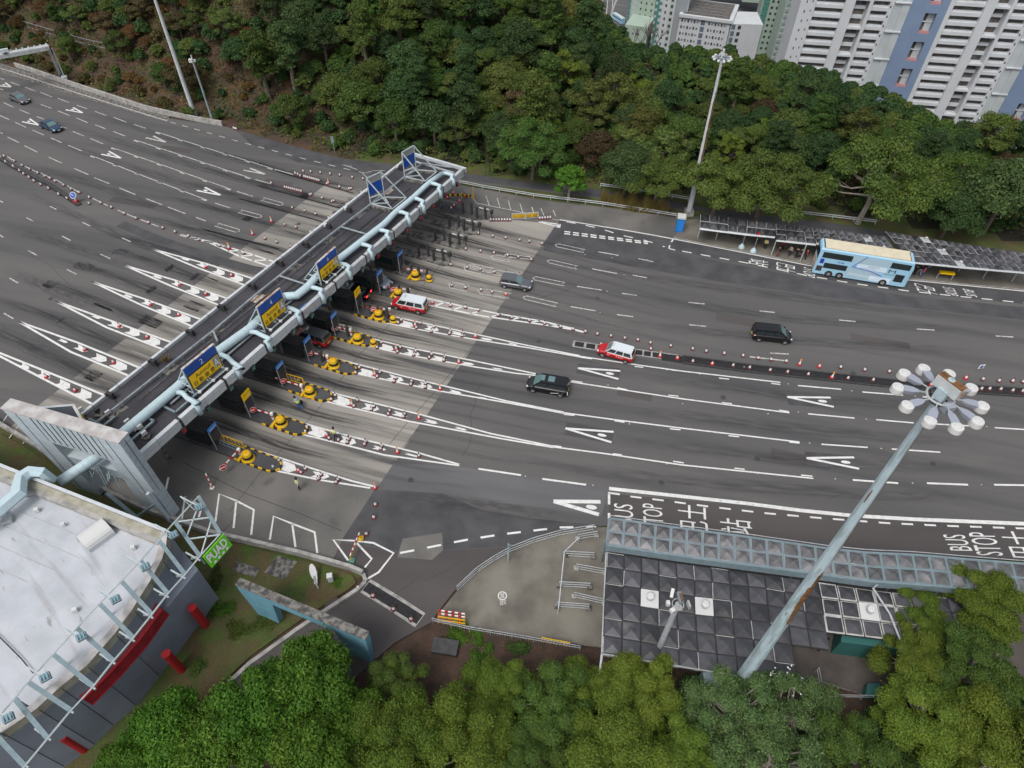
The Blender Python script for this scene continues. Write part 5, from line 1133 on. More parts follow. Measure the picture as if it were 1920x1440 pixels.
for k_ in range(9): b.bar(a.lerp(c, (k_+.3)/9)+Vector((0, 0, .15)), a.lerp(c, (k_+.7)/9)+Vector((0, 0, .85)), .1, .1, 'black')
tag(b.build('yellow_banner'), 'black patterned yellow banner tied to the picket railing', 'banner')
a = P(660, 1052, .05); c = P(677, 1010, .05); b = MB(); n_ = 9
for k_ in range(n_):
    b.bar(a.lerp(c, k_/n_)+Vector((0, 0, 1.0)), a.lerp(c, (k_+1)/n_)+Vector((0, 0, 1.0)), .08, .25, 'red' if k_ % 2 else 'white'); b.bar(a.lerp(c, k_/n_)+Vector((0, 0, .6)), a.lerp(c, (k_+.5)/n_)+Vector((0, 0, .9)), .06, .1, 'yellow')
for q in (a, c): b.bar(q, q+Vector((0, 0, 1.1)), .08, .08, 'yellow'); b.box(q+Vector((0, 0, .08)), (.5, .5, .12), 'tower_teal' if q == a else 'yellow')
tag(b.build('road_barrier'), 'red, white and yellow road barrier at the mouth of the service road', 'barrier')
b = MB(); q = P(597, 1103, .1); r_ = P(587, 1072, .9)
b.tube([q, P(590, 1090, .6), P(588, 1080, .8)], .06, 'galv', 6); nn = Vector((.2, -.5, .8)).normalized(); u_ = nn.cross(NORM).normalized(); v_ = nn.cross(u_)
b.add([r_+u_*.3*math.cos(a_)+v_*.75*math.sin(a_) for a_ in np.linspace(0, 2*math.pi, 16, endpoint=False)], [list(range(16))], 'lamp_white')
b.bar(P(592, 1070, .7), P(592, 1095, .4), .3, .05, 'galv'); tag(b.build('bent_road_sign'), 'bent grey road sign lying tilted on the lawn', 'sign')
b = MB(); q = P(621, 1088, 0); b.box(q+Vector((0, 0, .45)), (.45, .45, .9), 'fascia_white', .2); b.box(q+Vector((0, 0, .93)), (.5, .5, .08), 'lamp_white', .2); tag(b.build('meter_cabinet'), 'small white cabinet standing on the lawn', 'cabinet')
b = MB(); b.box(P(1020-205+20, 1213, .25)+Vector((0, 0, 0)), (2.2, 1.3, .4), 'dark_grey', -.15); tag(b.build('manhole_box'), 'dark low inspection box in the planted bed', 'box')

# ---- far shelter
def far_grid(root, T4, B4, nrow, ncol, z, domes=None):
    tn_ = curve_nodes(T4, z, ncol); bn_ = curve_nodes(B4, z, ncol)
    fr = MB()
    for j in range(ncol):
        for i in range(nrow):
            q = [tn_[j].lerp(bn_[j], i/nrow), tn_[j+1].lerp(bn_[j+1], i/nrow), tn_[j+1].lerp(bn_[j+1], (i+1)/nrow), tn_[j].lerp(bn_[j], (i+1)/nrow)]; cc = sum(q, Vector())/4
            q = [p.lerp(cc, .03) for p in q]; bb = MB()
            if (j*13+i*5+ncol) % 23 == 0: bb.prism([(p.x, p.y) for p in q], z-.05, z+.06, 'fascia_grey'); bb.lathe((cc.x, cc.y, z+.1), [(.13, 0), (.13, .25), (.19, .27), (.19, .38)], 'lamp_white', 10); bevels(root, bb, 'roof_vent')
            else: pyramid(bb, q, .07, .45, 'dome_dark', 'fascia_grey' if (j+i*2) % 5 < 3 else 'dark_grey'); bevels(root, bb, 'rooflight')
            fr.prism([(p.x, p.y) for p in q], z-.25, z-.03, 'dark_grey')
    fr.tube([p-Vector((0, 0, .12)) for p in bn_], .16, 'galv', 4); fr.tube([p-Vector((0, 0, .12)) for p in tn_], .12, 'galv', 4); bevels(root, fr, 'roof_frame')
ZF = 3.1
root = empty('far_bus_shelter', P(1312, 440, 0), 0, 'long grey bus shelter with pyramid rooflights across the far side of the road', 'bus shelter')
far_grid(root, [(1313, 402), (1400, 413), (1455, 420)], [(1312, 428), (1400, 439), (1453, 444)], 2, 8, ZF)
far_grid(root, [(1455, 420), (1522, 428)], [(1456, 450), (1530, 458)], 3, 4, ZF)
far_grid(root, [(1522, 428), (1600, 437), (1660, 445)], [(1531, 456), (1620, 467), (1684, 474)], 4, 9, ZF)
far_grid(root, [(1660, 434), (1800, 457), (1935, 478)], [(1708, 491), (1810, 501), (1960, 514)], 5, 17, ZF+.25)
for px_ in ((1308, 446), (1342, 449), (1392, 458), (1446, 478), (1500, 490), (1742, 502), (1797, 508), (1842, 522), (1897, 527), (1580, 490), (1640, 497)):
    q = P(px_[0], px_[1], .14); bb = MB(); bb.tube([q, q+Vector((0, 0, ZF-.3))], .09, 'galv', 8); bevels(root, bb, 'post')
for (px_, hh, lab) in (((1390, 464), 0, 'left pale blue conical sign base on the far pavement'), ((1412, 472), 2.8, 'right pale blue conical base carrying a thin bus stop pole')):
    q = P(*px_, .14); bb = MB(); bb.lathe(q, [(.45, 0), (.4, .25), (.1, .7)], 'duct_blue', 12)
    if hh: bb.tube([q, q+Vector((0, 0, hh))], .04, 'galv', 6); bb.lathe(q+Vector((0, 0, hh)), [(.18, -.1), (.22, .2), (.1, .5)], 'taxi_red', 8)
    tag(bb.build('stop_pole_base'), lab, 'stop pole', 'pole bases on the far pavement')
b = MB(); a, c = P(1762, 510, 1.3), P(1790, 513, 1.3); b.bar(a, c, .5, .25, 'sign_yellow'); b.bar(a-Vector((0, 0, .1)), a-Vector((0, 0, 1.1)), .1, .1, 'galv'); b.bar(c-Vector((0, 0, .1)), c-Vector((0, 0, 1.1)), .1, .1, 'galv'); tag(b.build('yellow_bench'), 'yellow bar bench under the far shelter', 'bench')
b = MB(); q = P(1273, 431, .14); b.box(q+Vector((0, 0, 1.1)), (1.1, 1.1, 2.2), 'portaloo_blue', -.2); b.box(q+Vector((0, 0, 2.33)), (1.2, 1.2, .26), 'lamp_white', -.2); b.box(q+Vector((0, -.57, 1.0)), (.7, .03, 1.7), 'sign_blue_light', -.2); tag(b.build('portable_toilet'), 'bright blue portable toilet with a white roof beside the tall mast', 'toilet')

# ================================================================ MASTS AND POLES
def up_at(base, toppx, z0=0):       # height of an upright whose foot and top show at two photo points
    B_ = P(*base, z0); T1 = P(*toppx, z0); return B_, (CAM_H-z0)*(1-B_.to_2d().length/T1.to_2d().length)
def lump(root, b, nm, **k): o = b.build(nm, **k); o.parent = root; return o
def high_mast(base, top, r0, r1, lab, mm, head=True, rust=True, z0=0, H_=None, HS_=.74):
    B_, h = up_at(base, top, z0); h = H_ or h; T3 = Vector((P(*top, z0+h).x, P(*top, z0+h).y, h))
    root = empty('high_mast_light', B_, 0, lab, 'light mast', 'high mast floodlight columns')
    lean = Vector((T3.x-B_.x, T3.y-B_.y, 0)); k = min(1, 2.0/max(.01, lean.length)); lean *= k
    b = MB(); N_ = 14; b.tube([Vector((0, 0, 0))+lean*(i/N_)+Vector((0, 0, h*i/N_)) for i in range(N_+1)], [r0+(r1-r0)*i/N_ for i in range(N_+1)], mm, 10); lump(root, b, 'column')
    if rust:
        for (f0, f1, an, wd, j) in rust:
            b = MB(); n_ = 14; vs = []
            for i in range(n_+1):
                f = f0+(f1-f0)*i/n_; rr = r0+(r1-r0)*f+.012; c_ = lean*f+Vector((0, 0, h*f)); w_ = wd*(.8+.5*random.random())*(.35 if i in (0, n_) else 1)
                for s_ in range(5): aa = an+w_*(s_/4-.5)*2; vs.append(c_+Vector((math.cos(aa)*rr, math.sin(aa)*rr, 0)))
            b.add(vs, [(i*5+s_, i*5+s_+1, (i+1)*5+s_+1, (i+1)*5+s_) for i in range(n_) for s_ in range(4)], 'rust'); lump(root, b, 'rust_streak')
    b = MB(); b.box((0, 0, .4), (r0*3, r0*3, .8), 'concrete'); lump(root, b, 'plinth')
    if head:
        c_ = lean+Vector((0, 0, h-1.0)); HD = empty('lamp_head', c_, 0); HD.parent = root; HD.scale = (HS_,)*3; c_ = Vector((0, 0, 0)); par0 = root; root_ = HD
        b = MB(); b.tube([c_+Vector((math.cos(a)*.75, math.sin(a)*.75, 0)) for a in np.linspace(0, 2*math.pi, 17)], .07, 'galv', 6); b.tube([c_+Vector((math.cos(a)*.5, math.sin(a)*.5, -.35)) for a in np.linspace(0, 2*math.pi, 13)], .05, 'steel_dark', 6)
        for a in np.linspace(0, 2*math.pi, 6, endpoint=False): b.bar(c_+Vector((math.cos(a)*.72, math.sin(a)*.72, 0)), c_+Vector((math.cos(a+.5)*.3, math.sin(a+.5)*.3, -.5)), .06, .06, 'steel_dark')
        lump(HD, b, 'ring')
        b = MB(); b.box(c_+Vector((.05, -.05, .9)), (.6, 1.5, .75), 'mast_grey', .5); b.box(c_+Vector((.05, -.05, 1.29)), (.5, 1.5, .06), 'rust', .5); b.box(c_+Vector((.2, -.14, .95)), (.34, 1.3, .62), 'rust_light', .5); b.box(c_+Vector((-.1, -.1, .3)), (.5, .6, .8), 'mast_paint', .5); b.box(c_+Vector((.2, -.75, -.2)), (.55, .45, .5), 'lamp_grey', .2); lump(HD, b, 'winch_housing')
        for i in range(10):
            a = math.radians(18+36*i); u_ = Vector((math.cos(a), math.sin(a), 0)); v_ = Vector((-u_.y, u_.x, 0)); b = MB()
            p0 = c_+u_*1.15; p1 = c_+u_*2.0; vs = []
            for (q, wd, zz, th) in ((p0, .09, .02, .12), (p0+u_*.3, .22, .03, .28), (p1-u_*.15, .25, .02, .3), (p1+u_*.1, .2, 0, .25)):
                for s_, zt_ in ((-1, zz), (1, zz), (.75, zz-th), (-.75, zz-th)): vs.append(q+v_*wd*s_+Vector((0, 0, zt_)))
            fs = [(j*4+s_, j*4+(s_+1) % 4, (j+1)*4+(s_+1) % 4, (j+1)*4+s_) for j in range(3) for s_ in range(4)]+[(0, 1, 2, 3), (15, 14, 13, 12)]
            b.add(vs, fs, 'lamp_grey'); b.bar(c_+u_*.7, p0, .07, .07, 'galv')
            b.lathe(p1+u_*.25+Vector((0, 0, -.42)), [(.3, 0), (.37, .03), (.375, .1), (.36, .3), (.36, .36), (.34, .42), (.2, .44), (.18, .42), (.16, .46), (.05, .47)], 'lamp_white', 18)
            lump(HD, b, 'luminaire')
    return root
high_mast((1373, 1298), (1785, 712), .58, .15, 'nearest blue high mast with ten round lamps and brown rust streaks', 'mast_paint', rust=((.38, .57, -1.35, .42, 0), (.44, .52, -1.75, .25, 0), (.6, .95, -1.0, .1, 0), (.76, .79, -2.6, .12, 0)))
high_mast((1291, 402), (1358, 92), .42, .15, 'grey high mast with lamps rising beside the far bus shelter', 'mast_grey', rust=((.3, .78, -1.2, .45, 0),), HS_=.5)
high_mast((365, 216), (258, -95), .4, .18, 'pale high mast rising out of the picture above the left verge', 'mast_grey', head=True, rust=None)
def cctv(base, top, lab, mm, z0=0, r=.16, full=False):
    B_, h = up_at(base, top, z0); root = empty('camera_pole', B_, 0, lab, 'camera pole', 'camera poles')
    b = MB(); b.tube([(0, 0, 0), (0, 0, h)], [r*1.25, r], mm, 10); lump(root, b, 'pole')
    b = MB()
    if full:
        b.tube([Vector((math.cos(a)*.42, math.sin(a)*.42, h)) for a in np.linspace(0, 2*math.pi, 13)], .04, 'galv', 6); b.box((.1, .25, h+.5), (.3, .8, .35), 'steel_blue', .1); b.box((.14, .2, h+.7), (.16, .65, .05), 'rust', .1)
        b.box((0, -.2, h-.25), (.6, .35, .3), 'frame_pale', .1); lump(root, b, 'winch_head')
        b = MB(); b.box((-.75, 0, h+.1), (.25, .3, .4), 'lamp_white'); b.bar((-.5, .35, h+.3), (-.3, .95, h+.5), .22, .22, 'lamp_white'); b.box((-.45, -.45, h-.1), (.35, .3, .35), 'lamp_white', .5); b.box((.75, -.1, h+.1), (.12, .5, .5), 'frame_pale', .2)
    else: b.box((-.3, 0, h-.1), (.6, .5, .55), 'lamp_white'); b.box((.35, 0, h-.1), (.35, .35, .35), 'galv'); b.tube([(0, 0, h), (0, 0, h+.8)], .1, 'lamp_white', 8)
    lump(root, b, 'cameras'); return root
cctv((1225, 1240), (1266, 1130), 'grey camera pole with white cameras and rusty winch standing over the dark shelter roof', 'galv', r=.2, full=True)
cctv((400, 230), (364, 112), 'slim grey camera pole standing right of the pale mast', 'pipe_grey', r=.16)
# street lamps and far thin poles
b = MB(); q = P(1815, 300, -4); b.tube([q, q+Vector((0, 0, 5)), q+Vector((.8, 0, 5.8))], .08, 'lamp_white', 6); b.box(q+Vector((.9, 0, 5.85)), (.5, .3, .15), 'lamp_white'); tag(b.build('street_lamp'), 'small white street lamp among the dark trees at the right edge', 'street lamp')
b = MB(); q = P(628, 287, 0); b.tube([q, q+Vector((0, 0, 2.6))], .06, 'pipe_grey', 6); b.box(q+Vector((0, 0, 2.4)), (.5, .06, 1.2), 'pipe_grey', .3); tag(b.build('road_sign'), 'narrow grey road sign on a post at the bend of the slip road', 'sign')
# gantry at the left edge
z1 = 6.5; g0, g1 = P(-70, 118, z1), P(92, 88, z1); root = empty('sign_gantry', P(115, 143, 0), 0, 'grey overhead sign gantry reaching in from the left edge of the picture', 'gantry')
b = MB(); b.bar(g0, g1, 1.3, .7, 'fascia_grey'); 
for i in range(9): q = g0.lerp(g1, .4+i*.07)+Vector((.0, .6, .45)); b.box(q, (.22, .22, .2), 'fascia_white')
q = g0.lerp(g1, .52); b.bar(g0+Vector((0, .6, .5)), q+Vector((0, .6, .5)), .5, .8, 'fascia_white'); bevels(root, b, 'box_beam')
b = MB(); q = P(11, 100, z1+.36)
b.box(q, (1.1, .5, .04), 'black', .4); b.box(q, (.5, .9, .05), 'black', .4); bevels(root, b, 'opening')
b = MB(); f = P(115, 145, 0); b.bar(f, g1+Vector((-.3, 0, -.3)), .45, .45, 'galv'); b.bar(P(122, 147, 0), g1+Vector((.3, .2, -.3)), .2, .2, 'fascia_white'); bevels(root, b, 'leg')
b = MB(); b.box(P(121, 146, .3), (1, 1, .6), 'fascia_white', .4); bevels(root, b, 'base')

# guard rails
def guard(name, px, lab, h=.75, z=0, grp='guard rails beside the roads'):
    W_ = PL(px, z); root = empty(name, W_[0], 0, lab, 'guard rail', grp); bb = MB()
    for zz in (h, h-.3): bb.tube([p+Vector((0, 0, zz)) for p in W_], .07, 'galv', 6)
    bevels(root, bb, 'rails')
    for q in interp(W_, 2.4)[:80]: bb = MB(); bb.bar(q, q+Vector((0, 0, h)), .1, .1, 'galv'); bevels(root, bb, 'post')
guard('guard_rail', [(860, 346), (905, 355), (1000, 371), (1130, 387), (1268, 409)], 'galvanised guard rail between the grass verge and the concrete shoulder')
guard('guard_rail', [(1125, 352), (1200, 362), (1290, 378)], 'guard rail along the far side of the slip road behind the straw tuft')
guard('guard_rail', [(1400, 392), (1480, 402), (1560, 411), (1640, 421)], 'guard rail under the big trees behind the far bus shelter')
b = MB(); W_ = PL([(31, 126), (60, 135), (127, 158), (200, 182), (277, 207), (320, 217), (367, 227), (418, 236)], 0)
for a, c in zip(W_[:-1], W_[1:]): b.bar(a+Vector((0, 0, .45)), c+Vector((0, 0, .45)), .35, .9, 'concrete')
tag(b.build('parapet_barrier'), 'pale concrete parapet along the top edge of the left carriageway', 'barrier')
b = MB(); W_ = [PT(*q) for q in [(8, 32), (40, 47), (70, 56), (110, 68), (160, 82), (215, 94)]]
for zz in (0, 1.0):
    b.tube([p+Vector((0, 0, zz)) for p in W_], .05, 'pipe_grey', 5)
for q in interp(W_, 2.5): b.bar(q-Vector((0, 0, .5)), q+Vector((0, 0, 1)), .05, .05, 'pipe_grey')
tag(b.build('slope_railing'), 'thin grey handrail crossing the brown slope at top left', 'railing')

# ================================================================ CONES
def cone_mesh(nm, base, body, lamp=False):
    b = MB(); b.box((0, 0, .03), (.46, .46, .06), base); b.lathe((0, 0, .05), [(.19, 0), (.155, .16)], base, 10); b2_ = b
    b.lathe((0, 0, .21), [(.155, 0), (.09, .38)], body, 10); b.lathe((0, 0, .59), [(.09, 0), (.045, .22)], base if not lamp else body, 10)
    if lamp: b.box((0, 0, .95), (.1, .2, .22), 'orange')
    return b
protos = {}
def cone(px, py, label, grp, kind='n', s=1.0):
    if kind not in protos:
        b = cone_mesh('traffic_cone', {'n': 'cone_dark', 'r': 'cone_red', 'o': 'cone_red'}[kind], 'white', kind == 'o')
        if kind in 'ro': b.lathe((0, 0, .02), [(.29, 0), (.27, .16), (.17, .22)], 'cone_red', 12)
        protos[kind] = b.build('traffic_cone'); o = protos[kind]
    else: o = protos[kind].copy(); COL.objects.link(o)
    q = P(px, py, .02); o.location = (q.x, q.y, .016); o.rotation_euler = (0, 0, random.random()*3); s = s*.88; o.scale = (s, s, s); tag(o, label, 'traffic cone', grp); return o
def cones(lst, desc, grp, ox=0, oy=0, sc=1.0, dy=4, s=1.0):
    for i, it in enumerate(lst):
        k = it[2] if len(it) > 2 else 'n'
        cone(ox+it[0]/sc, oy+(it[1]+dy)/sc, '%s cone from the left %s' % (ordn(i), desc), grp, k, s)
G1 = 'cones along the median'
cones([(5, 880), (35, 907), (78, 933), (113, 957), (137, 975), (167, 995), (195, 1015), (233, 1035), (277, 1057), (333, 1090), (380, 1113)], 'on the dark median strip at the left edge', G1, 0, 0, 3, 8, 1.05)
cones([(27, 875), (84, 903), (128, 928), (170, 948), (216, 970), (255, 988), (285, 1000), (313, 1016), (360, 1038), (403, 1060), (449, 1080), (505, 1107), (570, 1138), (630, 1163), (702, 1198), (768, 1224), (840, 1249), (918, 1279), (987, 1301), (1062, 1325), (1122, 1344), (1238, 1378), (1290, 1390, 'o'), (1373, 1420)], 'in the long row leading down to the canopy', G1, 0, 0, 3, 8, 1.05)
cone(168, 383, 'lone cone between the two rows at the left median end', G1)
cones([(1316, 722), (1323, 724), (1331, 726)], 'of three standing on the verge by the parapet end', 'cones in the upper left', 0, 0, 3, 4)
cones([(1707, 960), (1749, 963), (1803, 968), (1858, 975), (1912, 982)], 'in the spaced row before the blank boards', 'cones in the upper left', 0, 0, 3, 8)
cones([(1662, 972), (1676, 978), (1690, 985)]+[(1712+i*10.4, 990+i*2.8) for i in range(9)], 'of the packed row nearest the hillside', 'cones in the upper left', 0, 0, 3, 8)
cones([(1603+i*11.5, 1050+i*2.9) for i in range(9)], 'of the packed row nearer the camera', 'cones in the upper left', 0, 0, 3, 8)
cones([(1527, 1027), (1645, 1165), (1715, 1183), (1776, 1200), (1850, 1222)], 'in the upper lane row left of the canopy', 'cones in the upper left', 0, 0, 3, 8)
cones([(1528, 1240, 'o'), (1603, 1260), (1666, 1275), (1748, 1300)], 'in the middle lane row left of the canopy', 'cones in the upper left', 0, 0, 3, 8)
cones([(1422, 1312, 'o'), (1492, 1337), (1558, 1358), (1637, 1383)], 'in the lower lane row left of the canopy', 'cones in the upper left', 0, 0, 3, 8)
cones([(1743, 1093), (1752, 1090), (1813, 1110), (1868, 1130), (1879, 1126), (1840, 1030), (1848, 1026, 'o'), (1910, 1048)], 'of the pairs by the upper pad corner', 'cones in the upper left', 0, 0, 3, 8)
cones([(63, 995), (123, 1003), (45, 1060), (56, 1058), (115, 1080), (126, 1076), (30, 1148, 'r'), (40, 1144)], 'of those scattered beside the blank boards', 'cones in the upper left', 640, 0, 3, 8)
cones([(597, 1105, 'r'), (630, 1080, 'r'), (665, 1125, 'r'), (697, 1098, 'r'), (634, 1150, 'r'), (619, 1165)], 'of the roped red group by the far canopy end', 'cones at the far canopy end', 640, 0, 3, 10, 1.05)
cones([(602+i*31, 310) for i in range(8)], 'of the tight row left of the yellow barriers', 'cones at the far canopy end', 820, 360, 6, 14)
cones([(1152, 292), (1182, 290), (1212, 288), (1242, 286), (1270, 284)], 'of the tight row right of the yellow barriers', 'cones at the far canopy end', 820, 360, 6, 14)
cones([(462, 455), (624, 485), (768, 505), (925, 530), (1034, 545), (1176, 570)], 'along the topmost lane line right of the canopy', 'cones on the far lanes', 820, 360, 6, 20)
cones([(320, 630), (487, 655), (637, 675), (790, 700), (910, 720), (1056, 750)], 'along the second lane line right of the canopy', 'cones on the far lanes', 820, 360, 6, 20)
cones([(152, 808), (336, 838), (485, 860), (643, 890), (770, 905), (916, 925, 'r')], 'along the lane line left of the grey hatchback', 'cones on the far lanes', 820, 360, 6, 20)
cones([(162, 1040), (317, 1065), (492, 1090), (618, 1115), (770, 1140, 'r')], 'along the lane line below the grey hatchback', 'cones on the far lanes', 820, 360, 6, 20)
cones([(513, 262, 'o'), (615, 278), (700, 288), (771, 303), (883, 332), (960, 345), (1058, 362), (1143, 378), (1233, 397), (1304, 411), (1373, 425), (1440, 438), (1516, 449), (1594, 462), (1667, 472), (1738, 488), (1852, 505)], 'along the ladder line right of the red taxi', 'cones on the hatched line', 640, 480, 3, 5)
cones([(1740, 522), (1792, 560, 'o'), (1889, 573, 'r')], 'of three just right of the taxi on the grating', G1, 640, 480, 3, 5)
cones([(56, 592), (165, 605, 'r'), (282, 615), (375, 627), (490, 642), (588, 652), (704, 665), (838, 680, 'o'), (927, 687), (1069, 697), (1395, 722, 'r'), (1585, 743, 'r'), (1677, 747), (1722, 747), (1785, 749), (1852, 757), (1908, 760)], 'on the median trough towards the right edge', G1, 1280, 480, 3, 5, 1.02)
cones([(55, 522), (131, 535), (232, 548), (338, 560), (423, 574), (495, 582), (580, 592), (655, 607, 'o'), (767, 620, 'r'), (886, 625), (1021, 640), (1159, 650), (1435, 680, 'r'), (1590, 685, 'r'), (1685, 693), (1775, 702), (1852, 703), (1910, 707)], 'in the row just above the median trough', G1, 1280, 480, 3, 5, 1.02)
WN = ['in the wedge nearest the parking bays', 'in the second white wedge from the bottom', 'in the third white wedge from the bottom', 'in the fourth white wedge from the bottom', 'in the fifth white wedge from the bottom', 'in the sixth white wedge from the bottom']
WC_ = [[(1105, 975), (1035, 1045), (1320, 1085, 'r'), (1350, 1110), (1398, 1070), (1545, 1180), (1575, 1135), (1745, 1220), (1765, 1190)],
       [(1400, 650), (1415, 600), (1640, 690, 'o'), (1665, 725), (1770, 745), (1870, 770), (1890, 725)]]
cones(WC_[0], WN[0], 'cones in the white wedges', 340, 700, 6, 12); cones(WC_[1], WN[1], 'cones in the white wedges', 340, 700, 6, 12)
cones([(42, 1030), (132, 1058), (138, 1043), (222, 1083), (227, 1068), (316, 1100, 'o'), (437, 1122)], 'in the thin end of the second wedge', 'cones in the white wedges', 640, 480, 3, 5)
cones([(1690, 290), (1735, 245)], 'beside the tip of the third island', 'cones in the white wedges', 340, 700, 6, 12)
cones([(60, 832, 'o'), (72, 843), (92, 810), (170, 862), (185, 845), (265, 888), (273, 868), (350, 903), (358, 888), (437, 908, 'o')], WN[2], 'cones in the white wedges', 640, 480, 3, 5)
cones([(645, 1070), (685, 1010), (858, 1085, 'o'), (885, 1112), (915, 1065), (1075, 1165), (1095, 1130), (1265, 1200), (1272, 1168), (1425, 1230), (1430, 1190), (1592, 1248, 'o')], WN[3], 'cones in the white wedges', 560, 520, 6, 12)
cones([(885, 785), (932, 730), (1100, 802, 'o'), (1113, 833), (1147, 783), (1295, 868), (1320, 825), (1470, 898), (1497, 862), (1635, 928), (1640, 898), (1803, 948, 'o')], WN[4], 'cones in the white wedges', 560, 520, 6, 12)
cones([(1120, 508), (1157, 478), (1313, 533, 'o'), (1327, 562), (1367, 512), (1495, 603), (1523, 553), (1698, 628), (1706, 603), (1840, 653), (1845, 623), (2371-2371+1990, 660, 'o')], WN[5], 'cones in the white wedges', 560, 520, 6, 12)
cone(703.5, 915, 'lit red cone at the point of the wedge nearest the parking bays', 'cones in the white wedges', 'o')
cones([(1668, 665), (1735, 515), (1748, 400)], 'of three strung down the dark apron edge', 'cones near the service road', 340, 860, 4.8, 18, 1.1)
cones([(1595, 1150), (1728, 1225), (1728+183, 1345), (2070, 1435)], 'along the dark drain across the service road', 'cones near the service road', 340, 860, 4.8, 12, 1.1)
for i, l in enumerate([[(263, 678), (425, 755)], [(480, 525), (640, 597)], [(673, 392), (830, 455)], [(850, 270), (1008, 330)], [(1012, 160), (1160, 212)], [(1160, 60), (1303, 108)]]):
    cones([(a, c, 'r') for a, c in l], 'in the %s left wedge counting up from the portal' % ordn(i), 'red based cones in the left wedges', 0, 480, 3, 4)
# left-over striped post, keep-left bollard, work barriers
b = MB(); q = P(398, 915, 0)
for k_ in range(6): b.bar(q+Vector((-.05*k_, .1*k_, .05+.28*k_)), q+Vector((-.05*(k_+1), .1*(k_+1), .05+.28*(k_+1))), .12, .12, 'white' if k_ % 2 else 'red')
b.box(q+Vector((0, 0, .05)), (.4, .4, .1), 'white'); tag(b.build('striped_post'), 'leaning red and white post standing alone by the parking bays', 'post')
b = MB(); q = P(144, 380, 0); b.box(q+Vector((0, 0, .2)), (.6, .6, .4), 'cone_red'); b.lathe(q+Vector((0, 0, .9)), [(.1, -.5), (.1, 0)], 'white', 8)
nn = Vector((0, -.75, .6)).normalized(); u_ = nn.cross(NORM).normalized(); v_ = nn.cross(u_)
for rr, mm, off in ((.5, 'white', 0), (.44, 'sign_blue', .015)): b.add([q+Vector((0, 0, 1.3))+nn*off+(u_*math.cos(a_)+v_*math.sin(a_))*rr for a_ in np.linspace(0, 2*math.pi, 16, endpoint=False)], [list(range(16))], mm)
b.bar(q+Vector((-.2, 0, 1.5))+nn*.04, q+Vector((.2, 0, 1.1))+nn*.04, .1, .02, 'white'); tag(b.build('keep_left_sign'), 'round blue keep left sign on a red base at the median end', 'sign')
for i, (a, c) in enumerate([((960, 412), (984, 411)), ((985, 411), (1009, 409))]):
    A_, Cc = P(*a), P(*c); bb = MB()
    for zz in (.15, 1.05): bb.bar(A_+Vector((0, 0, zz)), Cc+Vector((0, 0, zz)), .06, .06, 'fascia_white')
    for f in (0, 1): q = A_.lerp(Cc, f); bb.bar(q, q+Vector((0, 0, 1.1)), .06, .06, 'fascia_white')
    bb.bar(A_.lerp(Cc, .04)+Vector((0, 0, .6)), Cc.lerp(A_, .04)+Vector((0, 0, .6)), .04, .6, 'yellow')
    for f in (.15, .3, .7, .85): q = A_.lerp(Cc, f); bb.bar(q+Vector((0, -.03, .4)), q+Vector((0, -.03, .8)), .25, .02, 'black')
    q = A_.lerp(Cc, .5); bb.bar(q+Vector((0, -.03, .35)), q+Vector((0, -.03, .85)), .3, .02, 'white' if i else 'orange')
    tag(bb.build('work_fence'), ('left yellow mesh work barrier between the two cone rows', 'right yellow mesh work barrier between the two cone rows')[i], 'barrier', 'yellow mesh work barriers')
b = MB()
for (a, c) in (((838, 372), (866, 372)), ((866, 372), (888, 374))):
    A_, Cc = P(*a), P(*c)
    for k_ in range(6): b.bar(A_.lerp(Cc, k_/6)+Vector((0, 0, .6)), A_.lerp(Cc, (k_+1)/6)+Vector((0, 0, .6)), .12, .3, 'yellow' if k_ % 2 else 'black')
for q_ in ((888, 374), (866, 372)): q = P(*q_); b.bar(q, q+Vector((0, 0, 2.2 if q_[0] > 870 else 1)), .14, .14, 'yellow')
tag(b.build('striped_barrier'), 'black and yellow striped barrier by the far canopy end', 'barrier')
b = MB(); q = P(1852, 693, 0); b.box(q+Vector((-1, 0, .5)), (.7, .06, .6), 'white', .2); b.box(q+Vector((-1, -.05, .5)), (.3, .03, .4), 'sign_blue', .2); tag(b.build('arrow_sign'), 'small white and blue sign behind the nearest mast lamps', 'sign')

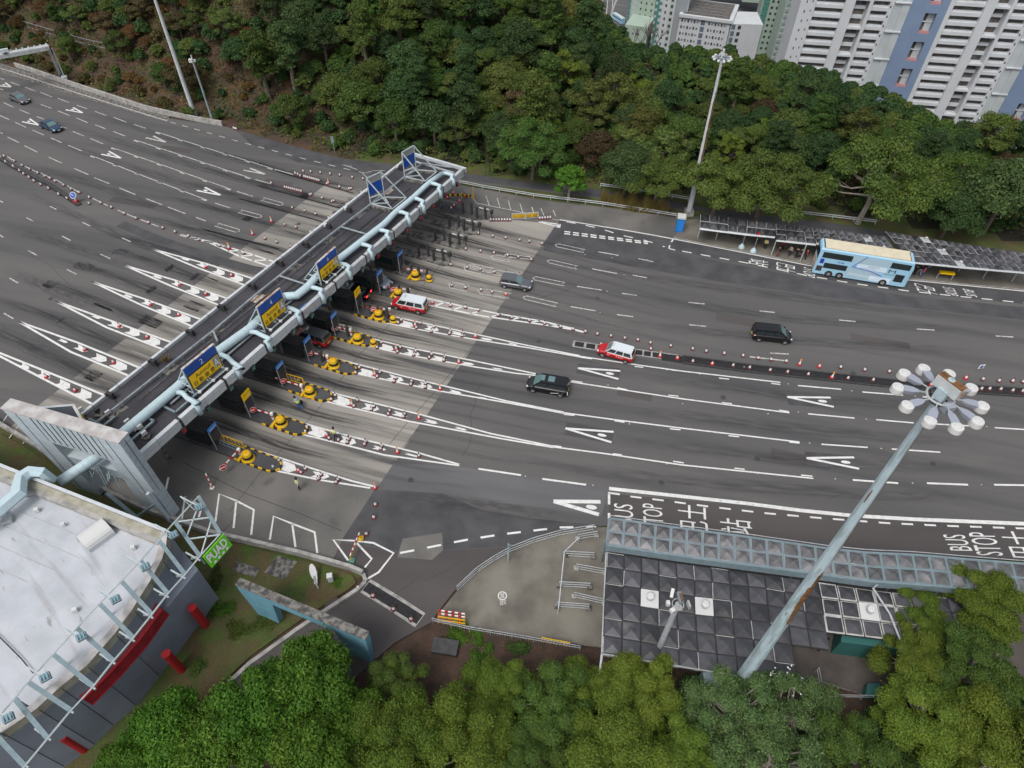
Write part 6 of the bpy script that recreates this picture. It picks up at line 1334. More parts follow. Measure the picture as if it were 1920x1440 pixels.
# ================================================================ VEHICLES
def loft(b, secs, m, cap=True):      # secs: list of rings (same count)
    n = len(secs[0]); vs = [p for s_ in secs for p in s_]
    fs = [(i*n+j, i*n+(j+1) % n, (i+1)*n+(j+1) % n, (i+1)*n+j) for i in range(len(secs)-1) for j in range(n)]
    if cap: fs += [tuple(range(n))[::-1], tuple((len(secs)-1)*n+j for j in range(n))]
    b.add(vs, fs, m)
def make_car(name, loc, ang, L, Wd, Hh, paint, roofm, spec, lab, glass='glass', extra=None, cat='car'):
    """x forward. spec: bonnet height, belt height, x of windscreen foot, windscreen top, rear glass top, rear glass foot (fractions from rear=0 to front=1)"""
    hb, hbelt, wf, wt, rt_, rf = spec; root = empty(name, loc, ang, lab, cat)
    X_ = lambda f: (f-.5)*L
    def ring(x, hw, z0, z1, bev=.1):
        return [Vector((x, -hw+bev, z0)), Vector((x, hw-bev, z0)), Vector((x, hw, z0+.18)), Vector((x, hw, z1-bev*1.3)), Vector((x, hw-bev*1.4, z1)), Vector((x, -hw+bev*1.4, z1)), Vector((x, -hw, z1-bev*1.3)), Vector((x, -hw, z0+.18))]
    b = MB(); h2 = Wd/2; z0 = .22
    st = [(0.0, h2*.86, z0+.12, hbelt*.82), (.015, h2*.93, z0+.02, hbelt*.97), (.06, h2*.985, z0, hbelt), (.3, h2, z0, hbelt), (wf-.06, h2, z0, hbelt), (wf+.02, h2*.99, z0, hb+.04), (.9, h2*.95, z0, hb*.93), (.965, h2*.86, z0+.02, hb*.8), (1.0, h2*.7, z0+.1, hb*.62)]
    loft(b, [ring(X_(f), hw, a, c) for f, hw, a, c in st], paint); o = b.build('body', smooth=False); o.parent = root
    md_ = o.modifiers.new('b', 'BEVEL'); md_.width = .035; md_.segments = 2; md_.limit_method = 'ANGLE'
    # greenhouse
    gh = [(rf, .93, hbelt-.02), (rt_, .8, Hh-.05), (rt_+.05, .79, Hh), (wt-.06, .79, Hh), (wt, .8, Hh-.05), (wf, .93, hbelt-.02)]
    def gring(f, k_, z): return [Vector((X_(f), -h2*k_, z)), Vector((X_(f), h2*k_, z))]
    rp = [gring(*g) for g in gh]; low = [[Vector((X_(rf), -h2*.93, hbelt-.03)), Vector((X_(rf), h2*.93, hbelt-.03))], [Vector((X_(wf), -h2*.93, hbelt-.03)), Vector((X_(wf), h2*.93, hbelt-.03))]]
    b = MB(); vs = [p for pr in rp for p in pr]
    b.add(vs, [(2*i, 2*i+1, 2*i+3, 2*i+2) for i in range(1, 4)], roofm)                          # roof skin
    b.add(vs, [(0, 1, 3, 2), (8, 9, 11, 10), (0, 2, 4, 6, 8, 10), (1, 11, 9, 7, 5, 3)], roofm)
    o = b.build('roof'); o.parent = root
    def pane(q, nm, gm=glass, push=.012):
        c_ = sum(q, Vector())/4; nn_ = (q[1]-q[0]).cross(q[2]-q[0]).normalized()
        if nn_.dot(c_-Vector((0, 0, Hh*.55))) < 0: nn_ = -nn_
        bb = MB(); bb.add([p+nn_*push for p in q], [(0, 1, 2, 3)], gm); oo = bb.build(nm); oo.parent = root
    def lp(a, c, f): return a.lerp(c, f)
    A0, A1_, B0_, B1_ = rp[5][0], rp[5][1], rp[4][0], rp[4][1]
    pane([lp(lp(A0, A1_, .05), lp(B0_, B1_, .05), .06), lp(lp(A0, A1_, .95), lp(B0_, B1_, .95), .06), lp(lp(A0, A1_, .93), lp(B0_, B1_, .93), .95), lp(lp(A0, A1_, .07), lp(B0_, B1_, .07), .95)], 'windscreen', 'glass_light' if paint != 'car_black' or name == 'people_carrier' else glass)
    A0, A1_, B0_, B1_ = rp[0][0], rp[0][1], rp[1][0], rp[1][1]
    pane([lp(lp(A0, A1_, .07), lp(B0_, B1_, .07), .15), lp(lp(A0, A1_, .93), lp(B0_, B1_, .93), .15), lp(lp(A0, A1_, .9), lp(B0_, B1_, .9), .9), lp(lp(A0, A1_, .1), lp(B0_, B1_, .1), .9)], 'rear_window')
    nwin = 3 if L > 4.4 and Hh > 1.6 else 2
    for sy in (-1, 1):
        bl, br = Vector((X_(rf)+.12, sy*h2*.93, hbelt)), Vector((X_(wf)-.05, sy*h2*.93, hbelt)); tl, tr2 = Vector((X_(rt_)+.12, sy*h2*.80, Hh-.1)), Vector((X_(wt)-.02, sy*h2*.80, Hh-.1))
        for k_ in range(nwin):
            f0, f1 = k_/nwin+.02, (k_+1)/nwin-.02
            q = [lp(bl, br, f0), lp(bl, br, f1), lp(tl, tr2, f1), lp(tl, tr2, f0)]; q = [lp(q[0], q[3], .1), lp(q[1], q[2], .1), lp(q[1], q[2], .92), lp(q[0], q[3], .92)]
            pane(q, 'side_window', glass, .014)
        for f in (.17, .82):
            bb = MB(); rad = .33 if Hh < 1.7 else .35; c_ = Vector((X_(f), sy*(h2-.02), rad))
            for rr, yy, mm in ((rad, .1, 'tyre'),):
                vs = []; n_ = 16
                for s_ in (-1, 1): vs += [c_+Vector((math.cos(2*math.pi*i/n_)*rr, s_*yy, math.sin(2*math.pi*i/n_)*rr)) for i in range(n_)]
                bb.add(vs, [tuple(range(n_)), tuple(range(n_, 2*n_))[::-1]]+[(i, (i+1) % n_, (i+1) % n_+n_, i+n_) for i in range(n_)], mm)
            wh = bb.build('wheel'); wh.parent = root
            bb = MB(); n_ = 10; bb.add([c_+Vector((math.cos(2*math.pi*i/n_)*.2, sy*.112, math.sin(2*math.pi*i/n_)*.2)) for i in range(n_)], [tuple(range(n_))], 'rim'); rm = bb.build('rim'); rm.parent = wh
        bb = MB(); bb.box((X_(.955), sy*h2*.68, hb*.72), (.22, .32, .14), 'headlight', R=Matrix.Rotation(-sy*.35, 3, 'Z')); oo = bb.build('headlight'); oo.parent = root
        bb = MB(); bb.box((X_(.012), sy*h2*.8, hbelt*.8), (.1, .22, .28), 'tail_red'); oo = bb.build('tail_light'); oo.parent = root
        bb = MB(); bb.box((X_(wf)-.12, sy*(h2+.08), hbelt+.05), (.14, .18, .13), paint); oo = bb.build('wing_mirror'); oo.parent = root
    bb = MB(); bb.box((X_(-.003), 0, hbelt*.55), (.03, .5, .14), 'plate_yellow'); oo = bb.build('rear_plate'); oo.parent = root
    bb = MB(); bb.box((X_(1.0), 0, .42), (.04, .5, .13), 'white'); oo = bb.build('front_plate'); oo.parent = root
    bb = MB(); bb.box((X_(.99), 0, hb*.5), (.06, Wd*.5, .16), 'black'); bb.box((0, 0, .26), (L*.93, Wd*.96, .12), 'black'); oo = bb.build('trim'); oo.parent = root
    if extra: extra(root, X_, h2, Hh, hbelt)
    return root
def heading(rear, front): a, c = P(*rear), P(*front); return math.atan2(c.y-a.y, c.x-a.x)
def at_side(rear, front, Wd, near_left):     # wheels on the side nearest the camera -> car centre
    a, c = P(*rear), P(*front); t = (c-a).normalized(); n = Vector((-t.y, t.x, 0)); 
    if n.dot(-a) > 0: n = -n                # away from the camera
    m_ = (a+c)/2+n*(Wd/2-.1); return Vector((m_.x, m_.y, .02)), math.atan2(t.y, t.x)
def taxi_extra(txt):
    def f(root, X_, h2, Hh, hbelt):
        bb = MB(); bb.box((X_(.6), 0, Hh+.08), (.16, .5, .15), 'lamp_white'); o = bb.build('roof_sign'); o.parent = root
        bb = MB()
        for sy in (-1, 1):
            y = sy*(h2+.006); ux_ = Vector((1, 0, 0)) if sy < 0 else Vector((-1, 0, 0))
            text_mesh(bb, txt, Vector((X_(.36), y, .62))-ux_*.45, ux_*.9, Vector((0, 0, .16)), 'white'); text_mesh(bb, '的士', Vector((X_(.66), y, .6))-ux_*.15, ux_*.32, Vector((0, 0, .2)), 'white')
        o = bb.build('door_lettering'); o.parent = root
    return f
TS = (.92, 1.0, .86, .73, .06, .0)
c_, a_ = at_side((786, 589), (742.5, 580), 1.75, 1); make_car('taxi', c_, a_, 4.75, 1.75, 1.82, 'taxi_red', 'taxi_silver', (.95, 1.02, .83, .7, .03, .0), 'tall red taxi with a silver roof leaving the toll lane towards the booths', extra=taxi_extra('TAXI'), cat='taxi')['group'] = 'red taxis'
c_, a_ = at_side((1173, 681), (1128, 668), 1.7, 1); make_car('taxi', c_, a_, 4.5, 1.7, 1.68, 'taxi_red', 'taxi_silver', (.92, 1.0, .76, .62, .06, .01), 'red taxi with a silver roof driving over the median grating', extra=taxi_extra('TAXI'), cat='taxi')['group'] = 'red taxis'
c_, a_ = P(586, 631, .7), heading((600, 637), (560, 625)); c_.z = .02; make_car('taxi', c_, a_, 4.6, 1.72, 1.78, 'taxi_red', 'car_grey', (.95, 1.02, .83, .7, .05, .0), 'grey roofed red taxi half under the canopy beside the cream railing', extra=taxi_extra('TAXI'), cat='taxi')['group'] = 'red taxis'
def van_extra(root, X_, h2, Hh, hbelt):
    bb = MB(); bb.box((X_(.42), 0, Hh+.01), (.75, .85, .02), 'glass_light'); bb.box((X_(.62), 0, Hh+.01), (.45, .85, .02), 'glass_light'); o = bb.build('sunroof'); o.parent = root
    bb = MB()
    for sy in (-1, 1):
        for k_ in range(7): bb.box((X_(.14+k_*.04), sy*(h2+.005), .62-.02*abs(k_-1)**1.3), (.22, .012, .07), 'white')
        bb.box((X_(.01), sy*h2*.9, hbelt*.7), (.08, .06, .6), 'white')
    o = bb.build('side_graphic'); o.parent = root
c_, a_ = at_side((1050, 744), (998.5, 735), 1.85, 1); make_car('people_carrier', c_, a_, 4.95, 1.85, 1.82, 'car_black', 'car_black', (.98, 1.08, .84, .66, .05, .0), 'black people carrier with a glazed roof driving left on the third lane', extra=van_extra, cat='van')['group'] = 'black people carriers'
c_, a_ = at_side((1421.7, 640), (1470, 645), 1.85, 1); make_car('people_carrier', c_, a_, 4.85, 1.85, 1.8, 'car_black', 'car_black', (.98, 1.08, .84, .66, .05, .0), 'plain black people carrier driving right above the median cones', cat='van')['group'] = 'black people carriers'
c_, a_ = at_side((946.7, 540), (984, 546), 1.8, 1); make_car('hatchback', c_, a_, 4.3, 1.8, 1.48, 'car_grey', 'car_grey', (.86, .95, .7, .5, .07, .0), 'grey hatchback driving right across the concrete pad edge')
c_, a_ = at_side((677, 564), (640, 556), 1.8, 1); r_ = make_car('saloon_car', c_, a_, 4.6, 1.8, 1.45, 'car_black', 'car_black', (.86, .93, .72, .56, .26, .1), 'black saloon car with lit brake lights entering under the canopy')
bb = MB(); bb.box((-2.34, -.62, .75), (.04, .3, .18), 'brake_lit'); bb.box((-2.34, .62, .75), (.04, .3, .18), 'brake_lit'); o = bb.build('brake_light'); o.parent = r_
c_ = P(707, 523, .7); c_.z = .02; make_car('saloon_car', c_, heading((680, 512), (722, 533)), 4.5, 1.78, 1.45, 'car_silver', 'car_silver', (.86, .93, .72, .56, .26, .1), 'silver blue car coming out from under the canopy')
c_ = P(95, 236, .6); c_.z = .02; make_car('saloon_car', c_, heading((78, 228), (112, 243)), 4.7, 1.82, 1.46, 'car_blue', 'car_blue', (.86, .93, .72, .56, .26, .1), 'dark blue saloon on the left carriageway beside a lane letter', glass='glass')
c_ = P(36, 184, .6); c_.z = .02; make_car('saloon_car', c_, heading((20, 178), (52, 191)), 4.6, 1.8, 1.44, 'car_grey', 'car_grey', (.86, .93, .72, .56, .26, .1), 'grey saloon on the left carriageway near the left edge')
def make_bus(name, rear, front, L, Wd, Hh, lab, z=.02):
    a, c = P(*rear, z), P(*front, z); t = (c-a).normalized(); n = Vector((-t.y, t.x, 0)); n = n if n.dot(a) > 0 else -n
    m_ = (a+c)/2+n*Wd/2; root = empty(name, (m_.x, m_.y, z), math.atan2(t.y, t.x), lab, 'bus'); h2 = Wd/2
    b = MB(); secs = []
    for x, k_, zt_ in ((-L/2, .97, .96), (-L/2+.15, 1, 1), (L/2-.7, 1, 1), (L/2-.25, .98, .965), (L/2, .9, .8)):
        hw = h2*k_; zz = Hh*zt_; secs.append([Vector((x, -hw, .3)), Vector((x, hw, .3)), Vector((x, hw, zz-.22)), Vector((x, hw-.18, zz)), Vector((x, -hw+.18, zz)), Vector((x, -hw, zz-.22))])
    loft(b, secs, 'bus_blue'); o = b.build('body'); o.parent = root
    b = MB(); b.box((-.15, 0, Hh+.012), (L-1.3, Wd-.42, .02), 'bus_cream'); b.box((-.15, 0, Hh-.01), (L-1.0, Wd-.2, .02), 'bus_cream'); o = b.build('roof'); o.parent = root
    def win(x0, x1, z0, z1, sy, m_='glass', nm='window', off=.012, slant=0):
        bb = MB(); y = sy*(h2+off); bb.add([(x0, y, z0), (x1+slant, y, z0), (x1, y, z1), (x0, y, z1)], [(0, 1, 2, 3)], m_); oo = bb.build(nm); oo.parent = root
    for sy in (-1, 1):
        win(-5.55, -1.75, 2.95, 3.85, sy); win(3.1, 5.55, 2.95, 3.85, sy, slant=-.0)
        win(-4.95, -1.95, 1.35, 2.2, sy, slant=-0); win(4.2, 5.35, .95, 2.15, sy); win(-5.75, -5.0, .75, 1.6, sy, 'dark_grey', 'engine_grille'); win(-5.6, -5.1, 2.0, 2.75, sy, 'bus_deep', 'logo_panel')
        win(-1.7, 3.0, 2.9, 3.9, sy, 'bus_grey', 'graphic_panel', .008); win(-1.9, 2.2, .5, 2.0, sy, 'bus_grey', 'graphic_panel', .008); win(-.9, 2.9, 2.1, 2.85, sy, 'bus_pale', 'graphic_panel', .01)
        win(1.2, 3.9, .5, 1.3, sy, 'bus_pale', 'graphic_panel', .01)
        bb = MB(); y = sy*(h2+.016)
        for (x0, z0, x1, z1) in ((-.1, 4.1, -1.3, 2.4), (-1.5, 2.3, 1.0, 2.0), (1.0, 2.0, 2.6, 1.5)): bb.bar(Vector((x0, y, z0)), Vector((x1, y, z1)), .02, .14, 'bus_deep', up=Vector((0, 1, 0)))
        o = bb.build('blue_swoosh'); o.parent = root
        bb = MB(); ux_ = Vector((1, 0, 0)) if sy < 0 else Vector((-1, 0, 0)); y = sy*(h2+.02)
        def tx(s_, xc, z0, wd, hh, m_='bus_deep'): text_mesh(bb, s_, Vector((xc, y, z0))-ux_*wd/2, ux_*wd, Vector((0, 0, hh)), m_)
        tx('M', 3.6, 2.15, .9, .55, 'dark_grey'); tx('MONACO', 3.6, 1.8, 1.7, .2, 'dark_grey'); tx('DREAM', 1.2, 2.5, 1.3, .25, 'sign_grey'); tx('MARINE ONE', .6, 2.2, 1.9, .16, 'sign_grey'); tx('天海', -3.0, 2.4, .9, .3, 'bus_deep')
        for zz in (.95, 1.15): bb.bar(Vector((-1.6, y, zz)), Vector((1.9, y, zz-.1)), .01, .06, 'white', up=Vector((0, 1, 0)))
        o = bb.build('lettering'); o.parent = root
        for x in (-3.9, -2.5, 3.1):
            bb = MB(); c2 = Vector((x, sy*(h2-.06), .5)); n_ = 18; vs = []
            for s_ in (-1, 1): vs += [c2+Vector((math.cos(2*math.pi*i/n_)*.5, s_*.12, math.sin(2*math.pi*i/n_)*.5)) for i in range(n_)]
            bb.add(vs, [tuple(range(n_)), tuple(range(n_, 2*n_))[::-1]]+[(i, (i+1) % n_, (i+1) % n_+n_, i+n_) for i in range(n_)], 'tyre'); wh = bb.build('wheel'); wh.parent = root
            bb = MB(); bb.add([c2+Vector((math.cos(2*math.pi*i/n_)*.25, sy*.135, math.sin(2*math.pi*i/n_)*.25)) for i in range(n_)], [tuple(range(n_))], 'rim'); rm = bb.build('rim'); rm.parent = wh
    bb = MB(); bb.add([(L/2-.26, -h2*.85, 3.0), (L/2-.26, h2*.85, 3.0), (L/2-.6, h2*.85, Hh-.12), (L/2-.6, -h2*.85, Hh-.12)], [(0, 1, 2, 3)], 'glass'); bb.v = [(v[0]+.32, v[1], v[2]) for v in bb.v]; o = bb.build('upper_windscreen'); o.parent = root
    bb = MB(); bb.box((L/2+.0, 0, 1.6), (.03, Wd*.8, 1.3), 'glass'); o = bb.build('lower_windscreen'); o.parent = root
    bb = MB(); bb.box((-L/2-.01, 0, 3.2), (.04, Wd*.85, 1.1), 'glass'); o = bb.build('rear_window'); o.parent = root
    bb = MB(); bb.box((-L/2-.02, 0, 1.4), (.05, Wd*.8, 1.6), 'rust_light'); o = bb.build('rear_panel'); o.parent = root
    return root
r_ = make_bus('double_decker_bus', (1522, 514), (1693, 542), 12.0, 2.5, 4.4, 'light blue double decker bus with a cream roof waiting at the far stop')

# ================================================================ PEOPLE
def body_mesh(pose, cols):
    """one continuous skinned body; pose = dict of joints; cols = (shirt, trousers)"""
    J = dict(pelvis=(0, 0, .95), chest=(0, 0, 1.3), neck=(0, 0, 1.48), head=(0, .0, 1.62), top=(0, .0, 1.74),
             sl=(-.19, 0, 1.42), el=(-.27, .02, 1.14), hl=(-.28, .1, .88), fl=(-.28, .13, .8), sr=(.19, 0, 1.42), er=(.27, .02, 1.14), hr=(.28, .1, .88), fr=(.28, .13, .8),
             kl=(-.1, .03, .5), al=(-.11, -.02, .08), tl=(-.11, .14, .04), kr=(.1, .03, .5), ar=(.11, -.02, .08), tr=(.11, .14, .04), pl=(-.09, 0, .9), pr=(.09, 0, .9))
    J.update(pose)
    R_ = dict(pelvis=.15, chest=.165, neck=.065, head=.105, top=.08, sl=.085, el=.055, hl=.04, fl=.035, sr=.085, er=.055, hr=.04, fr=.035, pl=.11, pr=.11, kl=.075, kr=.075, al=.05, ar=.05, tl=.045, tr=.045)
    E_ = [('pelvis', 'chest'), ('chest', 'neck'), ('neck', 'head'), ('head', 'top'), ('chest', 'sl'), ('sl', 'el'), ('el', 'hl'), ('hl', 'fl'), ('chest', 'sr'), ('sr', 'er'), ('er', 'hr'), ('hr', 'fr'),
          ('pelvis', 'pl'), ('pl', 'kl'), ('kl', 'al'), ('al', 'tl'), ('pelvis', 'pr'), ('pr', 'kr'), ('kr', 'ar'), ('ar', 'tr')]
    ks = list(J); me = bpy.data.meshes.new('p'); me.from_pydata([J[k_] for k_ in ks], [(ks.index(a), ks.index(c)) for a, c in E_], []); ob = bpy.data.objects.new('p', me); COL.objects.link(ob)
    ob.modifiers.new('s', 'SKIN'); sv = me.skin_vertices[0].data
    for i, k_ in enumerate(ks): sv[i].radius = (R_[k_], R_[k_]); sv[i].use_root = (k_ == 'pelvis')
    ob.modifiers.new('u', 'SUBSURF').levels = 1; bpy.context.view_layer.update()
    nm = bpy.data.meshes.new_from_object(ob.evaluated_get(bpy.context.evaluated_depsgraph_get())); bpy.data.objects.remove(ob)
    for m_ in (cols[0], cols[1], 'skin', 'black'): nm.materials.append(MATS[m_])
    hands = [Vector(J['hl']), Vector(J['hr']), Vector(J['fl']), Vector(J['fr'])]
    for p in nm.polygons:
        c = p.center; p.use_smooth = True
        p.material_index = 2 if (c.z > 1.47 or min((c-h_).length for h_ in hands) < .09) else (3 if c.z < .09 else (1 if c.z < .97 and min((c-Vector(J[k_])).length for k_ in ('el', 'er')) > .2 else 0))
    return nm, J
def person(px, py, ang, lab, cols, pose={}, vest=None, bag=None, z=0, hair=True, grp=None, s=1.0):
    q = P(px, py, z); nm, J = body_mesh(pose, cols); o = bpy.data.objects.new('person', nm); COL.objects.link(o); o.location = q; o.rotation_euler = (0, 0, ang); o.scale = (s, s, s); tag(o, lab, 'person', grp)
    b = MB(); hd = Vector(J['head']); b.lathe(hd, [(.115, -.02), (.125, .06), (.11, .13), (.05, .165)], 'hair', 10, 1, 1.05); b.v = [(v[0], v[1]-.02, v[2]) for v in b.v]; h_ = b.build('hair', smooth=True); h_.parent = o
    b = MB()
    for sx in (-.035, .035): b.box(hd+Vector((sx, .105, .01)), (.022, .02, .014), 'black')
    b.box(hd+Vector((0, .118, -.02)), (.022, .03, .04), 'skin'); b.box(hd+Vector((0, .105, -.055)), (.05, .015, .012), 'cloth_red'); h_ = b.build('face'); h_.parent = o
    if vest:
        b = MB(); ch = Vector(J['chest']); pe = Vector(J['pelvis']); 
        secs = []
        for f, rx, ry in ((0, .2, .165), (.5, .205, .17), (1.0, .235, .165), (1.25, .2, .13)):
            c = pe.lerp(ch, f)+Vector((0, 0, 0 if f < 1.2 else 0)); secs.append([c+Vector((rx*math.cos(2*math.pi*i/12), ry*math.sin(2*math.pi*i/12), 0)) for i in range(12)])
        loft(b, secs, vest); h_ = b.build('vest', smooth=True); h_.parent = o
        b = MB(); loft(b, [[p+(p-pe.lerp(ch, f)).normalized()*.006+Vector((0, 0, dz)) for p in sc_] for sc_, f, dz in ((secs[1], .5, -.03), (secs[1], .5, .03))], 'lamp_white', cap=False); h2_ = b.build('reflective_band'); h2_.parent = h_
    if bag:
        b = MB(); b.lathe(Vector(J['fr'])+Vector((.05, -.05, -.5)), [(.1, 0), (.28, .1), (.25, .35), (.05, .55)], bag, 10, 1.2, .8); bo = b.build('bag'); bo.location = q; bo.rotation_euler = (0, 0, ang); tag(bo, 'black bin bag held by the worker on the fourth toll lane', 'bag')
    return o
walk = dict(kl=(-.1, .2, .52), al=(-.11, .3, .1), tl=(-.11, .44, .06), kr=(.1, -.02, .5), ar=(.11, -.28, .12), tr=(.11, -.15, .05), hl=(-.27, -.1, .9), fl=(-.27, -.1, .82), hr=(.27, .2, .95), fr=(.28, .25, .88))
lean = dict(chest=(0, .22, 1.24), neck=(0, .32, 1.38), head=(0, .38, 1.5), top=(0, .42, 1.61), sl=(-.19, .24, 1.34), sr=(.19, .24, 1.34), el=(-.26, .4, 1.1), er=(.3, .3, 1.1), hl=(-.2, .55, .95), fl=(-.2, .6, .9), hr=(.36, .3, .85), fr=(.38, .3, .77), kr=(.1, -.1, .5), ar=(.12, -.38, .1), tr=(.12, -.26, .04))
person(562, 917, 2.2, 'guard in a yellow vest and dark trousers standing beside the bottom wedge', ('cloth_white', 'cloth_dark'), vest='vest', grp='road staff in vests', s=1.12)
person(563, 766, 1.0, 'stooping worker in a lime vest and blue trousers carrying a black bag', ('car_silver', 'cloth_blue'), lean, vest='vest', bag='black', grp='road staff in vests', s=1.12)
person(630, 823, 2.6, 'vested worker in dark trousers standing among cones in the second wedge', ('cloth_white', 'cloth_dark'), walk, vest='vest', grp='road staff in vests', s=1.12)
person(826, 385, 3.0, 'worker in a lime vest by the posts at the far canopy end', ('cloth_dark', 'cloth_dark'), vest='vest', grp='road staff in vests')
person(1433, 467, -.6, 'person in a yellow and white vest on the far pavement', ('cloth_white', 'cloth_dark'), vest='vest_yellow', z=.14, grp='people at the far bus stop', s=1.05)
PP = [((1372, 444), 'cloth_dark', 'cloth_dark', 'dark clothed person deep under the left part of the far shelter'), ((1385, 449), 'cloth_white', 'cloth_dark', 'pale topped person under the left part of the far shelter'), ((1457, 481), 'cloth_dark', 'cloth_red', 'dark topped person with red trousers at the head of the queue'),
      ((1479, 480), 'cloth_beige', 'cloth_dark', 'person in a beige jacket in the bus queue'), ((1491, 484), 'cloth_dark', 'cloth_dark', 'person in black behind the beige jacket in the queue'), ((1499, 485), 'cloth_dark', 'cloth_dark', 'dark figure fourth in the bus queue'), ((1509, 486), 'cloth_red', 'cloth_dark', 'person in red just behind the bus'),
      ((1465, 470), 'cloth_red', 'cloth_dark', 'red topped person set back from the queue'), ((1712, 517), 'cloth_dark', 'cloth_dark', 'person in black by the front of the bus'), ((1722, 515), 'cloth_dark', 'cloth_white', 'person with pale trousers in front of the bus'), ((1727, 519), 'cloth_pink', 'cloth_blue', 'person with a bright pink top walking away from the bus')]
for i, (q, a, c, l) in enumerate(PP): person(q[0], q[1], .7*i, l, (a, c), walk if i % 2 else {}, z=.14, grp='people at the far bus stop', s=1.04)

# ================================================================ TOWERS AND THE CITY BEHIND THE HILL
def ray(px, py):
    r = Vector((px-960, py-720, FPX)); return Vector((r.dot(_rt), r.dot(_fw), -r.dot(_d)))
O3 = Vector((0, 0, CAM_H))
class Bank:
    """facade pieces: those in view become parts of their own (up to 95), the rest one part"""
    def __init__(k, name, build): k.n = 0; k.rest = MB(); k.name = name; k.build = build; k.c = 0
    def put(k, mb_):
        vs = [Vector(v) for v in mb_.v]; c = sum(vs, Vector())/len(vs); px, py = Q(c)
        if k.c < 92 and -20 < px < 1950 and -30 < py < 330: k.build(mb_, k.name); k.c += 1
        else:
            o_ = len(k.rest.v); k.rest.v += mb_.v
            for f, m_ in zip(mb_.f, mb_.m): k.rest.f.append([i+o_ for i in f]); k.rest.m.append(k.rest.mi(mb_.mats[m_]))
    def done(k):
        if k.rest.v: o = k.build(k.rest, k.name+'_field'); o['kind'] = 'stuff'
class Facade:
    """an upright plane through the sight line of (px,py) at distance Y, turned by ang; s runs along it, z is height"""
    def __init__(f, px, py, Y, ang):
        f.o = PY(px, py, Y); f.t = Vector((math.cos(ang), math.sin(ang), 0)); f.n = Vector((f.t.y, -f.t.x, 0))
        if f.n.y > 0: f.n = -f.n
    def s(f, px, py):
        d_ = ray(px, py); k_ = (f.o-O3).dot(f.n)/d_.dot(f.n); q = O3+d_*k_; return (q-f.o).dot(f.t), q.z
    def pt(f, s_, z, out=0): q = f.o+f.t*s_+f.n*out; return Vector((q.x, q.y, z))
def fbox(b, F, s0, s1, z0, z1, d0, d1, m):
    vs = [F.pt(a, z, d_) for z in (z0, z1) for d_ in (d0, d1) for a in (s0, s1)]
    b.add(vs, [(0, 1, 3, 2), (4, 6, 7, 5), (0, 4, 5, 1), (2, 3, 7, 6), (0, 2, 6, 4), (1, 5, 7, 3)], m)
ZB, ZTP = -85, 70
F = Facade(1650, 150, 232, math.radians(-9))
def S(zx): return F.s(1280+zx/3, 200/3)[0]
fh = 2.85; z0s = F.s(1280+800/3, 98/3)[1] % fh
tw = empty('apartment_tower', F.pt(S(620), ZB), 0, 'tall white and blue apartment tower with rows of louvred corridors', 'building')
def tb(b, nm): o = b.build(nm); o.parent = tw; o.matrix_parent_inverse = Matrix.Translation(-tw.location); return o
b = MB(); fbox(b, F, S(610), S(2500), ZB, ZTP, -14, -2.0, 'tower_white'); fbox(b, F, S(610), S(695), ZB, ZTP, -2.0, 0, 'tower_white')
per = S(1450)-S(690)
for k_ in range(3):
    o_ = k_*per*1.0
    def s_(zx): return S(zx)+o_
    for a, c, m_, d_ in ((852, 905, 'tower_white', .6), (985, 1003, 'tower_white', .6), (1100, 1122, 'tower_white', 0), (1122, 1168, 'tower_panel', .3), (1168, 1212, 'tower_panel', .5), (1212, 1312, 'tower_blue', .2), (1378, 1424, 'tower_blue', .2), (1424, 1450, 'tower_white', .2)): fbox(b, F, s_(a), s_(c), ZB, ZTP, -2.0, d_, m_)
o = tb(b, 'wall')
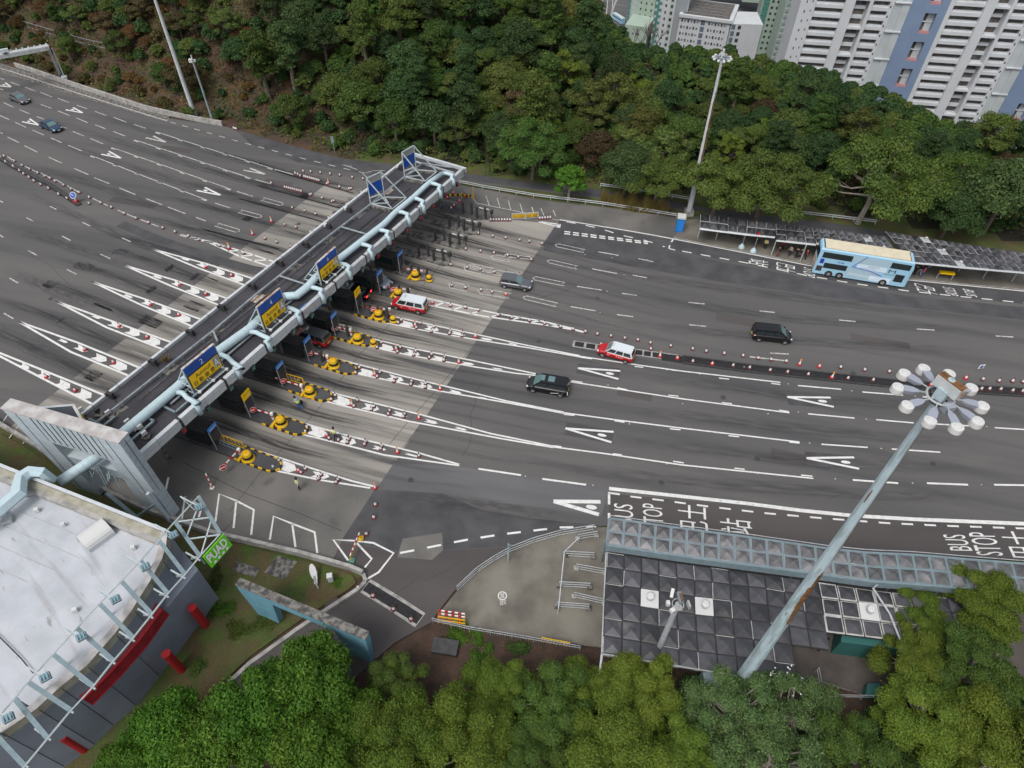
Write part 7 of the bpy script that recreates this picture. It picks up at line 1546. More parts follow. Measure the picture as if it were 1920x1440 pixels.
for k_ in range(3):
    o_ = k_*per
    def s_(zx): return S(zx)+o_
    if k_ == 0: BL_, BR_, BP_, BW_ = Bank('corridor_louvre', tb), Bank('cross_beam', tb), Bank('balcony', tb), Bank('window', tb)
    nfl = int((ZTP-ZB)/fh)
    for i in range(nfl):
        z = ZB+i*fh+((z0s-ZB) % fh); bl, br, bp_, bw = MB(), MB(), MB(), MB()
        for a, c in ((692, 852), (1003, 1100)):
            fbox(bl, F, s_(a), s_(c), z, z+1.05, -2.0, 0, 'tower_white'); fbox(bl, F, s_(a), s_(c), z+1.05, z+1.5, -2.0, -.35, 'tower_white')
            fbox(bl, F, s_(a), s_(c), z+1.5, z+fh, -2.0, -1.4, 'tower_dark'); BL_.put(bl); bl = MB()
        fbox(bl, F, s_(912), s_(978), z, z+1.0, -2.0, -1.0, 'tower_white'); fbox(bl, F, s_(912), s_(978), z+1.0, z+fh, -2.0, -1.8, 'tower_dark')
        if i % 3 == 0:
            fbox(br, F, s_(905), s_(985), z, z+.6, -2.0, .5, 'tower_white'); BR_.put(br); br = MB(); fbox(br, F, s_(1122), s_(1212), z-.1, z+.25, -.5, .9, 'tower_white')
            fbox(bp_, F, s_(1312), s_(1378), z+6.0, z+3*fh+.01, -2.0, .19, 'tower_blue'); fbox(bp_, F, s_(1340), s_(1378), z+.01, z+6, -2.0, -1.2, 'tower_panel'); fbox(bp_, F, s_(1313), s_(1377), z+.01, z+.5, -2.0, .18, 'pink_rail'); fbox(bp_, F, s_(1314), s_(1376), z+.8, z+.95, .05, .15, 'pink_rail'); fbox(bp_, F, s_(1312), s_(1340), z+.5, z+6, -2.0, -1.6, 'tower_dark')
            fbox(bp_, F, s_(1312), s_(1378), z+3.0, z+3.3, -2.0, -1.0, 'tower_white')
        fbox(bw, F, s_(1105), s_(1112), z+1, z+1.7, -.1, .03, 'window_dark')
        if k_ == 0: fbox(bw, F, S(640), S(646), z+1, z+1.8, -.1, .03, 'window_dark'); fbox(bw, F, S(672), S(677), z+1.4, z+2.0, -.1, .03, 'window_dark')
        for B__, m__ in ((BL_, bl), (BR_, br), (BP_, bp_), (BW_, bw)):
            if m__.v: B__.put(m__)
for B__ in (BL_, BR_, BP_, BW_): B__.done()
# generic gridded block
def block(nm, lab, px, py, Y, ang, pxl, pxr, zt, wallm, cols, fh_=2.8, depth=16, cat='building', side=None, zb=ZB):
    F_ = Facade(px, py, Y, ang); s0 = F_.s(pxl, py)[0]; s1 = F_.s(pxr, py)[0]; root = empty(nm, F_.pt(s0, zb), 0, lab, cat)
    def tb_(b, n2): o = b.build(n2); o.parent = root; o.matrix_parent_inverse = Matrix.Translation(-root.location); return o
    b = MB(); fbox(b, F_, s0, s1, zb, zt, -depth, 0, wallm); tb_(b, 'wall'); BK = Bank('window', tb_); W_ = s1-s0
    n_ = int((zt-zb)/fh_)
    for i in range(n_):
        z = zt-(i+1)*fh_
        for (f0, f1, h0, h1, d_, m_) in cols: bw = MB(); fbox(bw, F_, s0+W_*f0, s0+W_*f1, z+h0, z+h1, -.3, d_, m_); BK.put(bw)
        if side:
            for (d0, d1, h0, h1, m_) in side: 
                vs = [F_.pt(s1+.06, z+h, -dd) for h, dd in ((h0, d0), (h0, d1), (h1, d1), (h1, d0))]; bw = MB(); bw.add(vs, [(0, 1, 2, 3)], m_); BK.put(bw)
    BK.done(); return F_, s0, s1, root, tb_
wc = []
for g in (0.02, .56):
    for j in range(6):
        f = g+.02+j*.062; wc += [(f, f+.03, .7, 2.0, .04, 'window_dark')] if j % 2 == 0 else [(f, f+.018, .9, 1.7, .05, 'window_dark'), (f+.02, f+.032, 1.5, 1.9, .3, 'tower_grey')]
wc += [(.43, .51, .35, 2.5, .04, 'window_blue')]
zr = PY(1350, 30, 330).z
Fm, a0, a1, rt3, tb3 = block('apartment_block', 'white apartment block with a dark flat roof and rows of small windows', 1330, 60, 330, math.radians(-20), 1270, 1366, zr-2, 'tower_white', wc, side=[(5, 6.5, .3, 2.5, 'window_blue'), (9, 10, .6, 2.2, 'window_dark')])
b = MB(); fbox(b, Fm, a0-.5, a1+.8, zr-2, zr-.8, -22, .8, 'tower_white'); fbox(b, Fm, a0+1, a1-1, zr-.79, zr-.7, -21, -.8, 'tower_dark')
for i in range(5): fbox(b, Fm, a0+1, a1-1, zr-.5, zr-.42, -3-i*4, -3.1-i*4, 'tower_grey')
tb3(b, 'roof')
F4, c0_, c1_, r4, tb4 = block('block_wing', 'plain white wing with one column of windows right of the dark roofed block', 1395, 70, 326, math.radians(-4), 1366, 1425, zr-2.0, 'tower_white', [(.02, .14, .35, 2.5, .04, 'window_blue'), (.22, .32, .5, 2.1, .05, 'window_dark')])
block('green_tower', 'slim pale green tower with teal bands right of the white block', 1450, 50, 370, math.radians(-12), 1418, 1462, 40, 'tower_green', [(.05, .3, .2, 2.4, .4, 'tower_teal'), (.4, .5, .8, 2, .05, 'window_dark'), (.62, .72, .8, 2, .05, 'window_dark'), (.85, .93, .8, 2, .05, 'window_dark')])
block('green_tower', 'greyish green tower standing left of the louvred white tower', 1480, 50, 350, math.radians(-8), 1462, 1502, 40, 'tower_green', [(.05, .2, .6, 2, .4, 'tower_grey'), (.3, .4, .8, 2, .05, 'window_dark'), (.55, .62, .8, 2, .05, 'window_dark'), (.8, .88, .8, 2, .05, 'window_dark')])
block('grey_tower', 'white tower with a teal zigzag strip and a blank grey end left of the block', 1230, 60, 340, math.radians(-16), 1222, 1282, 45, 'tower_white', [(.0, .12, .1, 1.6, .15, 'tower_teal'), (.06, .2, 1.6, 2.75, .15, 'tower_teal'), (.3, .35, .8, 2.0, .05, 'window_dark'), (.45, .56, .2, 2.5, .05, 'tower_green'), (.47, .54, .7, 1.9, .08, 'window_dark'), (.6, .98, 0, 2.8, .1, 'tower_grey')])
block('pale_green_block', 'pale green block with small windows beside the distant street', 1190, 40, 360, math.radians(-26), 1175, 1224, 40, 'tower_green', [(.0, .08, .1, 2.6, .1, 'tower_teal'), (.12, .3, .1, 2.7, .1, 'tower_panel'), (.45, .5, .8, 1.8, .05, 'window_dark'), (.65, .7, .8, 1.8, .05, 'window_dark'), (.85, .9, .8, 1.8, .05, 'window_dark')])
block('low_annex', 'low pale green annex with a planted roof at the foot of the towers', 1185, 75, 345, math.radians(-20), 1169, 1212, PY(1190, 48, 345).z, 'tower_green', [(.15, .2, .9, 1.9, .05, 'window_dark'), (.35, .4, .9, 1.9, .05, 'window_dark'), (.6, .65, .9, 1.9, .05, 'window_dark')], fh_=5, depth=18)
block('distant_tower', 'white tower top behind the dark roofed block', 1330, 0, 460, math.radians(-10), 1310, 1400, 60, 'tower_white', [(.2, .24, .6, 2, .05, 'window_dark'), (.5, .55, 0, 2.8, .05, 'tower_blue'), (.8, .84, .6, 2, .05, 'window_dark')])
block('distant_tower', 'pale tower between the green tower and the dark roof', 1400, 0, 450, math.radians(-10), 1392, 1440, 60, 'tower_green', [(.1, .3, .4, 2.3, .05, 'tower_panel'), (.6, .8, .4, 2.3, .05, 'window_dark')])
# distant street
ZS = -91.6
b = MB(); b.poly([P(1120, -30, ZS), P(1200, -30, ZS), P(1172, 70, ZS), P(1166, 130, ZS), P(1085, 130, ZS), P(1108, 60, ZS)], 'asphalt_worn'); b.v = [(v[0], v[1], ZS+.15) for v in b.v]
for k_ in range(3): b.strip([P(1132+k_*9, -20, ZS), P(1125+k_*11, 40, ZS)], .5, 'paint_worn', ZS+.22)
b.strip([P(1160, -10, ZS), P(1148, 20, ZS), P(1142, 50, ZS)], 1.2, 'concrete', ZS+.25)
tag(b.build('city_street'), kind='structure')
def far_vehicle(nm, px, py, L, Wd, Hh, mb_, mr, lab, ang, cat):
    q = P(px, py, ZS+.2); root = empty(nm, q, ang, lab, cat)
    b = MB(); b.box((0, 0, Hh/2+.2), (L, Wd, Hh), mb_); b.box((0, 0, .3), (L*.9, Wd*.96, .6), 'black'); o = b.build('body'); o.parent = root
    md_ = o.modifiers.new('b', 'BEVEL'); md_.width = .15; md_.segments = 2
    b = MB(); b.box((0, 0, Hh+.22), (L*.92, Wd*.85, .08), mr); o = b.build('roof'); o.parent = root
    b = MB()
    for zz in ((.62,) if Hh < 3.3 else (.4, .78)): b.box((0, 0, Hh*zz+.2), (L*.94, Wd+.04, Hh*.16), 'glass')
    o = b.build('windows'); o.parent = root
far_vehicle('city_bus', 1159, 40, 11, 2.5, 3.2, 'bus_blue', 'lamp_white', 'small blue bus with a white roof on the distant street', 2.0, 'bus')
far_vehicle('city_bus', 1119, 4, 11, 2.5, 4.2, 'taxi_red', 'cloth_dark', 'tiny dark red bus at the top of the distant street', 1.5, 'bus')
far_vehicle('city_truck', 1124, 55, 5.5, 2.2, 2.4, 'tower_teal', 'tower_green', 'small green van standing low on the distant street', 1.3, 'van')
far_vehicle('city_car', 1130, 54, 4.2, 1.8, 1.5, 'white', 'white', 'tiny white car beside the green van on the distant street', 1.3, 'car')
far_vehicle('city_car', 1128, 36, 4.2, 1.8, 1.5, 'car_black', 'car_black', 'tiny dark car halfway up the distant street', 1.3, 'car')

# ================================================================ TREES
def leaf_crown(name, lobes, n, size, m, seed=0, shell=.55, flat=.75, droop=0):
    """many leaf clusters spread through the lobes' volume; each a small bent card"""
    r = np.random.default_rng(seed); L = np.array([[*c, R_] for c, R_ in lobes]); wts = L[:, 3]**2; wts /= wts.sum()
    idx = r.choice(len(L), n, p=wts); v = r.normal(size=(n, 3)); v /= np.linalg.norm(v, axis=1, keepdims=True)
    low = v[:, 2] < -.1; v[low, 2] *= -.7; v /= np.linalg.norm(v, axis=1, keepdims=True)
    rad = L[idx, 3]*(shell+(1-shell)*r.random(n)**.55)*(1+.17*r.normal(size=n)); p = L[idx, :3]+v*rad[:, None]*np.array([1, 1, flat])
    nm_ = v+r.normal(size=(n, 3))*.55; nm_[:, 2] += .25; nm_ /= np.linalg.norm(nm_, axis=1, keepdims=True)
    a = np.cross(nm_, r.normal(size=(n, 3))); a /= np.linalg.norm(a, axis=1, keepdims=True); c = np.cross(nm_, a)
    s_ = (size*(.55+.9*r.random(n)))[:, None]
    q = np.stack([p-a*s_*.9, p-c*s_*.42+nm_*s_*.12, p+a*s_*.9, p+c*s_*.42+nm_*s_*.12], 1).reshape(-1, 3)
    me = bpy.data.meshes.new(name); me.vertices.add(4*n); me.vertices.foreach_set('co', q.ravel().astype(np.float32))
    me.loops.add(4*n); me.loops.foreach_set('vertex_index', np.arange(4*n, dtype=np.int32)); me.polygons.add(n); me.polygons.foreach_set('loop_start', np.arange(0, 4*n, 4, dtype=np.int32)); me.polygons.foreach_set('loop_total', np.full(n, 4, np.int32))
    me.materials.append(MATS[m]); me.update(calc_edges=True); return me
def limb_mesh(name, H_, r0, lobes, m, seed, ext=.6):
    rr = random.Random(seed); b = MB(); top = Vector((rr.uniform(-.3, .3), rr.uniform(-.3, .3), H_*.55)); mid = Vector((rr.uniform(-.3, .3), rr.uniform(-.3, .3), H_*.28))
    b.tube([(0, 0, -.6), mid, top], [r0*1.2, r0*.85, r0*.6], m, 7)
    for c, R_ in lobes:
        c = Vector(c); st = mid.lerp(top, rr.uniform(.2, 1)); k1 = st.lerp(c, .5)+Vector((rr.uniform(-.4, .4), rr.uniform(-.4, .4), -.2)); e_ = c+Vector((rr.uniform(-.3, .3)*R_, rr.uniform(-.3, .3)*R_, R_*ext*.6))
        b.tube([st, k1, e_], [r0*.45, r0*.28, r0*.08], m, 5)
        for _ in range(3):
            e2 = c+Vector((rr.uniform(-1, 1), rr.uniform(-1, 1), rr.uniform(-.2, .8)))*R_*.8; b.tube([k1.lerp(e_, rr.random()), e2], [r0*.16, r0*.04], m, 4, cap=False)
    o_ = b.build(name); me = o_.data; bpy.data.objects.remove(o_); return me
def lobes_for(kind, seed):
    rr = random.Random(seed); out = []; k = {'round': 22, 'tall': 20, 'spread': 24}[kind]
    for i in range(k):
        a = i*2.399+rr.uniform(-.3, .3); f = math.sqrt((i+.5)/k)
        if kind == 'round': rad = .36*f*rr.uniform(.8, 1.15); z = .84-.4*f**2.2+rr.uniform(-.07, .07); R_ = rr.uniform(.11, .18)
        elif kind == 'tall': rad = .2*rr.uniform(.3, 1.1)*(1-.5*i/k); z = .4+.55*i/k; R_ = rr.uniform(.09, .14)
        else: rad = .44*f*rr.uniform(.8, 1.15); z = .88-.32*f**2+rr.uniform(-.2, .1); R_ = rr.uniform(.075, .14)
        out.append(((math.cos(a)*rad, math.sin(a)*rad, z), R_))
    return out
def tree_mesh(kind, seed, Wd, H_, n, leaf, m, bark='bark', shell=.5, rs=1.0):
    lb = [((c[0]*Wd, c[1]*Wd, c[2]*H_), R_*Wd*rs) for c, R_ in lobes_for(kind, seed)]
    return leaf_crown('crown', lb, n, leaf, m, seed, shell), limb_mesh('trunk', H_, .028*H_+.05, lb, bark, seed)
def put_tree(ms, x, y, z, s, rz, lab, grp, nm='tree', cat='tree', sz=None):
    root = empty(nm, (x, y, z), rz, lab, cat, grp); root.scale = (s, s, sz or s)
    for me, n2 in zip(ms, ('crown', 'trunk')):
        o = bpy.data.objects.new(n2, me); COL.objects.link(o); o.parent = root
    return root
# hillside stock (unit trees about 8 m across, 8-9 m tall)
HS = {}
for m_, kinds in (('leaf_dark', (('round', 9), ('round', 9), ('tall', 12))), ('leaf_mid', (('round', 8.5), ('round', 9), ('tall', 11))), ('leaf_olive', (('round', 8), ('spread', 8))), ('leaf_brown', (('round', 7), ('spread', 7))), ('leaf_acacia', (('spread', 9),)), ('leaf_rust', (('round', 5),))):
    HS[m_] = [tree_mesh(kd, 11*i+len(m_), 8.5 if kd != 'tall' else 9, H_, 8500, .19, m_, 'bark', .66) for i, (kd, H_) in enumerate(kinds)]
KN = {'leaf_dark': 'dark green', 'leaf_mid': 'mid green', 'leaf_olive': 'olive green', 'leaf_brown': 'brownish', 'leaf_acacia': 'yellow green', 'leaf_rust': 'rust brown'}
def zone(px, py, d, x, y):
    u = random.random()
    if px < 470 and d < 42: return random.choices(['leaf_rust', 'leaf_olive', 'leaf_dark', 'leaf_brown', 'leaf_mid'], [.13, .22, .3, .12, .23] if d < 26 else [.03, .2, .42, .05, .3])[0]
    if px < 900: return random.choices(['leaf_dark', 'leaf_mid', 'leaf_olive', 'leaf_acacia'], [.6, .27, .1, .03])[0]
    if py < 90: return random.choices(['leaf_dark', 'leaf_mid', 'leaf_olive', 'leaf_acacia'], [.5, .3, .15, .05])[0]
    if px > 1740: return random.choices(['leaf_dark', 'leaf_mid', 'leaf_brown'], [.6, .3, .1])[0]
    if py > 330: return random.choices(['leaf_dark', 'leaf_mid'], [.55, .45])[0]
    return random.choices(['leaf_olive', 'leaf_mid', 'leaf_brown', 'leaf_dark', 'leaf_acacia'], [.36, .32, .09, .17, .06])[0]
cand = []; SIL = [(1075, -99), (1098, 20), (1112, 62), (1150, 84), (1165, 112), (1240, 112), (1300, 118), (1330, 108), (1400, 104), (1440, 110), (1480, 132), (1600, 152), (1690, 190), (1740, 222), (1770, 226), (1840, 204), (1990, 206)]
sp = 5.6; yy = 60.0
while yy < 190:
    xx = -150.0
    while xx < 130:
        x = xx+random.uniform(-2.2, 2.2); y = yy+random.uniform(-2.2, 2.2); xx += sp
        d = sdist(x, y, BND); dc = sdist(x, y, CREST)
        if d < 5 or dc > 30: continue
        px, py = Q((x, y, hgt(x, y)+6))
        if not (-60 < px < 1980 and -75 < py < 470): continue
        if x > 24 and d < 9.5 : continue
        if px < 480 and d < 12 and random.random() < .3: continue
        tp = Q((x, y, hgt(x, y)+8.2)); sil = -99
        for (xa, ya), (xb, yb) in zip(SIL[:-1], SIL[1:]):
            if xa <= tp[0] < xb: sil = ya+(yb-ya)*(tp[0]-xa)/(xb-xa)
        if tp[1] < sil: continue
        cand.append((x, y, d, dc, px, py))
    yy += sp*.92
cand.sort(key=lambda c: -(c[5])); 
rows = {}; kept = cand[:296]; rest = cand[296:]
for (x, y, d, dc, px, py) in kept:
    m_ = zone(px, py, d, x, y); ms = random.choice(HS[m_]); s = random.uniform(.66, 1.25)*(.62 if m_ == 'leaf_rust' else (.74 if (px < 480 and d < 24) else 1))
    if x > 20: s *= .85
    col_ = int(max(0, px)//160); row_ = int(max(0, py)//70); rows[(col_, row_)] = rows.get((col_, row_), 0)+1
    lab = '%s hillside tree, %s one in the %s column and %s tier of woodland' % (KN[m_], ordn(rows[(col_, row_)]-1), ordn(col_), ordn(row_))
    put_tree(ms, x, y, hgt(x, y)-.3, s, random.random()*6.28, lab, 'trees on the hillside', sz=s*random.uniform(.8, 1.12))
# the farther woods and the brushy understorey: one mass each
def mass(name, pts, m_list, lab, cat=None):
    vs, fs, mi = [], [], []; ms_ = []
    for (x, y, s, m_) in pts:
        if m_ not in ms_: ms_.append(m_)
    allq = []; allm = []
    for (x, y, s, m_) in pts:
        me = HS[m_][0][0]; n = len(me.polygons)
        if m_ not in mass.cache:
            a = np.empty(n*4*3, np.float32); me.vertices.foreach_get('co', a); mass.cache[m_] = a.reshape(n, 4, 3)
        q = mass.cache[m_]; sel = RNG.choice(n, int(n*.34), replace=False); an = random.random()*6.28; R_ = np.array([[math.cos(an), -math.sin(an), 0], [math.sin(an), math.cos(an), 0], [0, 0, 1]])
        cen = q[sel].mean(1, keepdims=True); qq = cen*s+(q[sel]-cen)*1.45; allq.append((qq @ R_.T+np.array([x, y, hgt(x, y)-1.6*s])).astype(np.float32)); allm.append(np.full(len(sel), ms_.index(m_)))
    q = np.concatenate(allq); n = len(q); me = bpy.data.meshes.new(name); me.vertices.add(4*n); me.vertices.foreach_set('co', q.ravel()); me.loops.add(4*n); me.loops.foreach_set('vertex_index', np.arange(4*n, dtype=np.int32))
    me.polygons.add(n); me.polygons.foreach_set('loop_start', np.arange(0, 4*n, 4, dtype=np.int32)); me.polygons.foreach_set('loop_total', np.full(n, 4, np.int32)); me.polygons.foreach_set('material_index', np.concatenate(allm).astype(np.int32))
    for m_ in ms_: me.materials.append(MATS[m_])
    me.update(calc_edges=True); o = bpy.data.objects.new(name, me); COL.objects.link(o); tag(o, lab, kind='stuff'); return o
mass.cache = {}
pts = [(x, y, random.uniform(.8, 1.15), zone(px, py, d, x, y)) for (x, y, d, dc, px, py) in rest]
if pts: mass('far_woodland', pts, None, 'dense woodland covering the upper hillside')
pts = []; yy = 62.0
while yy < 175:
    xx = -150.0
    while xx < 130:
        x = xx+random.uniform(-1.6, 1.6); y = yy+random.uniform(-1.6, 1.6); xx += 3.2; d = sdist(x, y, BND); dc = sdist(x, y, CREST)
        if d < 1.8 or dc > 12: continue
        px, py = Q((x, y, hgt(x, y)+1))
        if not (-60 < px < 1980 and -40 < py < 520): continue
        lowm = px < 480
        if x > 20 and d < 4: continue
        m_ = random.choices(['leaf_rust', 'leaf_brown', 'leaf_olive', 'leaf_dark'], [.14, .22, .3, .34])[0] if lowm else random.choices(['leaf_dark', 'leaf_mid', 'leaf_olive'], [.5, .3, .2])[0]
        pts.append((x, y, random.uniform(.18, .36) if d < 12 else random.uniform(.3, .5), m_))
    yy += 3.2
mass('undergrowth', pts, None, 'low scrub and brush under the hillside trees')
def scrub(name, n, lab, accept, size, hts, pick, x0=-150, x1=130, y0=60, y1=190):
    r = np.random.default_rng(len(name)); out = []; mi = []; ml = ['leaf_rust', 'leaf_brown', 'leaf_olive', 'leaf_dark', 'leaf_mid', 'straw', 'leaf_deep']
    xs_ = r.uniform(x0, x1, n); ys_ = r.uniform(y0, y1, n); keep = []
    gx = {}
    for x, y in zip(xs_, ys_):
        k_ = (int(x//2.5), int(y//2.5))
        if k_ not in gx:
            cx, cy = k_[0]*2.5+1.25, k_[1]*2.5+1.25; px, py = Q((cx, cy, hgt(cx, cy))); a = accept(cx, cy, px, py)
            gx[k_] = (hgt(cx, cy), pick(px, py, cx, cy), r.uniform(*hts)) if a else None
        g = gx[k_]
        if g is None: continue
        ph = math.sin(x*.9+1.7*math.sin(y*.7))*math.sin(y*1.1+1.3*math.sin(x*.8)); hh = g[2]*(.35+.65*max(0, ph+.3))
        out.append((x, y, hgt(x, y)+r.random()**.5*hh)); mi.append(ml.index(g[1] if r.random() < .75 else pick(0, 0, x, y, True)))
    p = np.array(out); n = len(p); nm_ = r.normal(size=(n, 3)); nm_[:, 2] = abs(nm_[:, 2])+.7; nm_ /= np.linalg.norm(nm_, axis=1, keepdims=True)
    a = np.cross(nm_, r.normal(size=(n, 3))); a /= np.linalg.norm(a, axis=1, keepdims=True); c = np.cross(nm_, a); s_ = (size*(.5+r.random(n)))[:, None]
    q = np.stack([p-a*s_, p-c*s_*.5, p+a*s_, p+c*s_*.5], 1).reshape(-1, 3).astype(np.float32)
    me = bpy.data.meshes.new(name); me.vertices.add(4*n); me.vertices.foreach_set('co', q.ravel()); me.loops.add(4*n); me.loops.foreach_set('vertex_index', np.arange(4*n, dtype=np.int32)); me.polygons.add(n)
    me.polygons.foreach_set('loop_start', np.arange(0, 4*n, 4, dtype=np.int32)); me.polygons.foreach_set('loop_total', np.full(n, 4, np.int32)); me.polygons.foreach_set('material_index', np.array(mi, np.int32))
    for m_ in ml: me.materials.append(MATS[m_])
    me.update(calc_edges=True); o = bpy.data.objects.new(name, me); COL.objects.link(o); tag(o, lab, kind='stuff')
def acc(x, y, px, py):
    if not (-40 < px < 1960 and -40 < py < 480): return False
    d = sdist(x, y, BND)
    return (1.2 < d < 75 if x < 20 else 4.5 < d < 75) and sdist(x, y, CREST) < 14
def pk(px, py, x, y, alt=False):
    if alt: return random.choice(['leaf_brown', 'leaf_olive', 'leaf_dark', 'leaf_mid'])
    if px < 500: return random.choices(['leaf_rust', 'leaf_brown', 'leaf_olive', 'leaf_dark', 'straw'], [.15, .26, .28, .26, .05])[0]
    return random.choices(['leaf_dark', 'leaf_mid', 'leaf_olive', 'leaf_brown', 'straw'], [.36, .3, .2, .1, .04])[0]
scrub('hillside_scrub', 330000, 'tangled scrub, ferns and dry grass covering the slope under the trees', acc, .22, (.3, 1.9), pk)
# named trees across the road
big1 = tree_mesh('spread', 71, 15, 12, 22000, .2, 'leaf_mid', 'bark', .75); big2 = tree_mesh('spread', 72, 15, 10, 24000, .17, 'leaf_deep', 'bark_pale', .6); big3 = tree_mesh('round', 73, 13, 11, 16000, .24, 'leaf_dark', 'bark', .72)
def photo_tree(ms, px, py, zc, s, lab, grp='big trees behind the far shelter', nm='tree', zg=-.1):
    c = P(px, py, zc); return put_tree(ms, c.x, c.y, zg, s, random.random()*6.28, lab, grp, nm)
photo_tree(big1, 1352, 335, 7, .86, 'round dark green tree beside the far high mast'); photo_tree(big1, 1440, 345, 7, .95, 'broad green tree above the left part of the far shelter')
photo_tree(big2, 1640, 345, 6.5, 1.25, 'wide yellow green acacia with pale limbs above the bus'); photo_tree(big2, 1800, 330, 6, .9, 'smaller yellow green acacia right of the wide one')
photo_tree(big3, 1880, 375, 5.5, 1.05, 'dense dark tree at the right end of the far shelter'); photo_tree(big3, 1790, 400, 4, .7, 'dark low tree behind the right part of the far shelter')
photo_tree(big1, 1240, 320, 6, .7, 'green tree left of the far high mast'); photo_tree(big3, 1180, 300, 6, .8, 'dark tree behind the bright young tree'); photo_tree(big1, 1000, 270, 6, .8, 'tall soft green tree above the blank boards')
yng = tree_mesh('round', 90, 5.4, 6.2, 5200, .2, 'leaf_bright', 'bark_pale'); photo_tree(yng, 1068, 332, 4, 1.0, 'bright green young tree alone on the verge', 'verge trees')
# bare branchy trees
def bare(px, py, s, lab, m='bark_pale', z=0, up=1.0):
    q = P(px, py, z); rr = random.Random(px); b = MB()
    def br(p, d_, L, r, k_):
        e_ = p+d_*L; b.tube([p, p.lerp(e_, .5)+Vector((rr.uniform(-.1, .1), rr.uniform(-.1, .1), .05))*L*.5, e_], [r, r*.8, r*.6], m, 4, cap=False)
        if k_ == 0: return
        for _ in range(3): n_ = (d_+Vector((rr.uniform(-1, 1), rr.uniform(-1, 1), rr.uniform(-.2, .8)*up))*.8).normalized(); br(p.lerp(e_, rr.uniform(.5, 1)), n_, L*.68, r*.55, k_-1)
    br(Vector((0, 0, 0)), Vector((.1, 0, 1)).normalized(), 3.0*s, .12*s, 4); o = b.build('bare_tree'); o.location = (q.x, q.y, hgt(q.x, q.y)); tag(o, lab, 'tree', 'leafless trees')
bare(1010, 318, .75, 'pale leafless bush at the foot of the hillside trees'); bare(1860, 285, 1.3, 'pinkish leafless tree among the dark trees at right', m='leaf_brown'); 
q = PY(1205, 110, 165)
for i, (px, py, Y_, lab) in enumerate(((1195, 112, 168, 'dark red leafless tree before the low green annex'), (1222, 100, 172, 'brown leafless tree right of the dark red one'))):
    c = PY(px, py, Y_); rr = random.Random(i+5); b = MB()
    def br(p, d_, L, r, k_):
        e_ = p+d_*L; b.tube([p, e_], [r, r*.6], 'bark', 4, cap=False)
        if k_ == 0: return
        for _ in range(3): n_ = (d_+Vector((rr.uniform(-1, 1), rr.uniform(-1, 1), rr.uniform(-.2, .6)))*.8).normalized(); br(p.lerp(e_, rr.uniform(.5, 1)), n_, L*.7, r*.6, k_-1)
    br(Vector((0, 0, -4)), Vector((0, 0, 1)), 5, .25, 4); o = b.build('bare_tree'); o.location = c; tag(o, lab, 'tree', 'leafless trees')
# straw tuft on the verge
b = MB(); rr = random.Random(3)
for i in range(5200):
    f = rr.random(); px = 1128+122*f; py = 381+20*f+rr.uniform(-11, 7)*(1-abs(f-.5)); q = P(px, py, 0); h_ = rr.uniform(.8, 2.0); d_ = Vector((rr.uniform(-.5, .5), rr.uniform(-.5, .5), 0)); w_ = Vector((.05, .02, 0))
    h_ *= .55+.6*abs(math.sin(px*.11)+.4*math.sin(px*.37)); b.add([q-w_, q+w_, q+d_+Vector((0, 0, h_))], [(0, 1, 2)], random.choice(('straw', 'straw', 'leaf_olive')))
tag(b.build('tall_grass'), 'tall straw coloured grass clump on the verge', kind='stuff')
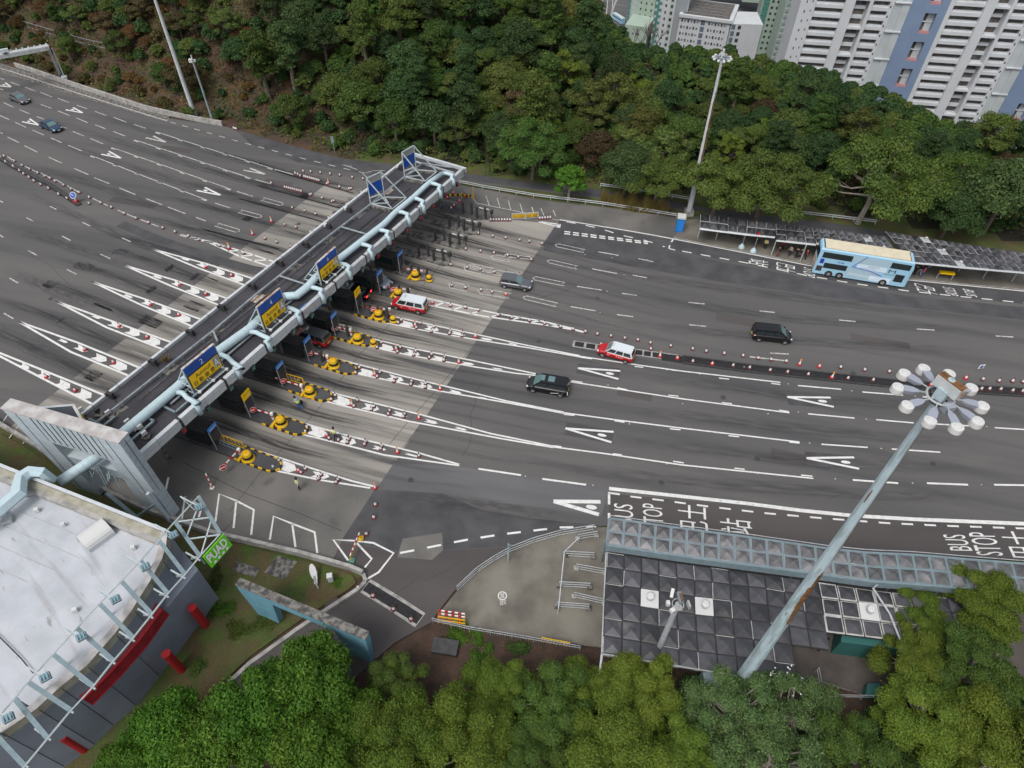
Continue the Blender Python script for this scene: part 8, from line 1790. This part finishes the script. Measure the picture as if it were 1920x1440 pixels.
# foreground trees
FA = [tree_mesh('spread', 200+i, 9.5, 8.5, 64000, .1, 'leaf_acacia', 'bark_pale', .5) for i in range(3)]+[tree_mesh('spread', 207, 9, 8, 48000, .1, 'leaf_deep', 'bark_pale', .5)]
FB = [tree_mesh('round', 210+i, 9.8, 9, 30000, .15, 'leaf_bright', 'bark', .4, .72) for i in range(2)]
FP = [tree_mesh('spread', 220, 10, 9, 26000, .11, 'leaf_pale', 'bark_pale', .25, .95)]
FG = 'trees along the bottom of the picture'
fg = [(FB, 572, 1275, 8, .86, 'large bright green broadleaf tree over the service road'), (FB, 480, 1330, 7.5, .85, 'bright broadleaf tree left of the largest one'), (FB, 300, 1375, 7, .72, 'small bright broadleaf tree in front of the curved wall'), (FB, 225, 1440, 6, .6, 'bright bush tree at the bottom left edge'), (FB, 400, 1400, 7, .8, 'bright broadleaf tree spreading over the road at bottom left'), (FB, 655, 1350, 6, .62, 'bright broadleaf tree below the gateway end'), (FB, 590, 1400, 6, .8, 'bright broadleaf tree at the bottom edge below the largest'),
      (FA, 735, 1245, 7, .62, 'small yellow green acacia right of the blue gateway end'), (FA, 735, 1360, 8.5, .98, 'billowing acacia at the bottom, left of centre'), (FA, 870, 1350, 8.5, .92, 'billowing acacia at the bottom centre'), (FA, 935, 1265, 7, .7, 'acacia crown just below the planted bed'), (FA, 1040, 1290, 7.5, .85, 'acacia crown below the picket railing'),
      (FA, 1080, 1250, 7, .62, 'acacia crown by the corner of the dark roof'), (FA, 1195, 1265, 7.5, .82, 'acacia crown overlapping the dark shelter roof edge'), (FA, 1160, 1390, 8, 1.0, 'broad acacia at the bottom right of centre'), (FA, 1010, 1410, 7, .8, 'acacia at the bottom edge, centre'), (FP, 1385, 1330, 7.5, .85, 'pale loose tree hiding the foot of the nearest mast'),
      (FP, 1500, 1340, 7, .8, 'pale loose tree with white blossom right of the mast foot'), (FP, 1440, 1430, 6, .9, 'pale green tree at the bottom edge below the mast'), (FA, 1620, 1410, 7, .95, 'acacia at the bottom edge below the yard'), (FA, 1760, 1130, 7, .66, 'acacia crown over the right end of the blue framed canopy'), (FA, 1870, 1110, 7.5, .85, 'large acacia crown at the right edge over the lettering'),
      (FA, 1740, 1205, 7.5, .75, 'acacia crown over the white framed rooflights end'), (FA, 1850, 1230, 8, .95, 'broad acacia at the right edge below the largest'), (FA, 1760, 1330, 8, .95, 'broad acacia in the bottom right corner group, left'), (FA, 1900, 1370, 8, 1.0, 'broad acacia in the extreme bottom right corner'), (FA, 1290, 1400, 7, .8, 'acacia between the mast foot and the bottom edge'),
      (FP, 1570, 1290+90, 5.5, .55, 'small pale tree left of the yard railing corner'), (FA, 660, 1440, 7, .8, 'acacia at the bottom edge left of centre')]
for i, (st, px, py, zc, s, lab) in enumerate(fg):
    sc_ = {id(FA): .9, id(FB): 1.12, id(FP): .98}[id(st)]; photo_tree(st[i % len(st)], px, py+(14 if st is FA else -4), zc*.75, s*sc_, lab, FG)
# darker shrubs under them
pts = []
for i in range(240):
    px = random.uniform(560, 2000); py = random.uniform(1290, 1560) if px < 1650 else random.uniform(1250, 1560); q = P(px, py, 1)
    if 1380 < px < 1720 and py < 1345: continue
    pts.append((q.x, q.y, random.uniform(.2, .34), random.choice(['leaf_dark', 'leaf_mid'])))
mass('undergrowth', pts, None, 'dark brush under the trees at the bottom')
# low plants in bed and lawn
for i, (px, py, s, lab) in enumerate([(870, 1185, .5, 'low leafy plants under the picket railing'), (835, 1210, .45, 'leafy plants left of the dark box'), (905, 1222, .5, 'leafy plants right of the dark box'), (975, 1215, .5, 'spiky green plant in the planted bed'), (885, 1262, .5, 'green groundcover patch low in the planted bed'), (405, 1085, .45, 'weeds at the corner of the grey wall'), (415, 1140, .5, 'green shrub patch between wall and gateway'), (495, 1165, .5, 'green shrub at the foot of the gateway leg'), (633, 1092, .25, 'weeds round the small white cabinet'), (445, 1180, .45, 'shrub patch on the lower lawn'), (855, 1200, .35, 'small plant beside the dark box'), (372, 1250, .35, 'small weeds near the red pillars')]):
    if i % 4 == 0 or 'plm' not in globals(): plm = [leaf_crown('shrub', [((math.cos(a)*1.6*random.random(), math.sin(a)*1.6*random.random(), .1), .9) for a in range(7)], 1500, .13, m_, i+j*9, .1, .5) for j, m_ in enumerate(('leaf_bright', 'leaf_mid'))]
    q = P(px, py, 0); o = bpy.data.objects.new('shrub', plm[i % 2]); COL.objects.link(o); o.location = q; o.scale = (s*1.5, s*1.2, s); o.rotation_euler = (0, 0, i); tag(o, lab, 'plant', 'low plants')
b = MB()
for i in range(60):
    g_ = random.choice(((1478, 1262), (1498, 1278), (1450, 1268), (1512, 1296))); q = P(random.gauss(g_[0], 9), random.gauss(g_[1], 7), 4.4+random.random()*1.4); b.box(q, (.1, .09, .06), 'white', i)
tag(b.build('white_blossom'), 'white blossom scattered over the pale tree right of the mast', kind='stuff')
